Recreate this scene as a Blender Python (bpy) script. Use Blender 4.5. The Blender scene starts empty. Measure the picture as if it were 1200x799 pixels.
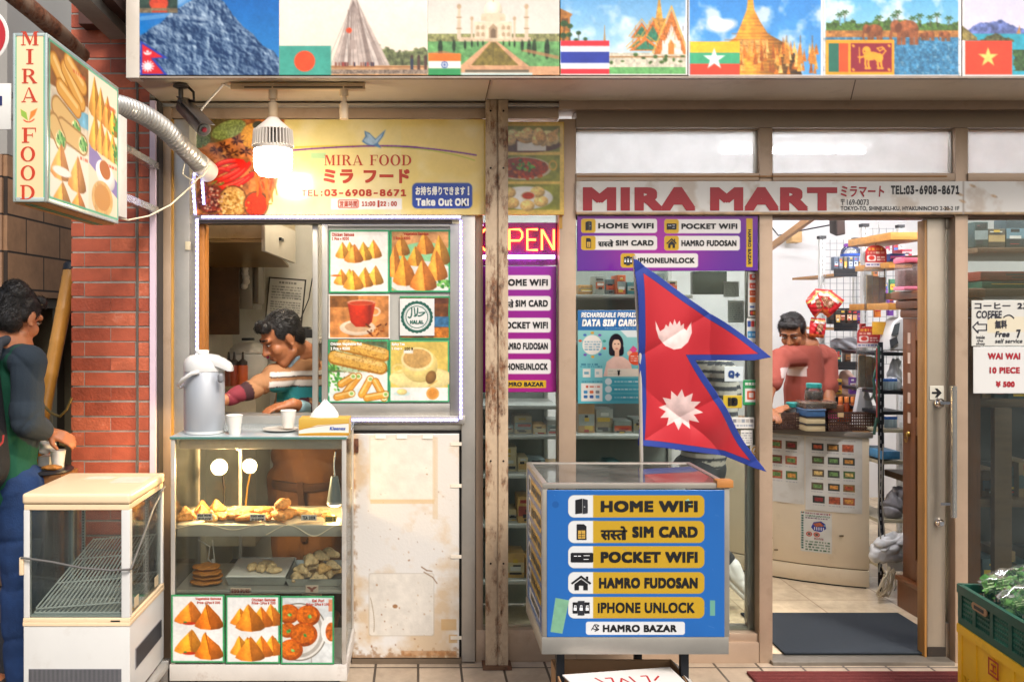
import bpy,bmesh,math,random,os
import numpy as np
from mathutils import Vector,Matrix
random.seed(7);np.random.seed(7)
SC=bpy.context.scene
COL=SC.collection
R=math.radians
# ---------------------------------------------------------------- camera, sky, sun, exposure
F0,VX,VY,CAMZ=1000.0,490.0,372.0,1.644
cam=bpy.data.cameras.new('camera');camo=bpy.data.objects.new('camera',cam);COL.objects.link(camo)
camo.location=(0,-4,CAMZ);camo.rotation_euler=(R(90),0,0)
cam.sensor_width=36;cam.sensor_fit='HORIZONTAL';cam.lens=F0/1200*36
cam.shift_x=(600-VX)/1200;cam.shift_y=-(399.5-VY)/1200
cam.clip_start=.05;cam.clip_end=500
SC.camera=camo
wd=bpy.data.worlds.new('World');SC.world=wd;wd.use_nodes=True
nt=wd.node_tree
sky=nt.nodes.new('ShaderNodeTexSky');sky.sky_type='NISHITA';sky.sun_disc=False
sky.sun_elevation=R(48);sky.sun_rotation=R(180-28);sky.air_density=1.2;sky.dust_density=4.0
nt.links.new(sky.outputs[0],nt.nodes['Background'].inputs[0]);nt.nodes['Background'].inputs[1].default_value=.105
sl=bpy.data.lights.new('sun','SUN');sl.energy=1.9;sl.angle=R(18);sl.color=(1,.97,.93)
so=bpy.data.objects.new('sun',sl);COL.objects.link(so);so.rotation_euler=(R(42),0,R(28))
SC.view_settings.view_transform='Standard';SC.view_settings.look='None'
SC.view_settings.exposure=.78;SC.view_settings.gamma=1
SC.render.engine='CYCLES'
SC.cycles.max_bounces=8;SC.cycles.transparent_max_bounces=16;SC.cycles.diffuse_bounces=3;SC.cycles.glossy_bounces=3
SC.cycles.caustics_reflective=False;SC.cycles.caustics_refractive=False
SC.cycles.sample_clamp_indirect=4
try:SC.cycles.use_denoising=True
except Exception:pass
# ---------------------------------------------------------------- helpers
def W(px,py,D):return Vector(((px-VX)*D/F0,D-4,CAMZ-(py-VY)*D/F0))
def s2l(c):return c/12.92 if c<=.04045 else((c+.055)/1.055)**2.4
def hx(h):
 h=h.lstrip('#');h=h if len(h)==6 else ''.join(q*2 for q in h);return tuple(int(h[i:i+2],16)/255 for i in(0,2,4))
def lin(h):return tuple(s2l(c)for c in(hx(h)if isinstance(h,str)else h))
class Fr:
 def __init__(s,o,U,V):
  s.o,s.U,s.V=Vector(o),Vector(U),Vector(V);s.N=-(s.U.cross(s.V)).normalized()
 def p(s,u,v,h=0):return s.o+s.U*u+s.V*v+s.N*h
def PX(D):return Fr(W(0,0,D),(D/F0,0,0),(0,0,-D/F0))
FONTS={}
def font(k):
 if k not in FONTS:
  FONTS[k]=None
  if k=='i':
   try:FONTS[k]=bpy.data.fonts.load(os.path.join(bpy.utils.system_resource('DATAFILES',path='fonts'),'Inter.woff2'))
   except Exception:pass
 return FONTS[k]
TC={}
def glyphs(body,k,spacing=1.0):
 key=(body,k,spacing)
 if key in TC:return TC[key]
 c=bpy.data.curves.new('tmp','FONT');c.body=body;c.size=1;c.resolution_u=4;c.space_character=spacing
 f=font(k)
 if f:c.font=f
 o=bpy.data.objects.new('tmp',c);COL.objects.link(o)
 dg=bpy.context.evaluated_depsgraph_get();dg.update()
 me=o.evaluated_get(dg).to_mesh()
 vs=[tuple(v.co)for v in me.vertices];fs=[tuple(p.vertices)for p in me.polygons]
 o.evaluated_get(dg).to_mesh_clear();bpy.data.objects.remove(o);bpy.data.curves.remove(c)
 TC[key]=(vs,fs);return TC[key]
def rectp(a,b,c,d):return[(a,b),(c,b),(c,d),(a,d)]
def ring(cx,cy,ro,rv,ri,rw,a0,a1,n=18):
 out=[]
 for i in range(n):
  t0=a0+(a1-a0)*i/n;t1=a0+(a1-a0)*(i+1)/n
  out.append([(cx+ro*math.cos(t0),cy+rv*math.sin(t0)),(cx+ro*math.cos(t1),cy+rv*math.sin(t1)),
(cx+ri*math.cos(t1),cy+rw*math.sin(t1)),(cx+ri*math.cos(t0),cy+rw*math.sin(t0))])
 return out
P=math.pi
SERIF={
'I':(.42,[rectp(.12,.06,.30,.94),rectp(.01,0,.41,.06),rectp(.01,.94,.41,1)]),
'M':(1.05,[rectp(.1,.06,.17,.94),rectp(.78,.06,.96,.94),[(.1,1),(.3,1),(.58,.28),(.5,.03)],[(.78,1),(.83,1),(.55,.03),(.5,.03)],
rectp(0,0,.28,.06),rectp(.68,0,1.05,.06),rectp(0,.94,.1,1),rectp(.83,.94,1.05,1)]),
'R':(.92,[rectp(.1,.06,.28,.94),rectp(0,0,.4,.06),rectp(0,.94,.4,1),rectp(.28,.47,.42,.53)]+ring(.4,.74,.36,.26,.17,.2,-P/2,P/2)+[[(.4,.49),(.58,.49),(.88,.06),(.68,.06)],rectp(.64,0,.94,.06)]),
'A':(1.0,[[(.1,.06),(.17,.06),(.47,1),(.43,1)],[(.43,1),(.53,1),(.93,.06),(.72,.06)],rectp(.26,.28,.72,.34),rectp(0,0,.28,.06),rectp(.62,0,1.02,.06)]),
'F':(.78,[rectp(.1,.06,.28,.94),rectp(0,0,.4,.06),rectp(0,.94,.76,1),[(.7,.94),(.76,.94),(.76,.7),(.73,.7)],rectp(.28,.48,.56,.54),rectp(.55,.38,.59,.64)]),
'O':(.98,ring(.48,.5,.47,.53,.27,.47,0,2*P,36)),
'D':(.95,[rectp(.1,.06,.28,.94),rectp(0,0,.4,.06),rectp(0,.94,.4,1)]+ring(.38,.5,.54,.5,.34,.44,-P/2,P/2,24)),
}
class MB:
 def __init__(s):s.v=[];s.f=[];s.m=[];s.cm=0
 def add(s,vs,fs):
  n=len(s.v);s.v+=[tuple(v)for v in vs]
  for f in fs:s.f.append(tuple(i+n for i in f));s.m.append(s.cm)
  return s
 def box(s,x0,x1,y0,y1,z0,z1,M=None):
  vs=[(x,y,z)for x in(x0,x1)for y in(y0,y1)for z in(z0,z1)]
  if M is not None:vs=[M@Vector(v)for v in vs]
  return s.add(vs,[(0,1,3,2),(4,6,7,5),(0,4,5,1),(2,3,7,6),(0,2,6,4),(1,5,7,3)])
 def bx(s,a,b,c,d,D0,D1):
  p,q=W(a,b,D0),W(c,d,D0);return s.box(p.x,q.x,p.y,D1-4,q.z,p.z)
 def prism(s,fr,pts,h0=0,h1=.001):
  n=len(pts);vs=[fr.p(u,v,h1)for u,v in pts]+[fr.p(u,v,h0)for u,v in pts]
  return s.add(vs,[tuple(range(n)),tuple(range(2*n-1,n-1,-1))]+[(i,i+n,(i+1)%n+n,(i+1)%n)for i in range(n)])
 def beam(s,a,b,w,t=None,up=(0,0,1)):
  a,b=Vector(a),Vector(b);d=(b-a).normalized();u=Vector(up)
  if abs(d.dot(u))>.95:u=Vector((0,1,0))
  x=d.cross(u).normalized();z=x.cross(d);t=t or w
  M=Matrix(((x.x,d.x,z.x,a.x),(x.y,d.y,z.y,a.y),(x.z,d.z,z.z,a.z),(0,0,0,1)))
  return s.box(-w/2,w/2,0,(b-a).length,-t/2,t/2,M)
 def tube(s,pts,r,seg=8,rs=None):
  pts=[Vector(p)for p in pts];n=len(pts);rings=[];up=None
  for i,p in enumerate(pts):
   t=(pts[min(i+1,n-1)]-pts[max(i-1,0)]).normalized()
   if up is None:up=Vector((0,0,1))if abs(t.z)<.9 else Vector((1,0,0))
   x=t.cross(up).normalized();up=x.cross(t).normalized();rr=rs[i]if rs else r
   rings.append([p+(x*math.cos(2*P*k/seg)+up*math.sin(2*P*k/seg))*rr for k in range(seg)])
  vs=[v for g in rings for v in g];fs=[]
  for i in range(n-1):
   for k in range(seg):
    a,b=i*seg+k,i*seg+(k+1)%seg;fs.append((a,b,b+seg,a+seg))
  fs.append(tuple(range(seg-1,-1,-1)));fs.append(tuple(range((n-1)*seg,n*seg)))
  return s.add(vs,fs)
 def lathe(s,c,prof,seg=24,M=None):
  c=Vector(c);vs=[];fs=[];n=len(prof)
  for r,z in prof:
   for k in range(seg):
    v=Vector((r*math.cos(2*P*k/seg),r*math.sin(2*P*k/seg),z));vs.append(c+(M@v if M else v))
  for i in range(n-1):
   for k in range(seg):
    a,b=i*seg+k,i*seg+(k+1)%seg;fs.append((a,b,b+seg,a+seg))
  fs.append(tuple(range(seg-1,-1,-1)));fs.append(tuple(range((n-1)*seg,n*seg)))
  return s.add(vs,fs)
 def ell(s,c,ax,ay,az,n=10):
  c,ax,ay,az=Vector(c),Vector(ax),Vector(ay),Vector(az);m=2*n;vs=[c+az];fs=[]
  for i in range(1,n):
   t=P*i/n
   for k in range(m):q=2*P*k/m;vs.append(c+ax*(math.sin(t)*math.cos(q))+ay*(math.sin(t)*math.sin(q))+az*math.cos(t))
  vs.append(c-az);L=len(vs)-1
  for k in range(m):
   k2=(k+1)%m;fs.append((0,1+k,1+k2));fs.append((L,L-m+k2,L-m+k))
   for i in range(n-2):a=1+i*m;fs.append((a+k,a+m+k,a+m+k2,a+k2))
  return s.add(vs,fs)
 def sph(s,c,r,n=8):return s.ell(c,(r,0,0),(0,r,0),(0,0,r),n)
 def cap(s,a,b,ra,rb=None,n=6):
  a,b=Vector(a),Vector(b);rb=ra if rb is None else rb;d=(b-a);L=d.length;d=d/L if L>1e-9 else Vector((0,0,1))
  prof=[(max(1e-4,ra*math.sin(P/2*i/n)),-ra*math.cos(P/2*i/n))for i in range(n+1)]+[(max(1e-4,rb*math.cos(P/2*i/n)),L+rb*math.sin(P/2*i/n))for i in range(n+1)]
  return s.lathe(a,prof,14,d.to_track_quat('Z','Y').to_matrix())
 def text(s,fr,body,u0,v0,u1,v1,k='b',bold=.0,h=.0012,rot=0,shear=0,spacing=0):
  """lettering fitted into the rectangle u0..u1, v0..v1 of a frame"""
  if k=='s':
   x=0;polys=[]
   for ch in body:
    if ch==' ':x+=.55;continue
    w,ps=SERIF[ch];polys+=[[(px+x,py)for px,py in q]for q in ps];x+=w+.1
   vs=[];fs=[]
   for q in polys:fs.append(tuple(range(len(vs),len(vs)+len(q))));vs+=[(a,b,0)for a,b in q]
  else:vs,fs=glyphs(body,k,1.0 if body[0]=='#' else spacing or 1+bold*2.2)
  if not vs:return s
  vs=[(x+shear*y,y)for x,y,*_ in vs]
  xs=[v[0]for v in vs];ys=[v[1]for v in vs];x0,x1,y0,y1=min(xs),max(xs),min(ys),max(ys)
  ar=max(y1-y0,.02);b=bold
  shifts=[(0,0)]
  if b:shifts+=[(b*q,b*w)for q,w in((1,1),(-1,1),(1,-1),(-1,-1),(1,0),(-1,0),(0,1),(0,-1))]
  if k=='s':pass
  for j,(dx,dy)in enumerate(shifts):
   out=[]
   for x,y in vs:
    a=(x+dx-(x0-b))/(x1-x0+2*b);c=(y1+b-(y+dy))/(y1-y0+2*b)
    if rot==90:a,c=1-c,a
    out.append(fr.p(u0+(u1-u0)*a,v0+(v1-v0)*c,h+j*.00004))
   if k=='s':
    for i,f in enumerate(fs):s.add([out[t]+fr.N*(.00003*(i%7))for t in f],[tuple(range(len(f)))])
   else:s.add(out,fs)
  return s
def mesh_of(mb,mats,bev=0,smooth=40,seg=2):
 me=bpy.data.meshes.new('m');me.from_pydata(mb.v,[],mb.f)
 if bev:
  bm=bmesh.new();bm.from_mesh(me);bmesh.ops.recalc_face_normals(bm,faces=bm.faces)
  es=[e for e in bm.edges if len(e.link_faces)==2 and e.calc_face_angle(0)>R(30)]
  bmesh.ops.bevel(bm,geom=es,offset=bev,segments=seg,profile=.6,affect='EDGES',clamp_overlap=True)
  bm.to_mesh(me);bm.free()
 for m in mats:me.materials.append(m)
 if len(mats)>1 and not bev:me.polygons.foreach_set('material_index',mb.m)
 if smooth:
  me.polygons.foreach_set('use_smooth',[True]*len(me.polygons));me.set_sharp_from_angle(angle=R(smooth))
 me.update();return me
WL={}
def link(name,data,parent=None,local=False):
 o=bpy.data.objects.new(name,data);COL.objects.link(o);WL[o]=Vector((0,0,0))
 if data is not None:data.name=name
 if parent is not None:
  o.parent=parent
  if not local:o.location=-WL[parent]
  else:WL[o]=WL[parent].copy()
 return o
def obj(name,mb,mat,parent=None,bev=0,smooth=40,local=False,seg=2):
 return link(name,mesh_of(mb,mat if isinstance(mat,list)else[mat],bev,smooth,seg),parent,local)
def tag(o,label=None,cat=None,group=None,kind=None):
 if label:o['label']=label
 if cat:o['category']=cat
 if group:o['group']=group
 if kind:o['kind']=kind
 return o
def thing(name,label,cat,loc=(0,0,0),group=None,rz=0):
 o=link(name,None);o.empty_display_size=.1;o.location=loc;WL[o]=Vector(loc);o.rotation_euler=(0,0,rz)
 return tag(o,label,cat,group)
def solo(name,mb,mat,label,cat,group=None,bev=0,smooth=40):return tag(obj(name,mb,mat,None,bev,smooth),label,cat,group)
def struct(name,mb,mat,bev=0):return tag(obj(name,mb,mat,None,bev),kind='structure')
# ---------------------------------------------------------------- materials
MC={}
def nodes(m):return m.node_tree.nodes,m.node_tree.links
def pm(name,col,rough=.5,metal=0,var=.12,scale=7,bump=0,bscale=80,dirt=None,damt=.5,dscale=5,stretch=None,spec=.5,trans=0,sheen=0):
 if name in MC:return MC[name]
 m=bpy.data.materials.new(name);m.use_nodes=True;N,L=nodes(m);b=N['Principled BSDF']
 tc=N.new('ShaderNodeTexCoord');src=tc.outputs['Object']
 if stretch:
  mp=N.new('ShaderNodeMapping');mp.inputs['Scale'].default_value=stretch;L.new(src,mp.inputs[0]);src=mp.outputs[0]
 nz=N.new('ShaderNodeTexNoise');nz.inputs['Scale'].default_value=scale;nz.inputs['Detail'].default_value=7;nz.inputs['Roughness'].default_value=.65;L.new(src,nz.inputs['Vector'])
 mr=N.new('ShaderNodeMapRange');mr.inputs[1].default_value=.3;mr.inputs[2].default_value=.7;mr.inputs[3].default_value=1-var;mr.inputs[4].default_value=1+var*.6;L.new(nz.outputs[0],mr.inputs[0])
 mx=N.new('ShaderNodeMix');mx.data_type='RGBA';mx.blend_type='MULTIPLY';mx.inputs[0].default_value=1
 mx.inputs[6].default_value=(*lin(col),1);L.new(mr.outputs[0],mx.inputs[7]);out=mx.outputs[2]
 if dirt:
  n2=N.new('ShaderNodeTexNoise');n2.inputs['Scale'].default_value=dscale;n2.inputs['Detail'].default_value=9;n2.inputs['Roughness'].default_value=.72;L.new(src,n2.inputs['Vector'])
  r2=N.new('ShaderNodeMapRange');r2.inputs[1].default_value=.56;r2.inputs[2].default_value=.72;r2.inputs[3].default_value=0;r2.inputs[4].default_value=damt;L.new(n2.outputs[0],r2.inputs[0])
  m2=N.new('ShaderNodeMix');m2.data_type='RGBA';L.new(r2.outputs[0],m2.inputs[0]);L.new(out,m2.inputs[6]);m2.inputs[7].default_value=(*lin(dirt),1);out=m2.outputs[2]
 L.new(out,b.inputs['Base Color'])
 rr=N.new('ShaderNodeMapRange');rr.inputs[3].default_value=max(.02,rough-.08);rr.inputs[4].default_value=min(1,rough+.1);L.new(nz.outputs[0],rr.inputs[0]);L.new(rr.outputs[0],b.inputs['Roughness'])
 b.inputs['Metallic'].default_value=metal;b.inputs['Specular IOR Level'].default_value=spec
 if trans:b.inputs['Subsurface Weight'].default_value=trans;b.inputs['Subsurface Radius'].default_value=(.01,.006,.004)
 if sheen:b.inputs['Sheen Weight'].default_value=sheen
 if bump:
  n3=N.new('ShaderNodeTexNoise');n3.inputs['Scale'].default_value=bscale;n3.inputs['Detail'].default_value=5;L.new(src,n3.inputs['Vector'])
  bp=N.new('ShaderNodeBump');bp.inputs['Strength'].default_value=bump;bp.inputs['Distance'].default_value=.01;L.new(n3.outputs[0],bp.inputs['Height']);L.new(bp.outputs[0],b.inputs['Normal'])
 MC[name]=m;return m
def em(name,col,k):
 if name in MC:return MC[name]
 m=bpy.data.materials.new(name);m.use_nodes=True;N,L=nodes(m);b=N['Principled BSDF']
 b.inputs['Base Color'].default_value=(*lin(col),1);b.inputs['Emission Color'].default_value=(*lin(col),1);b.inputs['Emission Strength'].default_value=k
 MC[name]=m;return m
def attr(name,rough=.5,bump=0,bscale=60,spec=.5,em_k=0,haze=0):
 if name in MC:return MC[name]
 m=bpy.data.materials.new(name);m.use_nodes=True;N,L=nodes(m);b=N['Principled BSDF']
 a=N.new('ShaderNodeAttribute');a.attribute_name='Col';L.new(a.outputs['Color'],b.inputs['Base Color'])
 b.inputs['Roughness'].default_value=rough;b.inputs['Specular IOR Level'].default_value=spec
 if em_k:L.new(a.outputs['Color'],b.inputs['Emission Color']);b.inputs['Emission Strength'].default_value=em_k
 if bump:
  tc=N.new('ShaderNodeTexCoord');n3=N.new('ShaderNodeTexNoise');n3.inputs['Scale'].default_value=bscale;n3.inputs['Detail'].default_value=4;L.new(tc.outputs['Object'],n3.inputs['Vector'])
  bp=N.new('ShaderNodeBump');bp.inputs['Strength'].default_value=bump;bp.inputs['Distance'].default_value=.01;L.new(n3.outputs[0],bp.inputs['Height']);L.new(bp.outputs[0],b.inputs['Normal'])
 MC[name]=m;return m
def glass(name,tint='#f4f8f6',gain=1.0,film=.03,filmcol='#d8dcd6',rough=.02,frost=False):
 if name in MC:return MC[name]
 m=bpy.data.materials.new(name);m.use_nodes=True;N,L=nodes(m);N.remove(N['Principled BSDF'])
 out=[n for n in N if n.type=='OUTPUT_MATERIAL'][0]
 t=N.new('ShaderNodeBsdfTransparent');t.inputs[0].default_value=(*lin(tint),1)
 g=N.new('ShaderNodeBsdfGlossy');g.inputs['Roughness'].default_value=rough
 fz=N.new('ShaderNodeFresnel');fz.inputs[0].default_value=1.5
 ml=N.new('ShaderNodeMath');ml.operation='MULTIPLY';ml.use_clamp=True;ml.inputs[1].default_value=gain;L.new(fz.outputs[0],ml.inputs[0])
 a=N.new('ShaderNodeMixShader');L.new(ml.outputs[0],a.inputs[0]);L.new(t.outputs[0],a.inputs[1]);L.new(g.outputs[0],a.inputs[2])
 d=N.new('ShaderNodeBsdfTranslucent' if frost else 'ShaderNodeBsdfDiffuse');d.inputs[0].default_value=(*lin(filmcol),1)
 tc=N.new('ShaderNodeTexCoord');nz=N.new('ShaderNodeTexNoise');nz.inputs['Scale'].default_value=6;nz.inputs['Detail'].default_value=8;L.new(tc.outputs['Object'],nz.inputs['Vector'])
 mr=N.new('ShaderNodeMapRange');mr.inputs[1].default_value=.35;mr.inputs[2].default_value=.75;mr.inputs[3].default_value=film*(.86 if frost else .4);mr.inputs[4].default_value=film*(1.14 if frost else 2);L.new(nz.outputs[0],mr.inputs[0])
 c=N.new('ShaderNodeMixShader');L.new(mr.outputs[0],c.inputs[0]);L.new(a.outputs[0],c.inputs[1]);L.new(d.outputs[0],c.inputs[2])
 L.new(c.outputs[0],out.inputs[0]);MC[name]=m;return m
def wood(name,c1,c2,rough=.4,axis=2,scale=3):
 if name in MC:return MC[name]
 st=[14,14,14];st[axis]=1
 m=pm(name,c1,rough,0,.25,scale,.08,30,dirt=c2,damt=.6,dscale=scale*1.7,stretch=tuple(st));return m
def rusty(name,paint,rust,dark,thr=.5,scale=9):
 if name in MC:return MC[name]
 m=bpy.data.materials.new(name);m.use_nodes=True;N,L=nodes(m);b=N['Principled BSDF']
 tc=N.new('ShaderNodeTexCoord');mp=N.new('ShaderNodeMapping');mp.inputs['Scale'].default_value=(1,1,.35);L.new(tc.outputs['Object'],mp.inputs[0])
 a=N.new('ShaderNodeTexNoise');a.inputs['Scale'].default_value=scale;a.inputs['Detail'].default_value=12;a.inputs['Roughness'].default_value=.75;L.new(mp.outputs[0],a.inputs['Vector'])
 c=N.new('ShaderNodeTexNoise');c.inputs['Scale'].default_value=scale*5;c.inputs['Detail'].default_value=8;L.new(tc.outputs['Object'],c.inputs['Vector'])
 r1=N.new('ShaderNodeValToRGB');r1.color_ramp.elements[0].position=.35;r1.color_ramp.elements[0].color=(*lin(dark),1);r1.color_ramp.elements[1].position=.62;r1.color_ramp.elements[1].color=(*lin(rust),1);L.new(c.outputs[0],r1.inputs[0])
 r2=N.new('ShaderNodeMapRange');r2.inputs[1].default_value=thr-.05;r2.inputs[2].default_value=thr+.05;L.new(a.outputs[0],r2.inputs[0])
 mx=N.new('ShaderNodeMix');mx.data_type='RGBA';L.new(r2.outputs[0],mx.inputs[0]);L.new(r1.outputs[0],mx.inputs[6])
 m3=N.new('ShaderNodeMix');m3.data_type='RGBA';m3.inputs[6].default_value=(*lin(paint),1);m3.inputs[7].default_value=(*[x*.7 for x in lin(paint)],1);L.new(c.outputs[0],m3.inputs[0]);L.new(m3.outputs[2],mx.inputs[7])
 L.new(mx.outputs[2],b.inputs['Base Color']);b.inputs['Roughness'].default_value=.65
 bp=N.new('ShaderNodeBump');bp.inputs['Strength'].default_value=.35;bp.inputs['Distance'].default_value=.004;L.new(a.outputs[0],bp.inputs['Height']);L.new(bp.outputs[0],b.inputs['Normal'])
 MC[name]=m;return m
def tiles(name,c1,c2,mortar,bw,bh,ms,offset=0,axes='xy',rough=.45):
 if name in MC:return MC[name]
 m=bpy.data.materials.new(name);m.use_nodes=True;N,L=nodes(m);b=N['Principled BSDF']
 tc=N.new('ShaderNodeTexCoord');sx=N.new('ShaderNodeSeparateXYZ');L.new(tc.outputs['Object'],sx.inputs[0]);cx=N.new('ShaderNodeCombineXYZ')
 for i,a in enumerate(axes):L.new(sx.outputs['xyz'.index(a)],cx.inputs[i])
 bt=N.new('ShaderNodeTexBrick');bt.offset=offset;bt.inputs['Scale'].default_value=1;bt.inputs['Brick Width'].default_value=bw;bt.inputs['Row Height'].default_value=bh;bt.inputs['Mortar Size'].default_value=ms;bt.inputs['Mortar Smooth'].default_value=.1
 bt.inputs['Color1'].default_value=(*lin(c1),1);bt.inputs['Color2'].default_value=(*lin(c2),1);bt.inputs['Mortar'].default_value=(*lin(mortar),1);L.new(cx.outputs[0],bt.inputs['Vector'])
 nz=N.new('ShaderNodeTexNoise');nz.inputs['Scale'].default_value=7;nz.inputs['Detail'].default_value=9;nz.inputs['Roughness'].default_value=.7;L.new(tc.outputs['Object'],nz.inputs['Vector'])
 mr=N.new('ShaderNodeMapRange');mr.inputs[1].default_value=.3;mr.inputs[2].default_value=.7;mr.inputs[3].default_value=.68;mr.inputs[4].default_value=1.1;L.new(nz.outputs[0],mr.inputs[0])
 mx=N.new('ShaderNodeMix');mx.data_type='RGBA';mx.blend_type='MULTIPLY';mx.inputs[0].default_value=1;L.new(bt.outputs[0],mx.inputs[6]);L.new(mr.outputs[0],mx.inputs[7]);L.new(mx.outputs[2],b.inputs['Base Color'])
 b.inputs['Roughness'].default_value=rough
 bp=N.new('ShaderNodeBump');bp.inputs['Strength'].default_value=.5;bp.inputs['Distance'].default_value=.003;bp.invert=True;L.new(bt.outputs['Fac'],bp.inputs['Height']);L.new(bp.outputs[0],b.inputs['Normal'])
 MC[name]=m;return m
# ---------------------------------------------------------------- printed pictures: a sheet of fine cells, each with the ink colour of the print
def vnoise(w,h,sc,seed):
 rg=np.random.RandomState(seed);gw,gh=int(w/sc)+3,int(h/sc)+3;g=rg.rand(gh,gw)
 x=np.arange(w)/sc;y=np.arange(h)/sc;xi=x.astype(int);yi=y.astype(int);fx=x-xi;fy=(y-yi)[:,None]
 fx=fx*fx*(3-2*fx);fy=fy*fy*(3-2*fy)
 a=g[np.ix_(yi,xi)]*(1-fx)+g[np.ix_(yi,xi+1)]*fx;b=g[np.ix_(yi+1,xi)]*(1-fx)+g[np.ix_(yi+1,xi+1)]*fx
 return a*(1-fy)+b*fy
class Paint:
 def __init__(s,u0,v0,u1,v1,step=1.0,bg='#ffffff'):
  s.r=(u0,v0,u1,v1);s.w=max(2,int(round(abs(u1-u0)/step))+1);s.h=max(2,int(round(abs(v1-v0)/step))+1);s.st=step
  s.u=np.linspace(u0,u1,s.w);s.v=np.linspace(v0,v1,s.h);s.I=np.empty((s.h,s.w,3));s.I[:]=hx(bg);s.nc={};s.cutm=None
 def nz(s,sc,seed=1,oct=3):
  k=(sc,seed,oct)
  if k not in s.nc:
   a=0;t=0;w=1;c=sc/s.st
   for i in range(oct):
    if c<1:c=1
    a=a+vnoise(s.w,s.h,c,seed*17+i)*w;t+=w;w*=.55;c/=2.1
   s.nc[k]=a/t
  return s.nc[k]
 def sub(s,a,b,c,d):
  pad=s.st*2
  i0,i1=np.searchsorted(s.u,[a-pad,c+pad]);j0,j1=np.searchsorted(s.v,[b-pad,d+pad])
  return slice(j0,j1),slice(i0,i1)
 def put(s,sl,m,c,tex=None,alpha=1):
  if isinstance(c,(str,tuple)):c=np.array(hx(c)if isinstance(c,str)else c)
  I=s.I[sl]
  if I.size==0:return s
  c=np.broadcast_to(c,I.shape)
  if tex:c=np.clip(c*(1+tex[0]*2*(s.nz(tex[1],tex[2]if len(tex)>2 else 1)[sl]-.5)[...,None]),0,1)
  m=(np.clip(m,0,1)*alpha)[...,None];s.I[sl]=I*(1-m)+c*m;return s
 def rect(s,a,b,c,d,col,tex=None,alpha=1,r=0):
  sl=s.sub(a,b,c,d);U,V=s.u[None,sl[1]],s.v[sl[0],None]
  qx=np.abs(U-(a+c)/2)-(c-a)/2+r;qy=np.abs(V-(b+d)/2)-(d-b)/2+r
  dist=np.hypot(np.maximum(qx,0),np.maximum(qy,0))+np.minimum(np.maximum(qx,qy),0)-r
  return s.put(sl,.5-dist/s.st,col,tex,alpha)
 def grad(s,a,b,c,d,c0,c1,horiz=False,tex=None):
  sl=s.sub(a,b,c,d);U,V=s.u[None,sl[1]],s.v[sl[0],None]
  t=np.clip((U-a)/(c-a)+V*0 if horiz else(V-b)/(d-b)+U*0,0,1)[...,None];col=np.array(hx(c0))*(1-t)+np.array(hx(c1))*t
  m=((U>=a)&(U<=c)&(V>=b)&(V<=d)).astype(float);return s.put(sl,m,col,tex)
 def ell(s,cu,cv,ru,rv,col,ang=0,tex=None,alpha=1,soft=0,shade=0,hole=0):
  R_=max(ru,rv);sl=s.sub(cu-R_,cv-R_,cu+R_,cv+R_);U,V=s.u[None,sl[1]]-cu,s.v[sl[0],None]-cv
  ca,sa=math.cos(R(ang)),math.sin(R(ang));x=(U*ca+V*sa)/ru;y=(-U*sa+V*ca)/rv;q=np.hypot(x,y);m=(1-q)*min(ru,rv)/max(s.st,soft)+.5
  if hole:m=np.minimum(np.clip(m,0,1),np.clip((q-hole)*min(ru,rv)/s.st+.5,0,1))
  if shade:
   c=np.array(hx(col))if isinstance(col,str)else col
   g=1+shade*(.35-.55*(U/ru*.45+V/rv*.75)-.5*q*q);col=np.clip(c[None,None]*g[...,None],0,1)
  return s.put(sl,m,col,tex,alpha)
 def poly(s,pts,col,tex=None,alpha=1,soft=0,shadef=None):
  us=[p[0]for p in pts];vs=[p[1]for p in pts];sl=s.sub(min(us),min(vs),max(us),max(vs));U,V=s.u[None,sl[1]],s.v[sl[0],None]
  U,V=np.broadcast_arrays(U,V);ins=np.zeros(U.shape,bool);dm=np.full(U.shape,1e9)
  for i in range(len(pts)):
   (x0,y0),(x1,y1)=pts[i],pts[(i+1)%len(pts)]
   ins^=((y0>V)!=(y1>V))&(U<(x1-x0)*(V-y0)/((y1-y0)or 1e-9)+x0)
   dx,dy=x1-x0,y1-y0;t=np.clip(((U-x0)*dx+(V-y0)*dy)/((dx*dx+dy*dy)or 1e-9),0,1);dm=np.minimum(dm,np.hypot(U-x0-t*dx,V-y0-t*dy))
  m=np.where(ins,dm,-dm)/max(s.st,soft)+.5
  if shadef is not None:c=np.array(hx(col)if isinstance(col,str)else col);col=np.clip(c[None,None]*shadef(U,V)[...,None],0,1)
  return s.put(sl,m,col,tex,alpha)
 def line(s,pts,w,col,alpha=1,w1=None):
  for i in range(len(pts)-1):
   (x0,y0),(x1,y1)=pts[i],pts[i+1];sl=s.sub(min(x0,x1)-w,min(y0,y1)-w,max(x0,x1)+w,max(y0,y1)+w);U,V=s.u[None,sl[1]],s.v[sl[0],None]
   dx,dy=x1-x0,y1-y0;t=np.clip(((U-x0)*dx+(V-y0)*dy)/((dx*dx+dy*dy)or 1e-9),0,1);s.put(sl,(w/2-np.hypot(U-x0-t*dx,V-y0-t*dy))/s.st+.5,col,None,alpha)
  return s
 def scribble(s,a,b,c,d,rows,col,fill=.6,seed=3,alpha=.85):
  rg=random.Random(seed);hh=(d-b)/rows
  for i in range(rows):
   x=a;y=b+hh*(i+.5)
   while x<c-hh*.4:
    w=rg.uniform(.4,1.7)*hh;s.rect(x,y-hh*fill*.5,min(c,x+w),y+hh*fill*.5,col,None,alpha*rg.uniform(.45,1));x+=w+hh*.35
  return s
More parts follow.
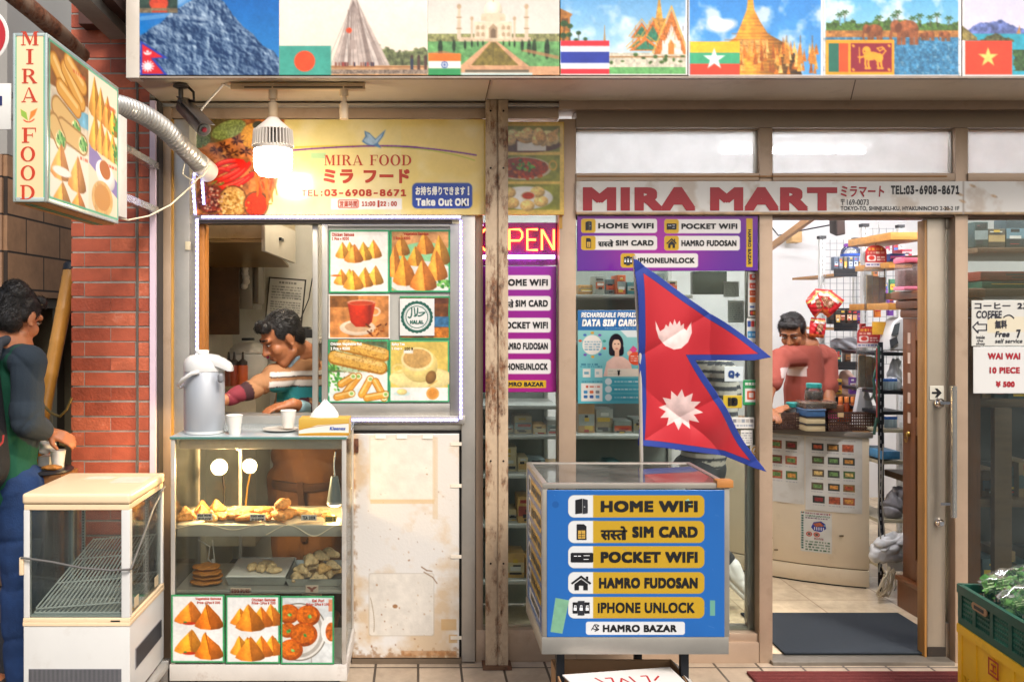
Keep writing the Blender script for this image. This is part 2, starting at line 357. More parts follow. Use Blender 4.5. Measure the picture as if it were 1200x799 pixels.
 def samosa(s,cu,base,w,h,col='#d8882c',lean=0):
  c_=hx(col);rg=random.Random(int(cu*7+base*3));lean+=rg.uniform(-.07,.07);col=tuple(min(1,v*rg.uniform(.98,1.12)+.03)for v in c_);h*=rg.uniform(.88,1.04);w*=1.06
  a,b,t=(cu-w/2,base),(cu+w/2,base),(cu+lean*w,base-h)
  pts=[(cu-w*.5,base-h*.06),(cu-w*.47,base-h*.2),(cu-w*.3,base-h*.5),(cu-w*.13+lean*w*.8,base-h*.82),(cu-w*.04+lean*w,base-h*.97),t,(cu+w*.05+lean*w,base-h*.96),(cu+w*.15+lean*w*.8,base-h*.8),(cu+w*.35,base-h*.48),(cu+w*.48,base-h*.2),(cu+w*.5,base-h*.05),(cu+w*.36,base+h*.05),(cu+w*.05,base+h*.1),(cu-w*.3,base+h*.06)]
  s.poly(pts,col,(.1,4),shadef=lambda U,V:1.16-.34*((U-cu)/w>.05+.1*(V-base)/h)-.3*np.clip(np.abs(U-cu)/w*1.6-.25*(base-V)/h,0,1)-.25*np.clip((V-base+h*.3)/h,0,1)+.12*np.exp(-(((U-cu)/w+.12)/.1)**2))
  s.line([t,(cu+w*.06,base-h*.3),(cu+w*.12,base)],max(.5,w*.03),'#9a5614',.55);return s
 def photo(s,k=1.0,soft=1,sat=1.0):
  g=s.I.mean(axis=2,keepdims=True);I=np.clip(g+(s.I-g)*sat,0,1)
  for _ in range(soft):J=np.pad(I,((1,1),(1,1),(0,0)),'edge');I=(I*4+J[:-2,1:-1]+J[2:,1:-1]+J[1:-1,:-2]+J[1:-1,2:])/8
  g=1+k*(.16*(s.nz(2.2,21,2)-.5)+.2*(s.nz(7,22,3)-.5)+.16*(s.nz(24,23,2)-.5));st=1-np.ptp(I,axis=2)
  s.I=np.clip(I*(1+(g-1)*(1.15-.75*np.clip(st,0,1)))[...,None],0,1);return s
 def lin(s,gain=.82):
  I=np.clip(s.I,0,1);return np.where(I<=.04045,I/12.92,((I+.055)/1.055)**2.4)*gain
 def build(s,fr,name,mat,parent=None,thick=.002,h=0,disp=None,gain=.82,keep=None):
  w,hh=s.w,s.h;U,V=np.meshgrid(s.u,s.v);o,a,b,n=[np.array(x)for x in(fr.o,fr.U,fr.V,fr.N)]
  H=np.full(U.shape,float(h))
  if disp is not None:H=H+disp(U,V)
  pts=o+U[...,None]*a+V[...,None]*b+H[...,None]*n;pts=pts.reshape(-1,3);col=s.lin(gain).reshape(-1,3)
  idx=np.arange(w*hh).reshape(hh,w);q=np.stack([idx[:-1,:-1],idx[1:,:-1],idx[1:,1:],idx[:-1,1:]],-1).reshape(-1,4)
  if keep is not None:
   k=keep(U,V).reshape(-1);q=q[k[q].all(1)]
  elif thick:
   ed=np.concatenate([idx[0,:],idx[1:,-1],idx[-1,-2::-1],idx[-2:0:-1,0]]);nb=len(pts);E=len(ed)
   pts=np.concatenate([pts,pts[ed]-n*thick]);col=np.concatenate([col,col[ed]]);j=np.arange(E);j2=(j+1)%E
   q=np.concatenate([q,np.stack([ed[j],ed[j2],nb+j2,nb+j],-1)])
  me=bpy.data.meshes.new(name);me.vertices.add(len(pts));me.vertices.foreach_set('co',pts.astype(np.float32).ravel())
  me.loops.add(q.size);me.loops.foreach_set('vertex_index',q.astype(np.int32).ravel());me.polygons.add(len(q));me.polygons.foreach_set('loop_start',np.arange(0,q.size,4,dtype=np.int32))
  me.update(calc_edges=True);at=me.color_attributes.new('Col','FLOAT_COLOR','POINT');at.data.foreach_set('color',np.concatenate([col,np.ones((len(col),1))],1).astype(np.float32).ravel())
  if disp is not None:me.polygons.foreach_set('use_smooth',np.ones(len(q),bool))
  me.materials.append(mat);me.validate();return link(name,me,parent)
def poster(name,fr,p,label,cat,mat=None,thick=.002,group=None,gain=.82):
 if name in('menu_card','price_poster','country_picture','food_poster','booth_sign'):p.photo({'booth_sign':.2,'country_picture':.6}.get(name,1),1,1.18)
 return tag(p.build(fr,name,mat or PRINT,None,thick,0,None,gain),label,cat,group)
PRINT=attr('print',.38);GLOSSP=attr('gloss_print',.16);MATTP=attr('paper_print',.7)
def smoothbake(mb,voxel,it,fac=.5):
 me=bpy.data.meshes.new('tmp');me.from_pydata(mb.v,[],mb.f);o=bpy.data.objects.new('tmp',me);COL.objects.link(o)
 m=o.modifiers.new('r','REMESH');m.mode='VOXEL';m.voxel_size=voxel
 m=o.modifiers.new('s','SMOOTH');m.iterations=it;m.factor=fac
 dg=bpy.context.evaluated_depsgraph_get();dg.update();out=bpy.data.meshes.new_from_object(o.evaluated_get(dg));bpy.data.objects.remove(o);bpy.data.meshes.remove(me);return out
def organic(name,mb,mat,parent=None,voxel=.008,it=5,colf=None,noise=0,ns=.05,fold=0):
 me=smoothbake(mb,voxel,it);n=len(me.vertices);co=np.empty(n*3,np.float32);me.vertices.foreach_get('co',co);co=co.reshape(-1,3)
 if noise:
  nm=np.empty(n*3,np.float32);me.vertices.foreach_get('normal',nm);nm=nm.reshape(-1,3);k=1/ns
  d=np.sin(co[:,0]*k*1.3+np.sin(co[:,2]*k*.9)*1.7)*np.sin(co[:,2]*k*1.1+co[:,1]*k+np.sin(co[:,0]*k*.7)*1.3)+.5*np.sin(co[:,0]*k*2.3+co[:,2]*k*2.9+1)
  if fold:
   q=co[:,0]*.8-co[:,2]*.6+co[:,1]*.5;w_=np.sin(co[:,0]*k*.45+1)+np.sin(co[:,2]*k*.5+co[:,1]*k*.3);a=np.sin(q*k*.9+w_*1.6);b=np.sin((co[:,0]*.5+co[:,2]*.85)*k*.7+w_*1.2+2)
   d=-1.6*(1-np.abs(a))**3*np.clip(w_*.5+.5,0,1)-1.2*(1-np.abs(b))**4+.25*d
  co=co+nm*(d*noise)[:,None];me.vertices.foreach_set('co',co.astype(np.float32).ravel())
 if colf is not None:
  c=np.clip(colf(co),0,1);at=me.color_attributes.new('Col','FLOAT_COLOR','POINT');at.data.foreach_set('color',np.concatenate([c,np.ones((n,1))],1).astype(np.float32).ravel())
 me.polygons.foreach_set('use_smooth',np.ones(len(me.polygons),bool));me.materials.clear();me.materials.append(mat);me.update();return link(name,me,parent)
def copy_tree(o,loc=None,parent=None):
 c=o.copy();COL.objects.link(c);WL[c]=WL[o].copy()
 if parent:c.parent=parent
 if loc is not None:c.location=loc;WL[c]=Vector(loc)
 for ch in list(o.children):
  copy_tree(ch,None,c)
 return c
ALU=pm('aluminium','#b9b4ac',.36,.75,.12,5,.03,200,dirt='#8a7c66',damt=.3)
ALUB=pm('beige_aluminium','#b39a83',.42,.35,.12,4,.03,200,dirt='#7c6248',damt=.35)
ALUD=pm('dark_aluminium','#6f675c',.4,.6)
STEEL=pm('steel','#c9c9c6',.25,.95,.06)
CHROME=pm('chrome','#e2e2e2',.1,1,.02)
BLACK=pm('black_plastic','#17171a',.45,0,.2)
DARKM=pm('dark_metal','#23252a',.4,.5)
WHITE=pm('white_paint','#dedbd4',.4,0,.05)
WALLW=pm('white_wall','#d6d4d0',.7,0,.05,2,.02,60)
GLASS=glass('window_glass',film=.025)
CLEAR=glass('clear_plastic','#f6f6f4',1.2,.06)
# ================================================================ THE SETTING
DF=4.06
gm=tiles('pavement_tiles','#b9a690','#a8957f','#4c4238',.2,.2,.006,0,'xy',.5)
m=MB();m.box(-60,60,-60,60,-.3,0);struct('ground',m,pm('asphalt','#4b4a49',.85,0,.2,3,.2,150))
m=MB();m.box(-1.28,6,-.95,.12,.002,.005);struct('pavement',m,gm)
INX0,INX1,INZ=.30,4.9,3.0
fl=MB();fl.box(INX0,INX1,.12,3.7,.0,.024);struct('shop_floor',fl,tiles('floor_tiles','#d9c3a2','#d3bb98','#b49b7c',.45,.45,.004,0,'xy',.25))
m=MB();m.box(INX0,INX1+.1,3.7,3.8,.0,INZ);struct('back_wall',m,WALLW)
m=MB();m.box(INX1,INX1+.1,.12,3.7,.0,INZ);struct('side_wall',m,WALLW)
m=MB();m.box(INX0-.06,INX0,.1,3.8,.0,INZ);struct('partition_wall',m,WALLW)
m=MB();m.box(-1.25,INX1+.1,.1,3.8,INZ,INZ+.1);struct('ceiling',m,WALLW)
BK=1.75
m=MB();m.box(-1.25,INX0-.06,BK,BK+.08,0,INZ);struct('booth_wall',m,pm('booth_wall','#c9c6ba',.6,0,.12,3,.02,50,dirt='#a08a68',damt=.35))
m=MB();m.box(-1.33,-1.25,.1,BK+.08,0,INZ);struct('booth_side_wall',m,pm('booth_wall2','#b8ae9c',.6,0,.15,3))
m=MB();m.box(-1.25,INX0-.06,.12,BK,0,.02);struct('booth_floor',m,pm('booth_floor','#6b5a48',.6))
def brick_pier():
 t=thing('brick_pier','red brick pier with pale mortar joints between side street and snack window','brick pier',(W(130,600,3.95).x,-.05,0))
 D=3.95;X=lambda px:W(px,0,D).x;y0=D-4
 m=MB();m.box(X(85),X(176),y0+.0015,y0+.62,0,3.6)
 obj('mortar',m,pm('mortar','#a39b90',.85,0,.35,20,.25,120,dirt='#6f655b',damt=.5),t)
 mats=[pm('brick_a','#b2563a',.6,0,.25,12,.15,120,dirt='#94412c',damt=.4),pm('brick_b','#a54c32',.6,0,.35,9,.3,90,dirt='#6b4a40',damt=.45,dscale=9),pm('brick_c','#bf6242',.65,0,.3,14,.3,90,dirt='#c9a28e',damt=.4,dscale=14)]
 pitch=17.45*D/F0;z=.02;i=0
 all_=[MB(),MB(),MB()]
 while z<3.5:
  jx=lambda:random.uniform(-.0012,.0012)
  cuts=[(84.5,129.5),(131,159.5)]if i%2==0 else[(84.5,98.5),(100.5,158.5)]
  for a,b in cuts+[(163.5,175)]:
   q=all_[random.choice([0,0,1,2])];pr=random.uniform(0,.003)
   q.box(X(a)-.003,X(b)+jx(),y0-pr,y0+.05,z+jx(),z+pitch-.009+jx())
  for k in range(3):
   q=all_[random.choice([0,1,2])];o=.0 if i%2 else .1
   q.box(X(84.5)-.004,X(84.5)+.02,y0+.056+k*.21-o*0,y0+.056+k*.21+.195,z,z+pitch-.009)
  z+=pitch;i+=1
 me=MB();me.v=[];
 for k,q in enumerate(all_):me.cm=k;me.add(q.v,q.f)
 obj('brick_face',me,mats,t)
 m=MB();m.beam(W(161,780,3.944),W(161,0,3.944),.008,.006);obj('joint_line',m,pm('joint_dark','#5e564e',.8),t)
brick_pier()
m=MB();m.bx(175.5,118,182,790,3.93,4.3);solo('trim_strip',m,pm('pink_white','#d8c0cc',.45,0,.06,4,dirt='#a88f96',damt=.3),'pinkish white vertical trim strip beside the brick pier','trim strip')
m=MB();m.bx(182,118,186,790,3.95,4.3);solo('gap_board',m,pm('gap_dark','#3a342f',.7),'thin dark vertical board between pink trim and booth frame','board')
def side_building():
 a=Vector((-2.215,.6,0));d=Vector((.03,1,0)).normalized();L=5.5;n=Vector((-1,.03,0)).normalized()
 t=thing('street_building','brown tiled building with dark ground floor openings along the side street','building',a)
 M=Matrix(((d.x,n.x,0,a.x),(d.y,n.y,0,a.y),(0,0,1,0),(0,0,0,1)))
 brown=tiles('brown_tiles','#a17c5c','#977252','#2f231a',.42,.2,.006,.5,'xz',.7)
 def wall(nm,x0,x1,y0,y1,z0,z1,mt):
  m=MB();m.box(x0,x1,y0,y1,z0,z1);o=obj(nm,m,mt,t,local=True);o.matrix_local=Matrix.Translation(-a)@M;return o
 wall('upper_wall',0,L,0,2,1.76,2.52,brown)
 wall('grey_wall',0,L,-.0,2,2.525,7.0,pm('grey_wall','#9a968f',.75,0,.1,1.2,.06,60))
 wall('corner_pier',0,.1,0,2,0,1.755,brown)
 wall('shop_recess',.1,L,.25,2,0,1.7,pm('dark_recess','#4e463c',.6,0,.3,2))
 wall('lintel',.1,L,.05,.25,1.7,1.757,pm('lintel_tan','#8a7a5f',.5))
 for k,x in enumerate((.32,.75,1.25,2.1,3.0)):wall('mullion',x,x+.06,.1,.25,0,1.7,pm('mullion_tan','#8a8068',.45,.3))
 wall('corner_face',-.02,-.002,.02,2,0,2.52,tiles('brown_tiles_b','#9a775a','#8f6c50','#2f231a',.4,.2,.006,.5,'yz',.7))
side_building()
def eaves():
 t=thing('eaves','dark red brown eaves beam above the brick pier','eaves',W(110,10,3.7))
 m=MB();m.bx(92,-70,146,28,3.86,4.6);obj('soffit_board',m,pm('eaves_brown','#4b2b22',.7,0,.3,8),t)
 m=MB();m.beam(W(60,-40,3.2),W(140,40,3.88),.09,.05);obj('beam',m,pm('eaves_grey','#8f8a82',.7,0,.2,8),t)
 m=MB();m.beam(W(98,-40,3.2),W(150,22,3.86),.05,.05);obj('beam',m,pm('eaves_dark','#3b2720',.7),t)
eaves()
m=MB();m.tube([W(-12,-28,3.3),W(40,14,3.45),W(68,38,3.6),W(96,66,3.8)],.038,12)
solo('drain_pipe',m,rusty('pipe_rust','#8a6f5c','#7a4b32','#4a2a1c',.52,14),'rusty brown pipe slanting down across the top left corner','pipe')
def road_sign():
 t=thing('road_sign','round red road sign with white rim cut off by the left edge','road sign',(W(-24,0,3).x,-1,0))
 c=W(-24,42,3.0);Mx=Matrix.Rotation(R(90),3,'X')
 m=MB();m.lathe(c,[(.103,0),(.105,.002),(.103,.004)],48,Mx);obj('rim',m,WHITE,t)
 m=MB();m.lathe(c+Vector((0,-.005,0)),[(.094,0),(.094,.001)],48,Mx);obj('disc',m,pm('sign_red','#b8242a',.4),t)
 m=MB();m.box(c.x-.05,c.x+.05,c.y-.0075,c.y-.006,c.z-.014,c.z+.014);obj('white_bar',m,WHITE,t)
 m=MB();m.tube([(c.x,-.96,0),(c.x,-.96,3.2)],.03,14);obj('pole',m,STEEL,t)
 p=W(-40,98,3);q=W(13,152,3)
 m=MB();m.box(p.x,q.x,p.y-.002,p.y+.004,q.z,p.z);obj('plate',m,WHITE,t,bev=.0015)
 m=MB();f=PX(3.0);m.prism(f,rectp(-30,113,3,124),.0031,.004);obj('navy_band',m,pm('navy_ink','#20295e',.5),t)
 for y in(112,138):
  m=MB();m.beam(W(-24,y,3.03),W(17,y,3.03),.012,.02);obj('bracket',m,STEEL,t)
road_sign()
# ================================================================ FASCIA with the seven country pictures
DFA=3.59
def fascia():
 t=thing('fascia','long cream metal shop fascia box with white edge trim above the shop front','fascia',W(680,90,DFA))
 m=MB();m.bx(152,-190,1500,90,DFA+.02,4.3);obj('box',m,pm('soffit_beige','#cdbba0',.5,.1,.1,3,.02,60,dirt='#8d7350',damt=.35),t,bev=.004)
 m=MB();m.bx(147.5,-190,163,91.5,DFA-.012,DFA+.05);obj('end_trim',m,pm('cream_trim','#e0d5c6',.45,.1,.08,4,dirt='#8a6a48',damt=.4),t,bev=.003)
 m=MB();m.bx(147.5,89.6,1500,91.5,DFA-.01,DFA+.02);obj('bottom_trim',m,pm('trim_rust','#a39486',.5,.3,.2,12,dirt='#7a4d2a',damt=.7),t)
 for px in(575,1003):
  m=MB();m.beam(W(px,91.8,DFA+.03),W(px-6,117,3.98),.004,.003);obj('seam',m,pm('seam','#6d5c46',.7),t)
fascia()
f=PX(DFA-.004);ST=1.0
def flag_nepal(p,a,b,c,d):
 h=d-b;w=c-a
 p.poly([(a,b),(c,b+h*.5),(a+w*.5,b+h*.52),(c,d),(a,d)],'#2b3f9a');q=2.2
 p.poly([(a+q,b+4),(c-6,b+h*.47),(a+w*.38,b+h*.50),(c-5,d-q),(a+q,d-q)],'#c4252e')
 p.ell(a+w*.26,b+h*.34,w*.14,h*.07,'#f0e4e4');p.ell(a+w*.26,b+h*.29,w*.12,h*.06,'#c4252e');p.ell(a+w*.26,b+h*.31,w*.05,h*.035,'#f0e4e4')
 p.ell(a+w*.27,b+h*.73,w*.13,h*.105,'#f0e4e4')
 for i in range(12):an=i*P/6;p.line([(a+w*.27,b+h*.73),(a+w*.27+math.cos(an)*w*.21,b+h*.73+math.sin(an)*h*.15)],1.6,'#f0e4e4')
def star(p,cu,cv,r,col,n=5,k=.382):
 p.poly([(cu+(r if i%2==0 else r*k)*math.sin(i*P/n),cv-(r if i%2==0 else r*k)*math.cos(i*P/n))for i in range(2*n)],col)
TOP=-70
def clouds(p,a,b,c,d,c0,c1,cl,amt=.6,sc=26,seed=2):
 p.grad(a,b,c,d,c0,c1);n=p.nz(sc,seed,4);sl=p.sub(a,b,c,d);p.put(sl,np.clip((n[sl]-.5)*5,0,1),cl,None,amt)
def gate_top(p):pass
p=Paint(163,TOP,327,88.5,ST);p.grad(163,TOP,327,90,'#0f4f9a','#3d86bd')
prof=lambda U:np.interp(U,[150,165,200,225,245,262,282,300,330],[62,42,16,2,-8,4,26,46,72])
U,V=np.meshgrid(p.u,p.v);n=p.nz(30,5,5);mk=(V-prof(U)-(n-.5)*14)/1.2
hf=1-np.abs(p.nz(34,3,2)*2-1);hf=hf+.6*(1-np.abs(p.nz(15,4,2)*2-1))+.35*(1-np.abs(p.nz(7,6,3)*2-1))+.12*p.nz(3,8,2)+.25*np.abs(np.sin((U*.55-V*.85)/17));gx=np.gradient(hf,axis=1)-.6*np.gradient(hf,axis=0);lum=np.clip(.34+gx*4.2+.5*np.clip((34-V)/60,-.3,1)*(p.nz(5,9,3)-.35)+.3*(p.nz(4,2,3)-.5),.03,1)[...,None]
p.put((slice(None),slice(None)),mk,np.array(hx('#142c50'))*(1-lum)+np.array(hx('#b9cbdc'))*lum)
p.line([(166,22),(200,18),(240,23)],5,'#dfe9f2',.28);p.ell(205,3,22,6,'#e6eef5',-20,alpha=.5,soft=6)
p.rect(163,TOP,208,15,'#2f3e33',(.5,8));p.ell(186,4,11,9,'#b5442a',0,(.2,4));p.poly([(176,14),(198,14),(192,4),(180,4)],'#c4512f');p.rect(163,10,208,15.5,'#7a6a52',(.4,3));p.rect(178,13,196,15,'#b5442a');p.ell(186,-8,5,7,'#c98f63')
flag_nepal(p,164.5,48,197,89)
poster('country_picture',f,p,'glossy mountain picture with two-pennant flag at the left end of the fascia','picture',GLOSSP,gain=.95,group='country pictures on the fascia')
p=Paint(327,TOP,501,88.5,ST);p.grad(327,TOP,501,90,'#f4f0ea','#f3e2cd')
n=p.nz(8,2);sl=p.sub(386,50,501,80);U,V=np.meshgrid(p.u,p.v);ht=60+np.sin(U/9)*3+(n-.5)*12-5*np.exp(-((U-455)/30)**2);p.put((slice(None),slice(None)),np.minimum((V-ht)/2,(78-V))*(U>428),'#6f7350',(.55,4))
p.rect(386,77,501,90,'#c99f78',(.2,6));p.rect(386,82,501,87,'#8c7b6c',(.45,2));p.rect(386,78,501,79.4,'#9a6b45')
for i,(a,b)in enumerate(((390,457),(397,450),(403,444),(408,437),(411,430))):
 p.poly([(414-.6,-6-i*3),(414+.8,-6-i*3),(b,77),(a,77)],['#cdbcb0','#a9988e','#d8c9be','#97867c','#c9b8ad'][i],(.14,5))
for k in range(-5,7):p.line([(414,2),(414+k*6.3,76)],.7,'#7d6d66',.6)
p.rect(410,47,417,58,'#b09e94');p.ell(409,36,3.3,3.3,'#e0552f');p.line([(408,74),(408,12)],.8,'#6b5b52',.6)
rg=random.Random(4)
for k in range(22):x=rg.uniform(392,445);p.rect(x,73.5,x+1.6,78,rg.choice(['#6b3a35','#3c3a48','#8a5a48','#a33a35']))
for x in(481,489,497):p.rect(x,68,x+3.4,82,rg.choice(['#3b3d4a','#574038','#6b6f7d']));p.ell(x+1.7,67,1.8,2.2,'#4a3730')
p.rect(327,54,388,90,'#4f9c8b',(.06,12));p.ell(357,72,12.2,12.2,'#e8552f')
poster('country_picture',f,p,'picture of a pale pointed monument with green flag and red disc','picture',GLOSSP,gain=.95,group='country pictures on the fascia')
p=Paint(501,TOP,655.5,88.5,ST);p.grad(501,TOP,656,60,'#c9c4bc','#efe6d8')
p.rect(501,40,656,90,'#6d9a62',(.3,5));p.rect(501,40,656,49,'#8c8a5e',(.5,3));p.rect(537,44,622,49,'#d6bda0',(.12,3))
for x in(538,617):p.poly([(x-2.4,46),(x+2.4,46),(x+1.6,8),(x-1.6,8)],'#dcc7ad');p.ell(x,8,2.6,3,'#c3a98b');p.rect(x-3,20,x+3,21.5,'#a98f74');p.rect(x-3,33,x+3,34.5,'#a98f74')
for x in(553,603):p.rect(x-1.3,22,x+1.3,46,'#d8c3a8');p.ell(x,22,2,2.4,'#c3a98b')
p.rect(556,26,600,46,'#e6d5ba',(.1,3));p.ell(578,12,10.5,11,'#eadbc3',shade=.35);p.rect(569,16,587,26,'#e3d1b6');p.line([(578,2),(578,-6)],1,'#b89c78')
for x in(567,589):p.ell(x,20,3.4,4,'#e2d0b5');p.rect(x-3.2,20,x+3.2,25,'#d9c5a8')
p.poly([(573,45),(573,33),(578,28),(583,33),(583,45)],'#b39a7d');p.poly([(575,45),(575,36),(578,33),(581,36),(581,45)],'#7f6a55')
for x in(560,566,590,596):
 for y in(30,38):p.poly([(x-2,y+5),(x-2,y+1.5),(x,y-.5),(x+2,y+1.5),(x+2,y+5)],'#bda487')
p.poly([(573,49),(583,49),(628,84),(532,84)],'#d2a47f',(.15,4));p.poly([(575.5,50),(580.5,50),(608,77),(552,77)],'#7f6f3a',(.3,4));p.line([(578,50),(578,76)],.7,'#4e4a2c',.6)
p.rect(501,78,656,90,'#cfa07c',(.14,5));p.rect(545,82,620,85,'#6a6150');p.rect(540,85.5,624,90,'#c9d6cf')
for x,s in((516,1.6),(532,1.1),(545,.8),(553,.6),(560,.5),(566,.4),(590,.4),(597,.5),(603,.6),(612,1),(620,1.35),(626,1.55),(641,1.8)):
 p.ell(x,49+s*5,1.5*s+.4,6.5*s,'#2c3a22',0,(.4,3))
p.poly([(504,70),(540,64),(520,60),(501,62)],'#b9805c',alpha=.7);p.poly([(610,60),(655,70),(655,66),(618,58)],'#b9805c',alpha=.7)
p.rect(502,63,540,72,'#e07a35');p.rect(502,72,540,80.5,'#f2efe9');p.rect(502,80.5,540,90,'#3f8f58');p.ell(521,76.2,4,4,'#2f4a8f',hole=.78);p.ell(521,76.2,.9,.9,'#2f4a8f')
for i in range(8):p.line([(521,76.2),(521+3.6*math.cos(i*P/4),76.2+3.6*math.sin(i*P/4))],.4,'#2f4a8f',.7)
poster('country_picture',f,p,'picture of a white domed mausoleum and long pool with orange white green flag','picture',GLOSSP,gain=.95,group='country pictures on the fascia')
p=Paint(656.5,TOP,805.5,88.5,ST);clouds(p,656,TOP,806,70,'#2d74b8','#bfe0ee','#eef6fa',.8,34,3)
p.rect(656,76,806,90,'#6fa968',(.2,3));p.rect(714,62,806,79,'#d7cdb8',(.25,3));p.rect(714,66,806,68,'#a8835c',(.3,2))
p.poly([(656,10),(671,17),(668,21),(668,48),(656,48)],'#a5703a',(.3,3));p.rect(658,22,666,30,'#6b4a2c')
for x,y,r in((661,28,4.5),(668,31,3.5),(660,42,4),(667,41,3.5),(678,39,3),(686,46,2.5),(675,47,2.5)):p.ell(x,y,r,r*.8,'#33502c',0,(.4,2));p.rect(x-.4,y,x+.4,55,'#3a3524')
p.poly([(707,55),(708.5,30),(710,55)],'#b5803f')
def roof(x,y,w,h,c1='#c9773a',c2='#3c7a5f'):
 p.poly([(x-w/2,y),(x,y-h),(x+w/2,y)],c1,(.25,2));p.poly([(x-w*.34,y-1.5),(x,y-h*.75),(x+w*.34,y-1.5)],c2,(.25,2));p.line([(x-w/2-2,y-2),(x,y-h-3)],1,'#e2a64f');p.line([(x+w/2+2,y-2),(x,y-h-3)],1,'#e2a64f')
p.poly([(768,25),(772.5,-8),(777,25)],'#d8a04c',(.3,2));p.rect(765,22,780,40,'#c08a44',(.3,2))
roof(752,45,26,19);roof(748,57,24,13);roof(765,50,30,26);roof(757,60,40,16)
p.poly([(766,64),(787,12),(806,64)],'#c87a3a',(.3,2));p.poly([(774,64),(787,28),(801,64)],'#eee0d2',(.1,3));p.line([(765,62),(787,8),(805,58)],1.6,'#e8b45a');p.rect(776,48,798,64,'#efe3d8',(.1,3));p.poly([(783,64),(783,52),(786.5,47),(790,52),(790,64)],'#c9853f')
rg=random.Random(6)
for k in range(40):x=rg.uniform(740,804);y=rg.uniform(30,62);p.line([(x,y),(x+rg.uniform(-1,1),y-rg.uniform(3,8))],.7,rg.choice(['#e8b95f','#a85f2c','#7a3f20']),.8)
for k in range(14):x=rg.uniform(716,802);p.ell(x,rg.uniform(64,76),rg.uniform(1.5,3),rg.uniform(1,2.5),'#47602f',0,(.4,2))
for i,(a,b,c)in enumerate(((48,54.5,'#d8363f'),(54.5,61,'#f2efef'),(61,74.5,'#2f3d92'),(74.5,81,'#f2efef'),(81,87,'#d8363f'))):p.rect(657,a,714,b,c,(.05,12))
p.rect(656,87,806,90,'#f2ece6');p.rect(803.5,TOP,806,90,'#f2ece6')
poster('country_picture',f,p,'picture of a golden tiered temple with red white blue striped flag','picture',GLOSSP,gain=.95,group='country pictures on the fascia')
p=Paint(806.5,TOP,964.5,89.5,ST,'#efe7e2');q0,q1=808.5,961.5;clouds(p,q0,TOP,q1,88,'#2f7cc6','#69a9de','#f4f4f4',.75,30,8);p.ell(846,30,17,7,'#f4efe8',-8,soft=4);p.ell(838,26,9,6,'#f4efe8',soft=3)
gd='#d9923a'
p.poly([(879.5,-30),(882,-6),(884,12),(891,26),(900,40),(918,50),(930,60),(940,88),(812,88),(845,55),(862,44),(868,30),(875,12),(877,-6)],gd,(.22,5),shadef=lambda U,V:1.22-.5*np.abs((U-874)/34)-.12*(np.sin(V*1.5)>.3))
p.rect(866,46,900,62,'#d8a25c',(.35,2))
for y in(40,47,54):p.line([(858-(y-40)*1.2,y),(902+(y-40)*1.4,y)],1,'#8a4d1c',.6)
rg=random.Random(9)
for k in range(75):
 x=rg.uniform(868,960);y=rg.uniform(62,88);h=rg.uniform(8,22);c=rg.choice(['#e0a24a','#c9782c','#a85c22','#efc37a'])
 p.poly([(x-rg.uniform(1.5,3),y),(x,y-h),(x+rg.uniform(1.5,3),y)],c,(.25,2))
for x in(922,938,952):p.poly([(x-4,75),(x-1,55),(x,47),(x+1,55),(x+4,75)],'#c8843a',(.2,2));p.rect(x-.4,42,x+.4,50,'#7a4a20')
for a,b,c in((49,62,'#f0bf3a'),(62,75,'#4aa67a'),(75,88,'#d24a32')):p.rect(808.5,a,867,b,c,(.04,9))
star(p,837,69.5,13.5,'#f4f1ee');p.rect(q0,88,q1,90,'#efe7e2')
poster('country_picture',f,p,'picture of a golden bell-shaped pagoda with white star on yellow green red flag','picture',GLOSSP,gain=.95,group='country pictures on the fascia')
p=Paint(964.5,TOP,1126.5,89.5,ST,'#efe7e2');clouds(p,967.5,TOP,1123,40,'#2f86c2','#9cd0e6','#f2f6f6',.8,28,12)
U,V=np.meshgrid(p.u,p.v);n=p.nz(7,3,4);p.put((slice(None),slice(None)),(V-25-(n-.5)*16)*.7*(U>967.5)*(U<1123),'#4f6b33',(.6,3))
for x,y in((984,17),(990,14),(1030,20),(1048,18),(1052,14),(1070,21),(1078,18),(1090,20),(1098,17),(1112,21)):
 p.rect(x-.4,y,x+.4,y+12,'#4d4026')
 for a in range(6):p.line([(x,y),(x+4.5*math.cos(a*1.05),y+2.6*math.sin(a*1.05)+.8)],1.2,'#37582a')
p.rect(967.5,36,1123,48,'#b07a46',(.35,4));p.rect(967.5,44,1123,88,'#4a84a6',(.35,3))
n=p.nz(3,8,2);sl=p.sub(967.5,46,1123,88);p.put(sl,np.clip((n[sl]-.66)*8,0,1),'#a9cbdc',None,.5);p.put(sl,np.clip((.42-n[sl])*5,0,1),'#2a5a7c',None,.5)
def eleph(x,y,s,c):
 p.ell(x,y,10*s,7.5*s,c,0,(.25,3),shade=.5)
 for dx in(-7,-3,4,8):p.rect(x+dx*s-1.8*s,y+2*s,x+dx*s+1.8*s,y+14*s,c,(.25,3))
 p.ell(x-10*s,y-2*s,4.6*s,5.6*s,c,0,(.25,3),shade=.4);p.line([(x-13*s,y),(x-14.5*s,y+7*s),(x-13*s,y+12*s)],2.4*s,c);p.ell(x-7.5*s,y-1*s,3*s,4.2*s,'#6e3f26',15)
eleph(1063,34,1.35,'#8f5636');eleph(1025,36,.95,'#87502f');eleph(1108,41,.55,'#8a5534');eleph(1090,41,.5,'#8a5534');eleph(1083,42,.4,'#7a4a2c')
p.rect(967.5,47,1048,88,'#dfa135');p.rect(971,51,983,84.5,'#2d6a58');p.rect(983,51,994,84.5,'#dd5a2c');p.rect(997,51,1045,84.5,'#8a2433')
go='#e0a63c'
p.ell(1021,66,9,5,go,-6);p.ell(1030,68,5,5.4,go);p.ell(1015.5,60,5,5.4,go);
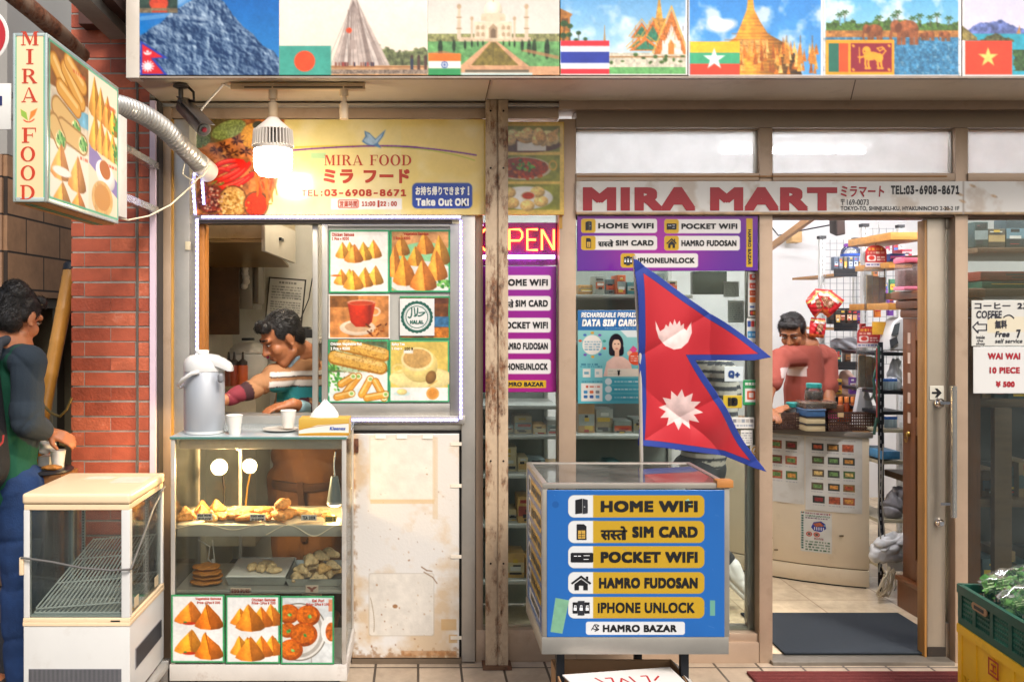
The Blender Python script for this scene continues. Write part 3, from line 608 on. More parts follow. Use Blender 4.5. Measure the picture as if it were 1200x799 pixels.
for x in(1014.5,1018,1029,1033):p.line([(x,68),(x-.5,75),(x+.8,80.5)],2.2,go);p.rect(x-1.5,79.5,x+2.8,81.3,go)
p.line([(1034,65),(1038,60),(1034,55.5),(1028,57),(1031,60),(1036,57)],1.5,go);p.line([(1013,66),(1008,68)],1.8,go);p.line([(1007.5,74),(1007,56)],1.3,go);p.rect(1005,66.5,1010.5,68,go)
for x,y in((1000,54),(1042,54),(1000,82),(1042,82)):p.ell(x,y,2,1.5,go,45)
p.ell(1013,60.5,.8,.8,'#8a2433');p.rect(967.5,88,1123,90,'#efe7e2')
poster('country_picture',f,p,'picture of elephants wading a river with gold bordered maroon flag','picture',GLOSSP,gain=.95,group='country pictures on the fascia')
p=Paint(1127.5,TOP,1310,90,ST,'#efe7e2');p.grad(1130.5,TOP,1310,40,'#cfcbdc','#e3dcea')
U,V=np.meshgrid(p.u,p.v);n=p.nz(16,3,4);p.put((slice(None),slice(None)),(V-29+6*np.sin(U/13)+(n-.5)*16)*.8*(V<44)*(U>1131),'#6874a4',(.45,4))
p.rect(1131,40,1310,90,'#3fa2b4',(.14,6));
n=p.nz(6,6,3);p.put((slice(None),slice(None)),(6-np.abs(U-1167)*.5-(44-V)+(n-.5)*6)*(V<50),'#5a5a38',(.5,3));p.put((slice(None),slice(None)),(np.abs(1130-U)<15)*(V-32-(U-1130)*.8)*(V<48),'#8a7a4a',(.5,3))
p.put((slice(None),slice(None)),(U-1187-(n-.5)*10)*(V>58)*(V<84),'#3f5a34',(.5,3));p.poly([(1191,40),(1195,30),(1196,40)],'#c08a55')
p.rect(1131,48,1186,88,'#dd4a2e',(.04,12));star(p,1158,67.5,12,'#f0d27a');p.rect(1131,88,1310,90,'#efe7e2')
poster('country_picture',f,p,'picture of a bay with blue rocks and red flag with yellow star','picture',GLOSSP,gain=.95,group='country pictures on the fascia')
# ================================================================ SNACK BOOTH
def booth_frame():
 t=thing('snack_booth','aluminium framed front of the snack booth with open sliding window','booth',W(370,783,DF))
 def bar(nm,a,b,c,d,D0=DF,D1=None,mat=ALU,bev=.003):m=MB();m.bx(a,b,c,d,D0,D1 or D0+.09);return obj(nm,m,mat,t,bev)
 bar('jamb',186,118,200,790,DF-.04,DF+.1,ALUB)
 bar('jamb_strip',200.4,140,203,790,DF-.03,DF+.08,pm('ochre_sealant','#b98a3c',.6,0,.2))
 bar('post',203.5,140,222,790,DF-.02,DF+.1)
 bar('post',222.5,252,232,497,DF+.0,DF+.1)
 bar('header',186,118,655,139,DF-.02,DF+.08,ALUB);bar('header_lip',186,121,655,125,DF-.05,DF-.022,ALU,.001)
 bar('top_rail',232.5,253,545,258,DF-.012);bar('track',232.5,258.4,530,262,DF+.005,DF+.08,ALUD)
 bar('sill',222.5,487,545,497,DF-.03,DF+.12);bar('apron',186.5,497.4,545,509,DF+.012,DF+.08,ALU)
 bar('post',541,252.4,557,775,DF-.016,DF+.09)
 bar('wood_jamb',233,262.4,239.5,486.6,DF+.03,DF+.12,wood('orange_wood','#b5722f','#8a4f1e',.45,2))
 w=obj('sliding_window',MB().bx(377,262.4,384,486.6,DF+.012,DF+.04),ALU,t,.002)
 for a in((366,263,372.5,486.6,DF+.045,DF+.075),(527.5,262.4,540.6,486.6,DF+.012,DF+.04),(384.3,262.4,527.2,266,DF+.012,DF+.04),(384.3,473,527.2,486.6,DF+.012,DF+.04)):
  obj('sash',MB().bx(*a),ALU,w,.002)
 obj('panel',MB().bx(384.3,266.3,527.2,472.7,DF+.02,DF+.03),pm('grey_panel','#a7a49c',.5),w)
 obj('clip',MB().bx(217,283,223,293,DF-.03,DF-.021),pm('cream_clip','#d8c9a8',.5),t,.002)
 obj('lower_wall',MB().bx(186.5,509.4,412,512,DF+.02,DF+.08),ALUD,t)
booth_frame()
def led_strip():
 t=thing('led_strip','cool white LED rope light outlining the snack window','LED strip',W(232,254,DF-.03))
 D=DF-.045
 def run(pts):
  P3=[W(x,y,D)for x,y in pts];obj('tube',MB().tube(P3,.0075,8),em('led_tube','#b9b4ff',.55),t)
  m=MB()
  for a,b in zip(P3[:-1],P3[1:]):
   n=max(1,int((b-a).length/.022))
   for i in range(n):q=a.lerp(b,(i+.5)/n);m.box(q.x-.0035,q.x+.0035,q.y-.0095,q.y-.004,q.z-.0035,q.z+.0035)
  obj('diodes',m,em('led_dot','#eef0ff',9),t)
 run([(231,500),(231,256)]);run([(229,252),(226,215),(230,194),(236,196),(239,240)])
 run([(236,254.5),(540,254.5)]);run([(540,258),(540,491)]);run([(537,492),(412,492)]);run([(345,499),(232,499)])
led_strip()
# ---- header sign
f=PX(DF-.028)
p=Paint(230,140,572,252,.8,'#f2dc9c');p.grad(230,140,572,252,'#ecd994','#f3dfae');p.grad(470,140,572,252,'#efd88f','#e7c978',True)
n=p.nz(40,3,3);sl=p.sub(300,140,572,252);p.put(sl,np.clip((n[sl]-.45)*2,0,.5),'#f8ecc8')
spice=lambda v:np.interp(v,[140,165,190,215,235,252],[334,332,329,325,317,303])
U,V=np.meshgrid(p.u,p.v);n=p.nz(5,2,4);p.put((slice(None),slice(None)),(spice(V)-U)/1.2,'#a8683a',(.5,6))
p.ell(252,153,27,14,'#6b5a34',-14,(.3,2));p.ell(268,152,21,10,'#8f9a58',-20,(.45,1.5));p.ell(231,160,16,14,'#5f6a42',0,(.6,1.5));p.ell(297,160,15,15,'#d79a3c',0,(.25,2),shade=.3);p.ell(303,147,7,5,'#4a4a3a')
rg=random.Random(3)
for x,y in((262,172),(278,165),(272,180),(254,176),(288,178),(266,186)):
 for a in range(8):an=a*P/4+rg.random();p.line([(x,y),(x+7*math.cos(an),y+5*math.sin(an))],1.7,rg.choice(['#4a2416','#5e2f1c','#381a12']))
 p.ell(x,y,1.6,1.4,'#7a4526')
for k in range(60):x,y=rg.uniform(236,318),rg.uniform(160,250);p.line([(x,y),(x+rg.uniform(-5,5),y+rg.uniform(-3,3))],rg.uniform(.8,1.8),rg.choice(['#7a3f1f','#c4853f','#8f4f25','#d9a05a','#4f2a18']))
for k,(a,b,c,w)in enumerate((((250,197),(264,186),(284,190),6),((252,205),(268,196),(286,192),5.5),((254,212),(272,206),(288,194),6),((262,214),(282,208),(292,192),5),((246,203),(256,196),(268,200),5),((252,222),(276,218),(294,206),6.5),((270,222),(288,214),(296,204),5))):
 pts=[((1-t)**2*a[0]+2*t*(1-t)*b[0]+t*t*c[0],(1-t)**2*a[1]+2*t*(1-t)*b[1]+t*t*c[1])for t in[i/9 for i in range(10)]]
 p.line(pts,w,'#8f1712');p.line([(x,y-.6)for x,y in pts],w*.75,'#c9261b');p.line([(x-.3,y-w*.22)for x,y in pts[2:8]],w*.22,'#ee6a58',.8)
 p.line([a,(a[0]-5,a[1]+4)],1.6,'#5b7a2c')
for cx,cy,rx,ry,c in((247,234,15,16,'#6d2a22'),(273,237,15.5,18,'#c29458'),(300,240,13,14,'#b8391c')):
 p.ell(cx,cy,rx+2,ry+2,'#5e3a20',alpha=.8);p.ell(cx,cy,rx,ry,c,0,(.3,1.5))
for k in range(260):
 x,y=rg.gauss(247,6.5),rg.gauss(234,7);p.ell(x,y,1.3,1.2,rg.choice(['#3d1512','#a34a35','#c9a28a','#7a2a22','#4a1a20']))
 x,y=rg.gauss(273,6.5),rg.gauss(238,7.5);p.ell(x,y,1.4,1.3,rg.choice(['#e0bf85','#a87838','#8a5c2a','#d4a866']))
for k in range(24):x=rg.uniform(298,322);y=rg.uniform(188,226);p.line([(x,y),(x+rg.uniform(-4,4),y+rg.uniform(8,18))],1.6,rg.choice(['#c9521f','#a83c16','#d9702c']))
qb=lambda a,b,c,n=26:[((1-t)**2*a[0]+2*t*(1-t)*b[0]+t*t*c[0],(1-t)**2*a[1]+2*t*(1-t)*b[1]+t*t*c[1])for t in[i/n for i in range(n+1)]]
p.line(qb((334,173.5),(420,169),(470,173)),1.6,'#d7c243');p.line(qb((450,172.5),(510,173),(556,188)),1.2,'#b5bd4a')
p.line(qb((334,177),(440,168),(490,173)),1.7,'#6b2c86');p.line(qb((470,171.8),(510,174),(558,182)),1.6,'#6b2c86')
p.rect(364,179,382,186,'#a9cfa0',alpha=.8)
db='#a9c2dc'
p.poly([(424,166),(428,160),(427,153.5),(433,156),(440,163),(452,152),(449,160),(443,168),(447,174),(438,171),(430,170)],'#5f86b8');p.poly([(426,165),(430,160),(428.5,155),(434,158),(440,164.5),(450,154),(446,162),(441,168),(437,170),(430,168.5)],db,(.15,4));p.line([(443,161),(449,155)],.8,'#6f93c0')
p.rect(388,232.5,471,245.5,'#f6f2ec');p.rect(396,234,420.5,244,'#c03a22',r=2.4);p.rect(397,235,419.5,243,'#f6f2ec',r=1.7)
p.rect(483,214.5,553.5,244.5,'#2d4a9e',r=6)
sg=poster('booth_sign',f,p,'yellow booth header sign with spices, red serif name and blue take out box','shop sign',GLOSSP,.012)
RED=pm('sign_red_ink','#b2371d',.4,0,.04);WINK=pm('white_ink','#f0eee8',.4,0,.03);KINK=pm('black_ink','#141416',.4,0,.1)
m=MB();m.text(f,'MIRA FOOD',380,181.5,482,194.5,'s');m.text(f,'ミラ',379,198.5,414,215,'b',.05);m.text(f,'フード',426,198.5,480,215,'b',.05)
m.text(f,'TEL',353,222.5,373,230,'i',.03);m.text(f,':',376,224,378,230,'i',.03);m.text(f,'03-6908-8671',380,222,476,230.2,'i',.035)
m.text(f,'営業時間',398,235.6,418.6,242.6,'b',.02);m.text(f,'11:00 〜22 : 00',424,235,465,243,'i',.035)
obj('lettering',m,RED,sg)
m=MB();m.text(f,'お持ち帰りできます',487,218.5,545,229,'b',.04);m.text(f,'!',548,218.5,550,229,'i',.03);m.text(f,'Take Out OK!',487.5,232.5,549.5,241.5,'i',.04);obj('white_lettering',m,WINK,sg)
# ---- food picture panel right of the rusty post
f=PX(DF-.026)
p=Paint(558,143,661,252,.9,'#e3c06a');
for y0,y1 in((148,178),(182,212.5),(216,246)):p.rect(566,y0,656,y1,'#8a8a3c',(.25,8))
def bread(p,a,b,c,d,n,rg):
 for k in range(n):p.ell(rg.uniform(a,c),rg.uniform(b,d),rg.uniform(5,9),rg.uniform(4,7),rg.choice(['#d9b27a','#c9995c','#e6c891']),rg.uniform(-40,40),(.3,2),shade=.5)
p.ell(617,170,40,9,'#5a2f1c');p.rect(606,166,640,177,'#e8e0d8');bread(p,585,156,648,166,26,random.Random(2));p.poly([(640,158),(655,150),(652,164),(645,168)],'#d4a868',(.3,2))
p.ell(612,197.5,34,13.5,'#c9b9a0');p.ell(611,197,31.5,12,'#8f2f14',0,(.5,2));rg=random.Random(5)
for k in range(40):p.ell(rg.gauss(610,13),rg.gauss(197,4.5),2.4,1.7,rg.choice(['#b5481c','#6b1f0f','#c9722c']),rg.uniform(0,90))
for k in range(26):p.ell(rg.gauss(617,7),rg.gauss(196,3),1.8,1.2,rg.choice(['#4f8a35','#2f6a2a','#77a84a']),rg.uniform(0,90))
p.ell(648,194,5,6,'#cfa24a',hole=.7)
p.ell(615,232,33,13.5,'#e9e4dc',shade=.15)
for x,y in((596,226),(600,238),(618,241),(634,236),(630,225),(588,232)):p.ell(x,y,8.5,6.5,'#dcb779',0,(.2,2),shade=.5)
p.ell(619,229.5,8.5,5,'#e0c9a8');p.ell(619,229.5,7,3.9,'#b5371c',0,(.3,2))
poster('food_poster',f,p,'narrow yellow panel with three curry and dumpling pictures behind the rusty post','picture panel',GLOSSP,.01)
# ---- menu cards on the sliding window
f=PX(DF+.012)
def label_text(t,fr,rows,mat,k='i',bold=.03):
 m=MB()
 for r in rows:m.text(fr,r[0],r[1],r[2],r[3],r[4],k,bold)
 obj('lettering',m,mat,t)
GR='#3f9a6a'
p=Paint(385.5,269.5,456.5,343.5,.6,GR);p.rect(387.3,271.5,454.5,341.5,'#efe9e2')
def herb(p,x,y,s,seed=1):
 rg=random.Random(seed)
 for k in range(int(26*s)):p.ell(x+rg.gauss(0,3.2*s),y+rg.gauss(0,2.6*s),1.9,1.3,rg.choice(['#5f9a4c','#3f7a3a','#8abf6a']),rg.uniform(0,90))
def six(p,cx,base,w,s=1.0):
 herb(p,cx+w*.34,base-w*.26,1)
 for dx,dy,k in((-.17,-.12,.8),(.12,-.12,.8),(-.34,-.09,.85),(.33,-.1,.95),(.13,-.05,.9),(-.1,0,1.1)):p.samosa(cx+dx*w,base+dy*w,w*.36*k,w*.36*k*1.05,'#d99540')
six(p,420,306.5,54);six(p,420,338,58);p.ell(394,323,6,1.2,'#c9682c')
t=poster('menu_card',f,p,'menu card with two piles of small samosas at the top left of the sliding window','menu card',group='menu cards on the sliding window')
label_text(t,f,[('Chicken Samosa',389,273,415,277),('1 Pcs = ¥200',389,278,409,281.6)],RED)
p=Paint(457,269.5,527.5,342.5,.6,GR);p.rect(459,271.5,525.5,340.5,'#cf9b6a',(.3,14));p.ell(497,318,46,34,'#8fbf92',shade=.2);p.ell(495,326,42,20,'#e6e2da');p.rect(457,269.5,459,343,GR);p.rect(525.6,269.5,528,343,GR);p.rect(457,340.6,528,343,GR);herb(p,519,332,1.2,3)
for cx,b,w,h in((470,298,20,24),(498,296,22,24),(516,308,22,32),(487,310,20,24),(511,326,26,32),(462,322,18,34),(474,332,26,38),(496,338,30,38)):p.samosa(cx,b,w,h,'#d4883a')
p.rect(459,340.6,525,343,GR);p.rect(457,342,528,343,GR)
t=poster('menu_card',f,p,'menu card showing a heap of big upright samosas on a green plate','menu card',group='menu cards on the sliding window')
label_text(t,f,[('Vegetable Samosa',473,272.6,502,276.4),('1 Pcs = ¥200',461,277.4,481,281)],RED)
p=Paint(385,345,457,397,.6,'#ece4da');p.rect(386.5,346.5,455.5,395.5,'#c4854f',(.35,9));p.rect(386.5,346.5,420,360,'#8a5a30',(.4,7));p.ell(419,384,21,9,'#e3cdb4',shade=.2);p.ell(419,383,15,6,'#c9a482');p.ell(439,365,7,5.5,'#dcc0a4',hole=.66)
p.poly([(407,354),(440,354),(436,377),(430,383),(417,383),(411,377)],'#a3301a',shadef=lambda U,V:.75+.5*np.abs(np.sin((U-405)/9))*(1.2-(V-354)/60));p.ell(423.5,354.5,16.5,3.4,'#d8a184');p.ell(423.5,355.2,14.5,2.5,'#b5482c')
rg=random.Random(8)
for k in range(14):x,y=rg.uniform(432,452),rg.uniform(380,394);p.line([(x,y),(x+rg.uniform(-5,5),y-rg.uniform(0,4))],1.8,rg.choice(['#7a3f1c','#a3602c','#5a2a14']))
poster('menu_card',f,p,'white edged picture card of a red tea glass on a saucer','menu card',group='menu cards on the sliding window')
p=Paint(468.5,347,527,397.5,.6,GR);p.rect(469,349,525.5,396,'#7a4a2a',(.5,8));p.rect(508,371,526,383,'#3f6a8a',(.3,4));p.rect(508,384,526,396,'#b5702f',(.4,3));p.rect(500,349,526,356,'#5a3524',(.3,4))
poster('menu_card',f,p,'dark brown food picture partly covered by the round halal sticker','menu card',group='menu cards on the sliding window')
f2=PX(DF+.009)
p=Paint(468.5,350,509,393.5,.5,'#e4e2dc');tg='#1f5a4c'
for i in range(24):an=i*P/12;p.ell(488.5+16*math.cos(an),371.5+16*math.sin(an),3,3,tg)
p.ell(488.5,371.5,17.2,17.2,tg);p.ell(488.5,371.5,15.4,15.4,'#e4e2dc');p.ell(488.5,371.5,13.2,13.2,tg,hole=.93)
for i in range(40):
 an=i*P/20
 if abs(math.sin(an))<.92:p.rect(488.5+14.3*math.cos(an)-.4,371.5+14.3*math.sin(an)-.4,488.5+14.3*math.cos(an)+.4,371.5+14.3*math.sin(an)+.4,'#5c7f74')
p.line(qb((498,366),(493,371),(490,370)),1.5,tg);p.line([(497,366),(491,366.5)],1.3,tg);p.line(qb((489.5,361),(489.5,371),(485.5,370.5)),1.5,tg);p.line([(485.5,361),(486.5,370)],1.4,tg);p.line(qb((482.5,361),(483,375),(478.5,371.5)),1.5,tg)
t=poster('halal_sticker',f2,p,'white sticker with round dark green halal seal','sticker')
label_text(t,f2,[('HALAL',480.5,375.2,496.5,379.6)],pm('green_ink','#1f5a4c',.4),'i',.06)
p=Paint(384.5,398,455.5,471.5,.6,GR);p.rect(386.3,400,454,436,'#5d6a4e',(.4,7));p.ell(425,421,40,17,'#b9c9a4');p.rect(384,398,386.2,472,GR);p.rect(454,398,456,472,GR);p.rect(386.3,436,454,470,'#ece6de');herb(p,390,430,1,7)
for a,b,w in(((402,404),(450,416),15),((392,419),(446,431),16)):
 p.line([a,b],w,'#a8762f');p.line([(a[0],a[1]-1),(b[0],b[1]-1)],w*.8,'#d6a958');p.line([(a[0]+2,a[1]-4),(b[0],b[1]-4)],w*.3,'#e9c98a',.7)
sl=p.sub(386,398,454,436);n=p.nz(1.6,4,2);p.put(sl,np.clip((n[sl]-.58)*6,0,1)*.5,'#7a4a1c')
p.ell(420,462,36,7,'#d9dfd8');herb(p,395,446,1.6,9)
for a,b in(((404,462),(420,441)),((424,462),(434,444)),((395,465),(412,461)),((440,447),(450,466)),((400,450),(414,441)),((430,466),(452,462))):p.line([a,b],9,'#a8702a');p.line([a,b],7,'#d69c48');p.line([(a[0]-1,a[1]-1.5),(b[0]-1,b[1]-1.5)],2.2,'#ecc98a',.8);p.ell(b[0],b[1],3.6,3.2,'#dfe0b8');p.ell(b[0],b[1],2,1.8,'#8fae5f')
t=poster('menu_card',f,p,'menu card with breaded rolls above and cut spring rolls below','menu card',group='menu cards on the sliding window')
label_text(t,f,[('Chicken Vegetable Roll',387.5,401.2,424,405.4),('1 Pcs = ¥200',387.5,406.6,410,410)],WINK)
p=Paint(456,398.5,526.5,471,.6,GR);p.rect(457.8,400.3,524.8,454,'#d9bd6a',(.12,20));p.rect(457.8,454,524.8,469,'#eae6dc');p.ell(494,443,38,13,'#e8d59a',shade=.2);p.rect(457.8,454,524.8,469.4,'#ece8de');p.ell(492,428,21,20,'#e8cf88',shade=.35);p.ell(489,421,19,14,'#f0dca4');p.ell(489,420,16.5,11.5,'#c9a268',0,(.12,2));p.ell(467,432,8,6,'#e8cf88',hole=.6);p.ell(505,442,6,8,'#7a5a34',20,shade=.4);p.line([(503,452),(512,446)],1.4,'#caa964')
p.ell(471,461,10,3,'#cfe0d8');p.ell(471,459,6,3.6,'#e6cf8e',shade=.3);p.ell(507,461,7.5,7.2,'#d6a05a');p.ell(507,461,5.4,5.2,'#c98a44');p.rect(473,410,484,414,'#ece6d8')
t=poster('menu_card',f,p,'yellowish menu card of a milky tea cup with saucer and spoon','menu card',group='menu cards on the sliding window')
label_text(t,f,[('Spicy Tea',459,401.5,474,405.4),('1 Cup =',459,406.8,471,410.4)],WINK);label_text(t,f,[('100 ¥',474,406.8,484,410.4)],KINK)
# ---- inside the booth
def range_hood():
 t=thing('range_hood','cream metal kitchen hood with greasy underside inside the booth','range hood',W(280,300,4.6))
 m=MB();a,b=W(215,246,4.5),W(322,297,4.5);m.box(a.x,b.x-.06,.45,1.3,1.644+.108*4.5-.03,1.644+.128*4.5)
 x0,x1=W(215,0,4.5).x,W(314,0,4.5).x;z1=W(0,262,4.5).z;z0=W(0,280,4.5).z
 m=MB();m.box(x0,x1,.5,1.5,z0,z1+.25);obj('hood_body',m,pm('hood_cream','#d6c29a',.4,.1,.15,4,dirt='#a1824e',damt=.5),t,.006)
 y=lambda D:D-4
 vs=[(x1,y(4.42),z1+.02),(x1+.06,y(5.1),z1+.02),(x1+.06,y(5.1),z0-.09),(x1,y(4.42),z0-.07)]
 m=MB();m.add(vs+[(a_-.02,b_,c_)for a_,b_,c_ in vs],[(0,1,2,3),(7,6,5,4),(0,4,5,1),(1,5,6,2),(2,6,7,3),(3,7,4,0)]);obj('side_flap',m,pm('hood_white','#e3d9c4',.4,0,.06,6,dirt='#a1824e',damt=.3),t,.003)
 m=MB();m.box(x1+.018,x1+.04,y(4.7),y(4.78),z1-.07,z1-.055);obj('vent_slot',m,BLACK,t)
 m=MB();m.add([(x0,.48,z0-.005),(x1,.48,z0-.005),(x1+.02,1.1,z0-.1),(x0,1.1,z0-.1),(x0,.48,z0-.02),(x1,.48,z0-.02),(x1+.02,1.1,z0-.115),(x0,1.1,z0-.115)],[(0,1,2,3),(7,6,5,4),(0,4,5,1),(1,5,6,2),(2,6,7,3),(3,7,4,0)]);obj('drip_tray',m,pm('greasy_steel','#a08458',.3,.5,.2,5),t)
range_hood()
D=5.1
m=MB();m.bx(225,303,280,392,D,D+.02);solo('splash_panel',m,pm('greasy_panel','#5a4028',.4,.3,.4,5,dirt='#8a6a3c',damt=.4),'dark greasy brown metal splash panel under the hood','panel')
def wall_cabinet():
 t=thing('wall_cabinet','small grey wall cabinet with plastic bags seen past the splash panel','cabinet',W(295,350,5.2))
 m=MB();m.bx(280.5,303,296,362,5.2,5.5);obj('cabinet_body',m,pm('cab_grey','#8f887a',.45,.2),t,.004)
 m=MB();m.bx(297,303,303,356,5.2,5.4);obj('door_panel',m,pm('cab_dark','#6b6254',.4,.3),t,.003)
 m=MB();
 for k in range(6):m.ell(W(288+random.uniform(-2,2),310+k*5,5.17),(.022,.004,0),(0,.02,.006),(0,0,.022),6)
 obj('bag_bundle',m,pm('bag_white','#d8d2c6',.35,0,.1,20,.3,60),t)
wall_cabinet()
f=PX(BK+4-.012)
p=Paint(312.5,326,356,384,.6,'#23211f');p.rect(314,327.6,354.6,382.4,'#d9d6cc');p.scribble(325,330,345,333,1,'#333',.7);p.scribble(317,335,352,351,5,'#555',.45,4);p.scribble(317,353,352,378,9,'#444',.45,6);p.rect(330,343,350,349,'#666',alpha=.25)
fq=Fr(f.o+Vector((0,0,0)),f.U+Vector((0,0,-.00045)),f.V+Vector((-.00055,0,0)));c0=f.p(334,355);fq.o+=c0-fq.p(334,355)
poster('licence_frame',fq,p,'black framed licence certificate hung askew on the booth back wall','certificate',MATTP,.01)
m=MB();m.bx(205,452,300,457,5.0,5.5);m.bx(205,457,300,640,5.02,5.5);solo('kitchen_counter',m,pm('kitchen_grey','#a39b88',.5,.2,.2,5,dirt='#5f4f38',damt=.5),'low grey kitchen counter inside the booth behind the thermos','counter',None,.004)
for k,(px,c,lb)in enumerate(((243,'#1f5a44','green lettered spice can behind thermos, left one under splash panel'),(255,'#2a7a5a','brighter green spice can next to the sauce bottles'))):
 t=thing('spice_can',lb,'can',W(px,452,5.05),'spice cans in the booth')
 m=MB();m.lathe(W(px,452,5.08),[(.05,0),(.05,.12)],24);obj('can_body',m,pm('can%d'%k,c,.35,.3),t)
 m=MB();m.lathe(W(px,452,5.08)+Vector((0,0,.12)),[(.051,0),(.051,.012),(.047,.014)],24);obj('lid',m,STEEL,t)
 fr=PX(5.028);m=MB();m.text(fr,'Spice',px-6,436,px+6,443,'i',.03,.001);obj('lettering',m,WINK,t)
def squeeze(px,lb,c):
 t=thing('sauce_bottle',lb,'sauce bottle',W(px,452,4.9),'squeeze bottles in the booth');b=W(px,452,4.92)
 m=MB();m.lathe(b,[(.028,0),(.03,.01),(.03,.11),(.026,.12)],18);obj('bottle_body',m,pm('sauce'+c,c,.3,0,.1,9,trans=.2),t)
 m=MB();m.lathe(b+Vector((0,0,.1205)),[(.028,0),(.026,.02),(.008,.035),(.005,.075)],14);obj('nozzle',m,pm('dark_cap','#2f2723',.4),t)
squeeze(268,'brown capped sauce bottle nearest the cans','#6b3420');squeeze(274.5,'red brown sauce bottle between the two other squeeze bottles','#8a3a22');squeeze(284.5,'orange sauce bottle with dark nozzle nearest the server','#b8562c')
def rice_cooker():
 t=thing('rice_cooker','white domed rice cooker behind the man in striped shirt','rice cooker',W(292,450,5.3));b=W(291,455,5.35)
 m=MB();m.lathe(b,[(.1,0),(.115,.03),(.12,.2),(.115,.22)],28);obj('cooker_body',m,WHITE,t)
 m=MB();m.lathe(b+Vector((0,0,.222)),[(.118,0),(.11,.03),(.07,.06),(.02,.07)],28);obj('lid',m,pm('cooker_lid','#cfc8bb',.35),t)
 m=MB();m.bx(283,396,297,399,5.2,5.24);obj('handle',m,BLACK,t,.003)
rice_cooker()
m=MB();m.tube([W(366,326,5.7),W(362,350,5.69),W(353,372,5.69),W(340,386,5.6),W(330,390,5.4)],.004,6);solo('wall_cable',m,BLACK,'thin black cable hanging down the booth back wall beside the certificate','cable')
m=MB();m.bx(349,386,366,396,5.3,5.5);m.bx(352,383,362,386,5.35,5.45);solo('desk_phone',m,BLACK,'black telephone on the ledge behind the man in striped shirt','telephone',None,.004)
m=MB();m.bx(345,396.5,375,402,5.2,5.75);solo('wall_ledge',m,WHITE,'white wall ledge carrying the black telephone','ledge')
def booth_lamp():
 t=thing('booth_ceiling_lamp','white tube lamp on the ceiling of the snack booth','lamp',(-.5,.42,INZ))
 m=MB();m.box(-.85,-.15,.37,.47,INZ-.06,INZ-.002);obj('housing',m,WHITE,t)
 m=MB();m.tube([(-.83,.42,INZ-.08),(-.17,.42,INZ-.08)],.016,10);obj('tube',m,em('tube_em','#fff2dd',190),t)
booth_lamp()
# ================================================================ COUNTER, CASE, DOOR PANEL
TOPZ=1.142
def thermos():
 c=W(239.5,508,3.72);c.z=TOPZ+.002
 t=thing('thermos','silver push-button airpot thermos with white lid and handle on the case top','thermos',c)
 m=MB();m.lathe(c,[(.084,0),(.086,.008),(.086,.012)],40);obj('base_ring',m,pm('thermos_white','#dcdbd8',.3,0,.04),t)
 m=MB();m.lathe(c,[(.0855,.0125),(.0875,.02),(.0875,.262),(.085,.266)],48);obj('body',m,pm('brushed','#b4b7bc',.38,.35,.12,3,.02,100,stretch=(1,1,.1)),t)
 LD=pm('thermos_lid','#d6d4d0',.28,0,.03)
 m=MB();m.lathe(c,[(.088,.267),(.0895,.28),(.088,.3),(.08,.322),(.062,.335),(.03,.3415),(.001,.342)],44);obj('lid',m,LD,t)
 m=MB();pr=[(-.02,.052,.3,.34),(.04,.05,.296,.338),(.085,.044,.28,.325),(.115,.036,.268,.305),(.128,.02,.266,.287)];vs=[]
 for x,w,zb,zt in pr:vs+=[(c.x+x,c.y-.02+w*q,c.z+zq)for q,zq in((-1,zb),(1,zb),(1.02,zt-.012),(.7,zt),(-.7,zt),(-1.02,zt-.012))]
 m.add(vs,[tuple(range(5,-1,-1)),tuple(range(24,30))]+[(i*6+k,i*6+(k+1)%6,(i+1)*6+(k+1)%6,(i+1)*6+k)for i in range(4)for k in range(6)]);obj('spout_hood',m,LD,t,.005,60)
 m=MB();m.lathe(c+Vector((-.01,0,.3425)),[(.03,0),(.03,.012),(.026,.016)],24);obj('push_button',m,pm('thermos_white','#dcdbd8'),t)
 h=[Vector((.0,-.092,.268)),Vector((-.03,-.1,.262)),Vector((-.07,-.095,.235)),Vector((-.095,-.06,.21)),Vector((-.1,-.02,.2)),Vector((-.1,.02,.2)),Vector((-.095,.06,.21)),Vector((-.07,.09,.235)),Vector((-.03,.095,.262))]
 m=MB();m.tube([c+q for q in h],.009,8);obj('handle',m,LD,t)
 m=MB();m.cap(c+Vector((.09,-.085,.25)),c+Vector((.09,-.085,.235)),.013);obj('spout',m,pm('spout_grey','#7f7f82',.4),t)
thermos()
CUP=pm('paper_cup','#e8e2d8',.55,0,.04,8,trans=.15)
def cup(c,lb,r=.036,h=.083,g=None):
 t=thing('paper_cup',lb,'cup',c,g)
 m=MB();m.lathe(c,[(r*.7,0),(r*.72,.002),(r,h),(r*.96,h),(r*.69,.006),(.001,.006)],28);obj('cup_body',m,CUP,t)
 m=MB();m.lathe(c+Vector((0,0,h-.001)),[(r*1.0,0),(r*1.05,.002),(r*1.0,.004),(r*.97,.002)],28);obj('rim',m,CUP,t)
cc=W(275,508,3.68);cc.z=TOPZ;cup(cc,'white paper cup standing directly on the case top next to thermos',.034,.08,'paper cups on the case top')
cc=W(338,504,3.78);cc.z=TOPZ+.014;cup(cc,'white paper cup on the flat saucer left of the tissue box',.034,.075,'paper cups on the case top')
cc=W(329,504,3.78);cc.z=TOPZ;m=MB();m.lathe(cc,[(.04,0),(.078,.008),(.08,.012),(.04,.006),(.001,.006)],36);solo('saucer',m,pm('saucer_grey','#c9c4ba',.3),'flat pale saucer under the right paper cup','saucer')
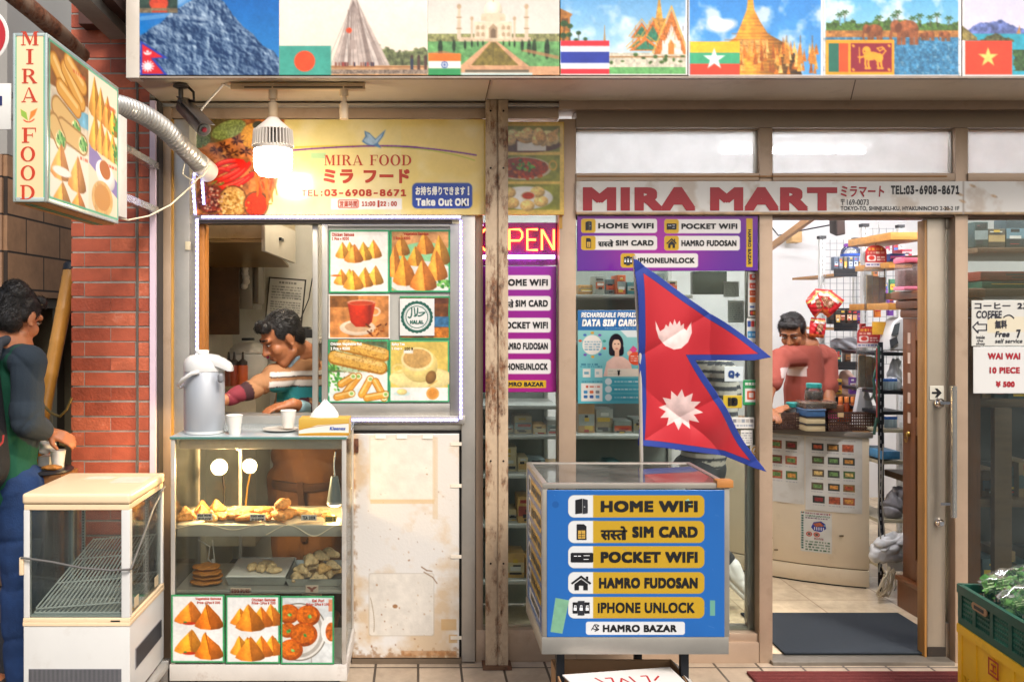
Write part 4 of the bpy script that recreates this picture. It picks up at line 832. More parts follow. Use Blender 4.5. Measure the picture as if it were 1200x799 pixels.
def tissue_box():
 a=W(350,508,3.63);b=W(409,508,3.63);z=TOPZ;t=thing('tissue_box','gold and white tissue box with a tissue pulled out','tissue box',((a.x+b.x)/2,a.y+.06,z))
 fr=Fr((a.x,a.y,z),((b.x-a.x)/60,0,0),(0,0,-.001));H=72
 p=Paint(0,-H,60,0,.8,'#d9a83e');p.grad(0,-H,60,0,'#e3bb5a','#c98f2c');p.poly([(0,-22),(22,-44),(44,-50),(60,-52),(60,-12),(38,-14),(15,-12),(0,-8)],'#efe9dc');p.line(qb((0,-24),(24,-46),(60,-52)),2,'#b8822a');p.line(qb((0,-8),(26,-16),(60,-12)),1.4,'#e8cf8a');p.rect(0,-7,60,0,'#c08a30')
 tb=p.build(fr,'front_print',GLOSSP,t,.0,.0008)
 m=MB();m.box(a.x,b.x,a.y,a.y+.115,z,z+H*.001);obj('carton',m,pm('carton_gold','#d4a649',.5,0,.05),t,.002)
 m=MB();m.text(fr,'Kleenex',37,-38,56,-24,'b',.03,.0025,shear=.15);obj('lettering',m,pm('blue_ink','#26479a',.4),t)
 m=MB();m.lathe(((a.x+b.x)/2,a.y+.057,z+.0722),[(.05,0),(.045,.001)],24,Matrix.Diagonal((1,.55,1)).to_3x3());obj('opening_film',m,WHITE,t)
 rg=random.Random(3);vs=[];n=26
 for j in range(9):
  q=j/8
  for i in range(n):
   an=2*P*i/n;rr=(.058*(1-q)**1.1+.004)*(1+.34*math.sin(an*5+q*3)*q**.4);vs.append(((a.x+b.x)/2-.005+rr*math.cos(an)+q*.005,a.y+.057+rr*.5*math.sin(an),z+.073+.07*q**.8+.008*math.sin(an*3+1)*q))
 fs=[(j*n+i,j*n+(i+1)%n,(j+1)*n+(i+1)%n,(j+1)*n+i)for j in range(8)for i in range(n)]
 m=MB();m.add(vs,fs);obj('tissue',m,pm('tissue_white','#efece6',.9,0,.03,trans=.2),t,0,80)
tissue_box()
# ---- heated display case
DC=3.6
CX0,CX1=W(200,0,DC).x,W(405.5,0,DC).x;CY0,CY1=DC-4,DC-4+.43
zz=lambda py:W(0,py,DC).z
def display_case():
 t=thing('display_case','glass snack warmer case with pale metal base and shelf of samosas','display case',((CX0+CX1)/2,CY0,0))
 CM=pm('case_metal','#bdb6ac',.4,.35,.15,5,dirt='#7a5a34',damt=.5);CG=glass('case_glass','#f8faf6',.7,.012,'#d4d2c4')
 ED=pm('glass_edge','#4f7a70',.15)
 def b(nm,x0,x1,y0,y1,z0,z1,mt,bev=.002):m=MB();m.box(x0,x1,y0,y1,z0,z1);return obj(nm,m,mt,t,bev)
 z0,z1=zz(797),TOPZ-.012
 b('base',CX0-.004,CX1+.004,CY0-.004,CY1,z0,zz(778),pm('base_cream','#d0cac2',.45,.15,.12,5,dirt='#7a5230',damt=.6))
 b('top_plate',CX0-.004,CX1+.004,CY0-.003,CY1,z1+.001,TOPZ,pm('top_glass','#b9c3c6',.08,.2,.03));b('top_edge',CX0-.003,CX1+.003,CY0-.006,CY0-.0035,z1+.002,TOPZ-.001,ED,0)
 for x in(CX0,CX1-.018):b('post',x,x+.018,CY0,CY0+.018,zz(778)+.001,z1,CM);b('post',x,x+.018,CY1-.018,CY1,zz(778)+.001,z1,CM)
 b('top_rail',CX0+.0185,CX1-.0185,CY0+.06,CY0+.08,z1-.05,z1,CM);b('back_rail',CX0+.0185,CX1-.0185,CY1-.018,CY1,z1-.05,z1,CM)
 b('front_glass',CX0+.0185,CX1-.0185,CY0+.003,CY0+.007,zz(778)+.001,z1,CG,0);b('side_glass',CX0+.006,CX0+.01,CY0+.0185,CY1-.0185,zz(778)+.001,z1,CG,0);b('side_glass',CX1-.01,CX1-.006,CY0+.0185,CY1-.0185,zz(778)+.001,z1,CG,0)
 b('shelf',CX0+.012,CX1-.012,CY0+.05,CY1-.01,zz(632),zz(617)-.004,pm('shelf_alu','#b0aca2',.35,.4,.1),.003)
 b('bottom_shelf',CX0+.012,CX1-.012,CY0+.02,CY1-.01,zz(697),zz(693),pm('shelf_alu','#a9b3b0'),.002)
 for x in(CX0+.03,CX1-.07):
  for y in(CY0+.03,CY1-.06):b('foot',x,x+.04,y,y+.04,0,z0-.001,DARKM)
 b('back_glass',CX0+.0185,CX0+.2,CY1-.014,CY1-.01,zz(778)+.001,z1-.05,CG,0);b('back_sash',CX0+.2,CX0+.215,CY1-.02,CY1-.006,zz(778)+.001,z1-.051,CM)
 return t
display_case()
SH=zz(617)-.003
def sheet(nm,x0,x1,y0,y1,z,mat,lb,cat,amp=.004,hang=0,group=None):
 nx,ny=26,10;vs=[]
 for j in range(ny+1):
  for i in range(nx+1):
   u,v=i/nx,j/ny;yy=y0+(y1-y0)*v;zq=z+amp*(math.sin(u*17+v*3)+math.sin(u*7.3-v*5))*.5+amp
   if hang and v<.2:zq-=hang*(1-v/.2)*(.6+.5*math.sin(u*9+2));
   vs.append((x0+(x1-x0)*u,yy,zq))
 m=MB();m.add(vs,[(j*(nx+1)+i,j*(nx+1)+i+1,(j+1)*(nx+1)+i+1,(j+1)*(nx+1)+i)for j in range(ny)for i in range(nx)])
 n=len(m.v);m.add([(a,b_,c_-.0012)for a,b_,c_ in vs],[tuple(i-n for i in reversed([k+n for k in f]))for f in m.f])if 0 else None
 o=obj(nm,m,mat,None,0,80);s=o.modifiers.new('thick','SOLIDIFY');s.thickness=.0008
 return tag(o,lb,cat,group)
PAP=pm('baking_paper','#e6d6b8',.65,0,.06,6,trans=.1)
X=lambda px,D=3.7:W(px,0,D).x
sheet('baking_paper',X(208),X(313),CY0+.045,CY1-.05,SH,PAP,'cream baking paper sheet under the left snacks on upper shelf','paper sheet',.003,.02)
sheet('baking_paper',X(314),X(400),CY0+.045,CY1-.05,SH,PAP,'cream baking paper sheet hanging over the right end of upper shelf','paper sheet',.003,.045)
FRY=[pm('fried_%d'%k,c,.42,0,.4,55,.7,130,dirt='#8a4a16',damt=.7,dscale=38)for k,c in enumerate(('#d0914a','#dcae6c','#b9772f','#e3c492'))]
def samosa3d(nm,c,s,rz,lb,grp,mat,tall=1.0):
 m=MB();a=[Vector((math.cos(q),math.sin(q)*.7,0))for q in(R(-150),R(-30),R(90))];tip=Vector((.05,.1,1.25*tall))
 for q in a:m.cap(q*.78*s+Vector((0,0,.2*s)),tip*s*.82+Vector((0,0,.1*s)),.26*s,.14*s,4)
 for i in range(3):m.cap(a[i]*.8*s+Vector((0,0,.18*s)),a[(i+1)%3]*.8*s+Vector((0,0,.18*s)),.2*s,.2*s,4)
 m.ell((0,0,.4*s),(.6*s,0,0),(0,.45*s,0),(0,0,.45*s),6)
 o=organic(nm,m,mat,None,s*.09,3,None,s*.02,s*.35);o.location=c;o.rotation_euler=(random.uniform(-.15,.15),random.uniform(-.15,.15),rz);return tag(o,lb,'samosa',grp)
S0=samosa3d('samosa',(X(217),CY0+.12,SH+.004),.05,.2,'tall golden samosa standing at the left end of upper shelf','samosas on the upper shelf',FRY[0],1.0)
pos=[(232,.16,1.2,.95,0,'samosa with paler crust just right of the tall samosa'),(247,.1,2.2,.8,1,'samosa leaning by the white price label on upper shelf'),(225,.26,.7,.9,2,'darker samosa behind the tall one, left end of upper shelf'),(243,.27,3.0,.95,0,'samosa in the back row behind the left price label')]
for px,dy,rz,s,mi,lb in pos:
 o=S0.copy();o.data=S0.data.copy();o.data.materials[0]=FRY[mi];COL.objects.link(o);o.location=(X(px),CY0+dy,SH+.004);o.rotation_euler=(.1*rz-.1,.1,rz);o.scale=(s,s,s);o['label']=lb
def puri(c,rx,ry,rz,ang,lb,mat,nm='fried_pastry',cat='pastry',grp='fried pastries in the display case',tilt=0):
 m=MB();m.ell((0,0,rz),(rx,0,0),(0,ry,0),(0,0,rz),8);m.cap((-rx*.85,0,rz),(rx*.85,0,rz),rz*.7)
 o=organic(nm,m,mat,None,rx*.09,2,None,rx*.035,rx*.3);o.location=c;o.rotation_euler=(0,tilt,ang);return tag(o,lb,cat,grp)
puri((X(275),CY0+.13,SH+.004),.06,.035,.018,.3,'brown boat-shaped pastry lying left of the middle price label',FRY[2]);puri((X(292),CY0+.1,SH+.004),.065,.03,.016,-.1,'brown boat-shaped pastry lying behind the middle price label',FRY[2],tilt=-.15);puri((X(283),CY0+.2,SH+.004),.06,.04,.02,.8,'flat golden pastry at the back centre of upper shelf',FRY[0])
for px,dy,rx,lb in((327,.1,.038,'fried roll at the front of the small heap right of centre'),(336,.13,.036,'fried roll at the right of the small heap on upper shelf'),(331,.18,.04,'fried roll at the back of the small heap on upper shelf')):puri((X(px),CY0+dy,SH+.004),rx,.026,.024,random.uniform(-.8,.8),lb,FRY[0])
for px,dy,rx,mi,lb in((257,.12,.045,0,'curved pastry between the samosas and the boat-shaped ones'),(268,.24,.045,1,'pale pastry at the back near the round lamp'),(302,.22,.05,0,'golden pastry at the back behind the egg label'),(311,.12,.04,2,'small brown pastry left of the heap of rolls'),(347,.2,.04,1,'pale pastry at the back right of the heap of rolls'),(358,.14,.042,1,'pale flat pastry behind the tea label'),(371,.2,.045,3,'cream pastry under the hanging spot lamp'),(384,.13,.04,0,'golden pastry near the yellow label')):puri((X(px),CY0+dy,SH+.004),rx,rx*.62,rx*.36,dy*17,lb,FRY[mi])
putri=puri((X(330),CY0+.13,SH+.045),.034,.026,.026,1,'fried roll on top of the small heap on upper shelf',FRY[0])
def price(nm,u0,v0,u1,v1,D,txts,lb,bg='#ece8e0',ink='#20222e',tl=0):
 fr=PX(D);p=Paint(u0,v0,u1,v1,.5,bg);t=poster(nm,fr,p,lb,'price label',MATTP,.001,'price labels in the display case')
 h=(v1-v0)/len(txts);m=MB()
 for i,s in enumerate(txts):m.text(fr,s,u0+1.5,v0+h*i+h*.18,u1-1.5,v0+h*(i+1)-h*.14,'i',.04)
 obj('lettering',m,pm('ink'+ink,ink,.5),t)
price('price_label',230.5,601.5,249,609.5,3.66,['BIA NEW','200¥'],'white price label in front of the samosas');price('price_label',293,602.5,311,610,3.655,['EGG NEW','200¥'],'white price label in front of the boat-shaped pastries');price('price_label',353,603,371,609.5,3.65,['TEA 100¥'],'pale price label on the right paper sheet');price('price_label',380.5,604.5,394.5,611.5,3.648,['200 ¥'],'yellow price label at the right end of upper shelf','#e6cf5a')
LZ=zz(693)+.002
m=MB();a,b_=X(266,3.7),X(342,3.7)
def tray(nm,x0,x1,y0,y1,z,h,mat,lb):
 t=thing(nm,lb,'tray',((x0+x1)/2,y0,z));w=.012
 m=MB();m.box(x0+w,x1-w,y0+w,y1-w,z,z+.003);obj('tray_floor',m,mat,t)
 def side(p0,p1,q0,q1):m=MB();m.add([p0,p1,q1,q0]+[(x,y,zz_+.003)for x,y,zz_ in(p0,p1,q1,q0)],[(0,1,2,3),(7,6,5,4),(0,4,5,1),(1,5,6,2),(2,6,7,3),(3,7,4,0)]);obj('tray_side',m,mat,t)
 A,B,C,D_=(x0+w,y0+w,z),(x1-w,y0+w,z),(x1-w,y1-w,z),(x0+w,y1-w,z);a,b,c,d=(x0,y0,z+h),(x1,y0,z+h),(x1,y1,z+h),(x0,y1,z+h)
 side(A,B,a,b);side(B,C,b,c);side(C,D_,c,d);side(D_,A,d,a);return t
tray('food_tray',X(266),X(337),CY0+.07,CY1-.06,LZ,.035,pm('tray_steel','#a9aaa4',.3,.7),'shallow steel tray with white paper in the middle of lower shelf')
sheet('tray_paper',X(265),X(335),CY0+.075,CY1-.05,LZ+.034,pm('white_paper','#e9e6df',.6,0,.03),'white paper lining the middle tray of lower shelf','paper sheet',.002)
rg=random.Random(12);names=['left','second','third','right']
for i,(px,dy,s,lb)in enumerate(((292,.17,.034,'small pale pastry at the left of the middle tray'),(303,.15,.034,'small floury pastry in the centre of the middle tray'),(315,.17,.035,'small pale pastry at the right of the middle tray'),(306,.22,.032,'small pale pastry at the back of the middle tray'),(320,.13,.03,'small pale pastry at the front right corner of the middle tray'))):puri((X(px),CY0+dy,LZ+.037),s,s*.7,s*.5,rg.uniform(0,3),lb,FRY[3])
for k in range(4):puri((X(243)+rg.uniform(-.008,.008),CY0+.1+rg.uniform(-.01,.01),LZ+.002+k*.02),.075-.004*k,.055,.011,rg.uniform(-.2,.2),['lowest','second lowest','third','topmost'][k]+' flat fried bread in the stack at lower left',FRY[2],'flat_bread','flat bread','flat breads in the display case')
tray('food_tray',X(336),X(402),CY0+.06,CY1-.08,LZ,.03,pm('tray_steel','#a9aaa4',.3,.7),'steel tray heaped with pale momos at lower right')
k=0
for row,(n,dz)in enumerate(((6,.0),(5,.03),(3,.062))):
 for i in range(n):
  wd_=['front','middle','back'][i%3];lb='pale fried dumpling, %s from the left in the %s layer of the heaped tray'%(['first','second','third','fourth','fifth','sixth'][i],['bottom','second','top'][row])
  q=samosa3d('dumpling',(X(347+row*7+(44-row*12)*i/max(1,n-1)),CY0+.1+.05*(i%3)+row*.02,LZ+.015+dz),.045+.007*(row==2),rg.uniform(0,6),lb,'dumplings heaped in the right tray',FRY[3]if rg.random()<.6 else FRY[1],.55);q['category']='dumpling'
price('price_label',270,688.5,294,695.5,3.62,['EGG PURI'],'pinkish folded label at the front of the middle tray','#e6cbb5','#8a4a3a');price('price_label',358,685.5,373,694,3.615,['Y'],'pinkish label at the front of the dumpling tray','#e6cbb5','#8a4a3a')
def case_lamp(c,d,lb,r=.03,kw=30):
 d=Vector(d).normalized();t=thing('case_lamp',lb,'lamp',c,'heat lamps in the display case');l=bpy.data.lights.new('heat_light','POINT');l.energy=kw*.2;l.color=(1,.66,.32);l.shadow_soft_size=.03;lo=link('heat_light',l,t);lo.location=Vector(c)+d*.05-WL[t];Mx=d.to_track_quat('Z','Y').to_matrix()
 m=MB();m.lathe(c,[(r*.45,-.085),(r*.5,-.05),(r*.9,-.02),(r*1.05,.0),(r*1.0,.0)],24,Mx);obj('shade',m,pm('lamp_grey','#8a8f94',.35,.5),t)
 m=MB();m.lathe(Vector(c)+d*.001,[(r*.94,0),(r*.9,.004),(r*.5,.012),(.001,.014)],24,Mx);obj('bulb',m,em('case_bulb','#fff0cc',1.1),t);return t
c1=W(257,547,3.86);t=case_lamp(c1,(.25,-.85,.35),'lit clip lamp tilted up at left inside the case',.036,34);m=MB();m.tube([c1+Vector((0,.07,-.03)),W(263,585,3.95),W(258,612,3.97)],.005,6);obj('stem',m,BLACK,t)
c1=W(292.5,546,3.88);t=case_lamp(c1,(0,-1,0),'round lit lamp facing the street inside the case',.032,40);m=MB();m.tube([c1+Vector((0,.07,0)),W(290,570,3.96),W(286,612,3.96)],.004,6);obj('stem',m,pm('brass','#a3803c',.3,.8),t)
c1=W(392,590,3.72);t=case_lamp(c1,(0,-.1,-1),'grey hanging spot lamp at the right inside the case',.034,9)
m=MB();m.lathe(c1,[(.034,.002),(.03,.03),(.022,.085),(.016,.12)],20);obj('shade_cone',m,pm('lamp_slate','#6d7a80',.4,.3),t);m=MB();m.tube([c1+Vector((0,0,.12)),c1+Vector((-.004,.01,.17)),c1+Vector((.0,.03,.22))],.004,6);obj('stem',m,STEEL,t)
m=MB();m.tube([W(232,632,3.8),W(246,640,3.8),W(244,655,3.82),W(252,662,3.83),W(249,632,3.85)],.003,6);m.tube([W(249,655,3.82),W(253,668,3.8),W(251,680,3.8)],.006,6);solo('power_cable',m,WHITE,'white lamp cord looping under the upper shelf','cord')
f=PX(DC-.006);gb='#3c8a5a'
p=Paint(200.5,696.5,263,776,.55,gb);p.rect(202.5,698.5,261,774,'#e8e6e2')
for b0 in(735,770):
 p.samosa(222,b0-6,34,26,'#d9822a',.05);p.ell(222,b0-3,10,3,'#e6e2dc');p.ell(222,b0-5,8,1.8,'#b5381c');p.ell(217,b0-6.5,2,1,'#3f7a3a');p.samosa(245,b0,32,30,'#c9701f',-.1);p.line([(241,b0-29),(246,b0-4)],1.2,'#8a4710')
t=poster('price_poster',f,p,'green bordered poster of four vegetable samosas with sauce dishes','poster',group='posters along the foot of the case')
label_text(t,f,[('Vegetable Samosa',229,699.5,259,703),('Price-1Pcs ¥ 200',231,704,258,707)],RED)
p=Paint(264.5,697.5,328,777,.55,gb);p.rect(266.5,699.5,326,775,'#e8e6e2')
def six2(cx,base):
 herb(p,cx+26,base-17,1.1,5);herb(p,cx-4,base-20,.5,6)
 for dx,dy,k in((-7,-10,.75),(9,-10,.75),(-15,-6,.9),(22,-6,1.0),(10,-4,.98),(-4,0,1.25)):p.samosa(cx+dx,base+dy,26*k,23*k,'#d4802a')
six2(297,737);six2(297,772)
t=poster('price_poster',f,p,'green bordered poster of two groups of chicken samosas','poster',group='posters along the foot of the case')
label_text(t,f,[('Chicken Samosa',295,700.5,323,704),('Price-1Pcs ¥ 200',295,704.6,323,707.6)],RED)
p=Paint(329,698,391.5,778,.55,gb);p.rect(331,700,389.5,776,'#d4d6d4',(.14,9));p.line([(364,745),(365,776)],.8,'#8f8a80');p.ell(350,740,33,34,'#7a746a');p.ell(350,740,31.5,32.5,'#dedad2');p.ell(350,740,29,30,'#8a847a',hole=.86,alpha=.6);p.ell(386,738,10,16,'#e9e6e0');p.ell(388,740,6.5,11,'#b5622c',0,(.4,2));p.rect(385,702,389.5,716,'#c98a6a')
for x,y,r in((338,719,13),(361,721,14),(337,738,10),(356,743,16),(341,761,14)):
 p.ell(x,y,r,r*.88,'#a8521c',0,(.35,2.2),shade=.35);p.ell(x-1,y-1,r*.82,r*.7,'#c26a24',0,(.4,2.5),alpha=.8);herb(p,x+2,y+1,.18,int(x+y))
p.rect(329,698,331,778,gb);p.rect(389.5,698,391.6,778,gb)
t=poster('price_poster',f,p,'green bordered poster of round brown flat breads on a white plate','poster',group='posters along the foot of the case')
label_text(t,f,[('Dal Puri',366,701.5,380,705),('Price-1Pcs ¥ 100',359,706,386,709)],RED)
# ---- stained off-white door right of the case
def door_panel():
 f=PX(DF-.02)
 p=Paint(412.5,508.5,538,770.5,.9,'#ddd0bf');p.grad(412,508,539,771,'#e0d9d0','#e6e2dd');n=p.nz(45,3,5);al=(slice(None),slice(None));p.put(al,np.clip((n-.5)*3,0,.6),'#cfa877');
 U,V=np.meshgrid(p.u,p.v);p.put(al,np.clip((418-U)/6+(p.nz(6,4,4)-.5)*3,0,1)*.6,'#8a5f38');p.put(al,np.clip((V-762)/7+(p.nz(5,7,4)-.5)*3.4,0,1)*.6,'#8a5a30')
 p.rect(433,511,510,587,'#d9c2a0',alpha=.5);p.rect(434,512,509,585,'#e4dccf',(.05,10));p.rect(434,585,509,590,'#d9b98a',alpha=.7);p.rect(507,512,513,608,'#d4b890',alpha=.5)
 p.rect(432,671,509,745,'#bdb1a0',alpha=.6,r=3);p.rect(433,672,508,744,'#e2dace',(.06,8),r=3)
 rg=random.Random(5)
 for k in range(70):x,y=rg.uniform(414,536),768-abs(rg.gauss(0,120))%250;r=abs(rg.gauss(0,.35))+.25;p.ell(x,y,r,r*rg.uniform(.7,1.5),rg.choice(['#a06a3c','#8a5a38','#b98a5a']),alpha=rg.uniform(.3,.9))
 p.line([(494,664),(500,668),(506,669)],1.4,'#7a5534',.8);p.line([(497,670),(507,676),(512,683)],1.3,'#7a5534',.7);p.ell(463,710,3,2.4,'#9a6a40',alpha=.9);p.line(qb((434,700),(440,722),(438,740)),.8,'#9a8468',.7)
 for x,y,w,h in((517,725,18,13),(526,743,10,10)):p.rect(x,y,x+w,y+h,'#cfa46a',alpha=.7)
 p.rect(470,762,535,768,'#a8652c',(.4,4),alpha=.4)
 t=thing('cupboard_door','stained off-white cupboard door with taped paper patches','cupboard door',W(475,770,DF-.02))
 p.build(f,'door_sheet',attr('door_print',.5,.08,90),t,.025)
 m=MB();m.bx(415,514,420,530,DF-.03,DF-.0215);obj('hinge',m,rusty('hinge_rust','#6b4630','#7a3f22','#3a1f14'),t,.001)
 for y in(518,567,650,745):m=MB();m.bx(528,y,541,y+4,DF-.0235,DF-.021);obj('tape',m,pm('tape','#e0d4c2',.4),t)
 m=MB();
 for x in(440,465,495):m.bx(x,508,x+12,514,DF-.0245,DF-.021)
 obj('tape_strip',m,pm('tape2','#e6dfd2',.4),t)
 m=MB();m.bx(410,504,541,780,DF+.006,DF+.04);obj('dark_frame',m,pm('gap_black','#1d1a18',.8),t)
 m=MB();m.bx(412,771.5,541,779,DF-.02,DF+.0055);obj('kick_strip',m,pm('kick','#6d5d4c',.6,.2),t)
door_panel()
# ---- rusty pair of angle-iron posts
def rusty_post():
 t=thing('rusty_post','pair of badly rusted cream steel posts standing in front of the shop','post',W(582,783,4.0))
 RU=rusty('post_rust','#c2a98c','#7a4c2a','#452917',.46,10);D=3.985
 for a,b in((569,582),(584.2,595.5)):
  m=MB();m.bx(a,117,b,784,D,D+.008);o=obj('post',m,RU,t,.002)
  m=MB();x0,x1=W(a,0,D).x,W(b,0,D).x;xe=x1 if a<575 else x0
  m.box(xe-.004,xe+.004,D-4+.0085,D-4+.05,0,W(0,117,D).z);obj('flange',m,RU,o)
 m=MB();m.bx(581,117,586,783,D+.012,D+.05);obj('gap_shade_plate',m,pm('gap_shade_brown','#2c1d14',.8),t)  # dark plate stands in for the shade in the gap between the posts
 m=MB();m.bx(566,781,600,785,D-.02,D+.06);obj('base_plate',m,rusty('base_rust','#6a4a32','#6a3a20','#2a1810'),t)
 m=MB()
 for y in(130,197,540,660):
  for x in(575,590):m.lathe(W(x,y,D-.001),[(.005,0),(.004,.003)],10,Matrix.Rotation(R(90),3,'X'))
 obj('bolts',m,pm('bolt_dark','#2b211a',.6,.5),t)
rusty_post()
# ================================================================ MART SHOPFRONT
def shopfront():
 t=thing('shopfront','beige aluminium framed glass shop front with transom windows and open sliding door','shop front',W(900,783,DF))
 def bar(nm,a,b,c,d,D0=DF,D1=None,mat=ALUB,bev=.003,par=None):m=MB();m.bx(a,b,c,d,D0,D1 or D0+.1);return obj(nm,m,mat,par or t,bev)
 bar('post',655,139.5,675,778,DF-.01);bar('post',890,150,905.5,778,DF-.01);bar('post',1119.5,150,1134.5,778,DF-.01)
 bar('post',557.5,139.5,566,775,DF+.01,DF+.09)
 bar('header',655.2,100,1500,128,DF-.05,DF+.1);bar('header',675.3,128.4,1500,149.6,DF-.02,DF+.1,pm('taupe','#8d7b6a',.45,.3,.1,4))
 bar('transom_rail',675.3,203,889.6,212,DF-.02);bar('transom_rail',905.8,203,1119.2,212,DF-.02);bar('transom_rail',1134.8,203,1500,212,DF-.02)
 bar('rust_line',676,206,1110,207.4,DF-.024,DF-.0205,pm('rust_line','#a9743c',.7,0,.3,14,dirt='#c9a880',damt=.8),0)
 bar('door_head',675.3,246,1500,255,DF+.0,DF+.12,pm('door_head','#6b5748',.5,.2))
 bar('sill',557.5,738,654.8,775,DF+.005,DF+.09);bar('sill',675.3,742,889.6,752,DF+.005,DF+.09);bar('sill',675.3,752.5,889.6,779,DF-.01,DF+.09);bar('sill',1134.8,742,1500,779,DF-.01,DF+.09)
 bar('threshold',905.8,775.5,1119.2,783,DF-.04,DF+.16,pm('threshold','#8c8478',.35,.6,.15,8,dirt='#4f463c',damt=.4))
 g=glass('transom_glass','#f2f4f2',.8,.55,'#f8f8f8',.02,True)
 for k,(a,c)in enumerate(((675.3,889.6),(905.8,1119.2),(1134.8,1500))):
  w=bar('transom_window',a,149.9,c,153.5,DF+.02,DF+.06,ALUB);bar('glass',a,153.8,c,202.8,DF+.04,DF+.044,g,0,w)
  if k<2:bar('sash',c-5,153.8,c,202.8,DF+.015,DF+.0395,ALU,.002,w)
 GM=glass('front_glass','#ecf2ef',.7,.014,'#c5cbc6')
 for a,b,c,d in((566.3,252,654.7,737.8),(675.3,255.3,889.7,741.8),(1134.8,255.3,1500,741.8)):bar('glass_pane',a,b,c,d,DF+.045,DF+.05,GM,0)
 bar('meeting_stile',876,255.3,889.4,741.8,DF+.06,DF+.1,ALU)
 bar('bottom_sash',675.3,733,875.6,741.8,DF+.06,DF+.1,ALU)
 d=bar('sliding_door',1086.5,255.3,1108,776,DF+.03,DF+.07,pm('door_alu','#a89c8c',.35,.6,.1,3))
 bar('wooden_edge',1083.5,258,1086.2,776,DF+.02,DF+.08,wood('pine_edge','#a8773c','#7a5224',.45,2),.003,d)
 bar('rail',1108.4,255.3,1119.2,268,DF+.035,DF+.065,pm('door_alu','#a89c8c'),.002,d);bar('rail',1108.4,730,1119.2,776,DF+.035,DF+.065,pm('door_alu','#a89c8c'),.002,d)
 bar('door_glass',1108.4,268.3,1119.2,729.7,DF+.048,DF+.053,GM,0,d)
 m=MB();a=W(1117.5,452,DF-.045);b=W(1117.5,606,DF-.045);m.tube([a,b],.0145,16);h=obj('handle',m,pm('handle_alu','#c4c0b8',.2,.85,.05),d)
 for y in(472,590):m=MB();m.beam(W(1103,y,DF-.01),W(1117,y,DF-.042),.02,.012);obj('bracket',m,CHROME,h)
 for y,r in((472,.026),(612,.022)):
  m=MB();m.lathe(W(1100,y,DF+.0295),[(r,0),(r,.006),(r*.8,.014),(r*.55,.02),(r*.5,.026)],24,Matrix.Rotation(R(90),3,'X'));obj('lock',m,CHROME,d)
 fr=PX(DF+.027);p=Paint(1089.5,452,1106,468.5,.5,'#ddd6c4');o=p.build(fr,'arrow_sticker',PRINT,d,.001)
 m=MB();m.prism(fr,[(1092,459),(1098,459),(1095.5,455),(1098.5,455),(1103.5,460.2),(1098.5,465.5),(1095.5,465.5),(1098,461.5),(1092,461.5)],.0005,.0012);obj('arrow',m,KINK,o)
 m=MB();m.bx(1087,758,1108.5,776.5,DF+.0255,DF+.0295);obj('worn_patch',m,pm('worn_black','#2a2018',.8,0,.4,20,dirt='#a8772c',damt=.8),d)
 obj('frame_tape',MB().bx(655.2,208,659,268,DF-.013,DF-.0105),pm('ochre_sealant','#b98a3c'),t)
shopfront()
# ---- MIRA MART board
f=PX(DF-.032)
p=Paint(675.5,212.5,1320,251.5,1.2,'#f2ece4');n=p.nz(26,3,4);p.put((slice(None),slice(None)),np.clip((n-.55)*3,0,.5),'#c4ab94');p.rect(675,248.5,1320,252,'#b0824f',(.4,10),.7);p.rect(1128,212,1130,252,'#b8a99c')
for x,y in((1110,245),(1125,228),(1140,218),(1128,236),(1165,230)):p.ell(x,y,4,1.6,'#b98a5a',20,(.4,2),.6)
sg=poster('shop_board',f,p,'long off-white shop board with big red extended lettering above the door','shop sign',PRINT,.012)
CR=pm('crimson_ink','#a3202c',.4,0,.05);m=MB();m.text(f,'MIRA',683,219.5,815,247,'b',.055);m.text(f,'MART',832,219.5,981,247,'b',.055);m.text(f,'ミラマート',985,218,1036,231,'b',.025,shear=.1);obj('lettering',m,CR,sg)
m=MB();m.text(f,'TEL:03-6908-8671',1044,217.5,1124,228,'i',.04);m.text(f,'〒169-0073',985,233.6,1018,240.5,'b',.01);m.text(f,'TOKYO-TO, SHINJUKU-KU, HYAKUNINCHO 2-20-2 1F',985,241.8,1124,248.2,'b',.02);obj('small_lettering',m,pm('dark_ink','#2a2729',.5),sg)
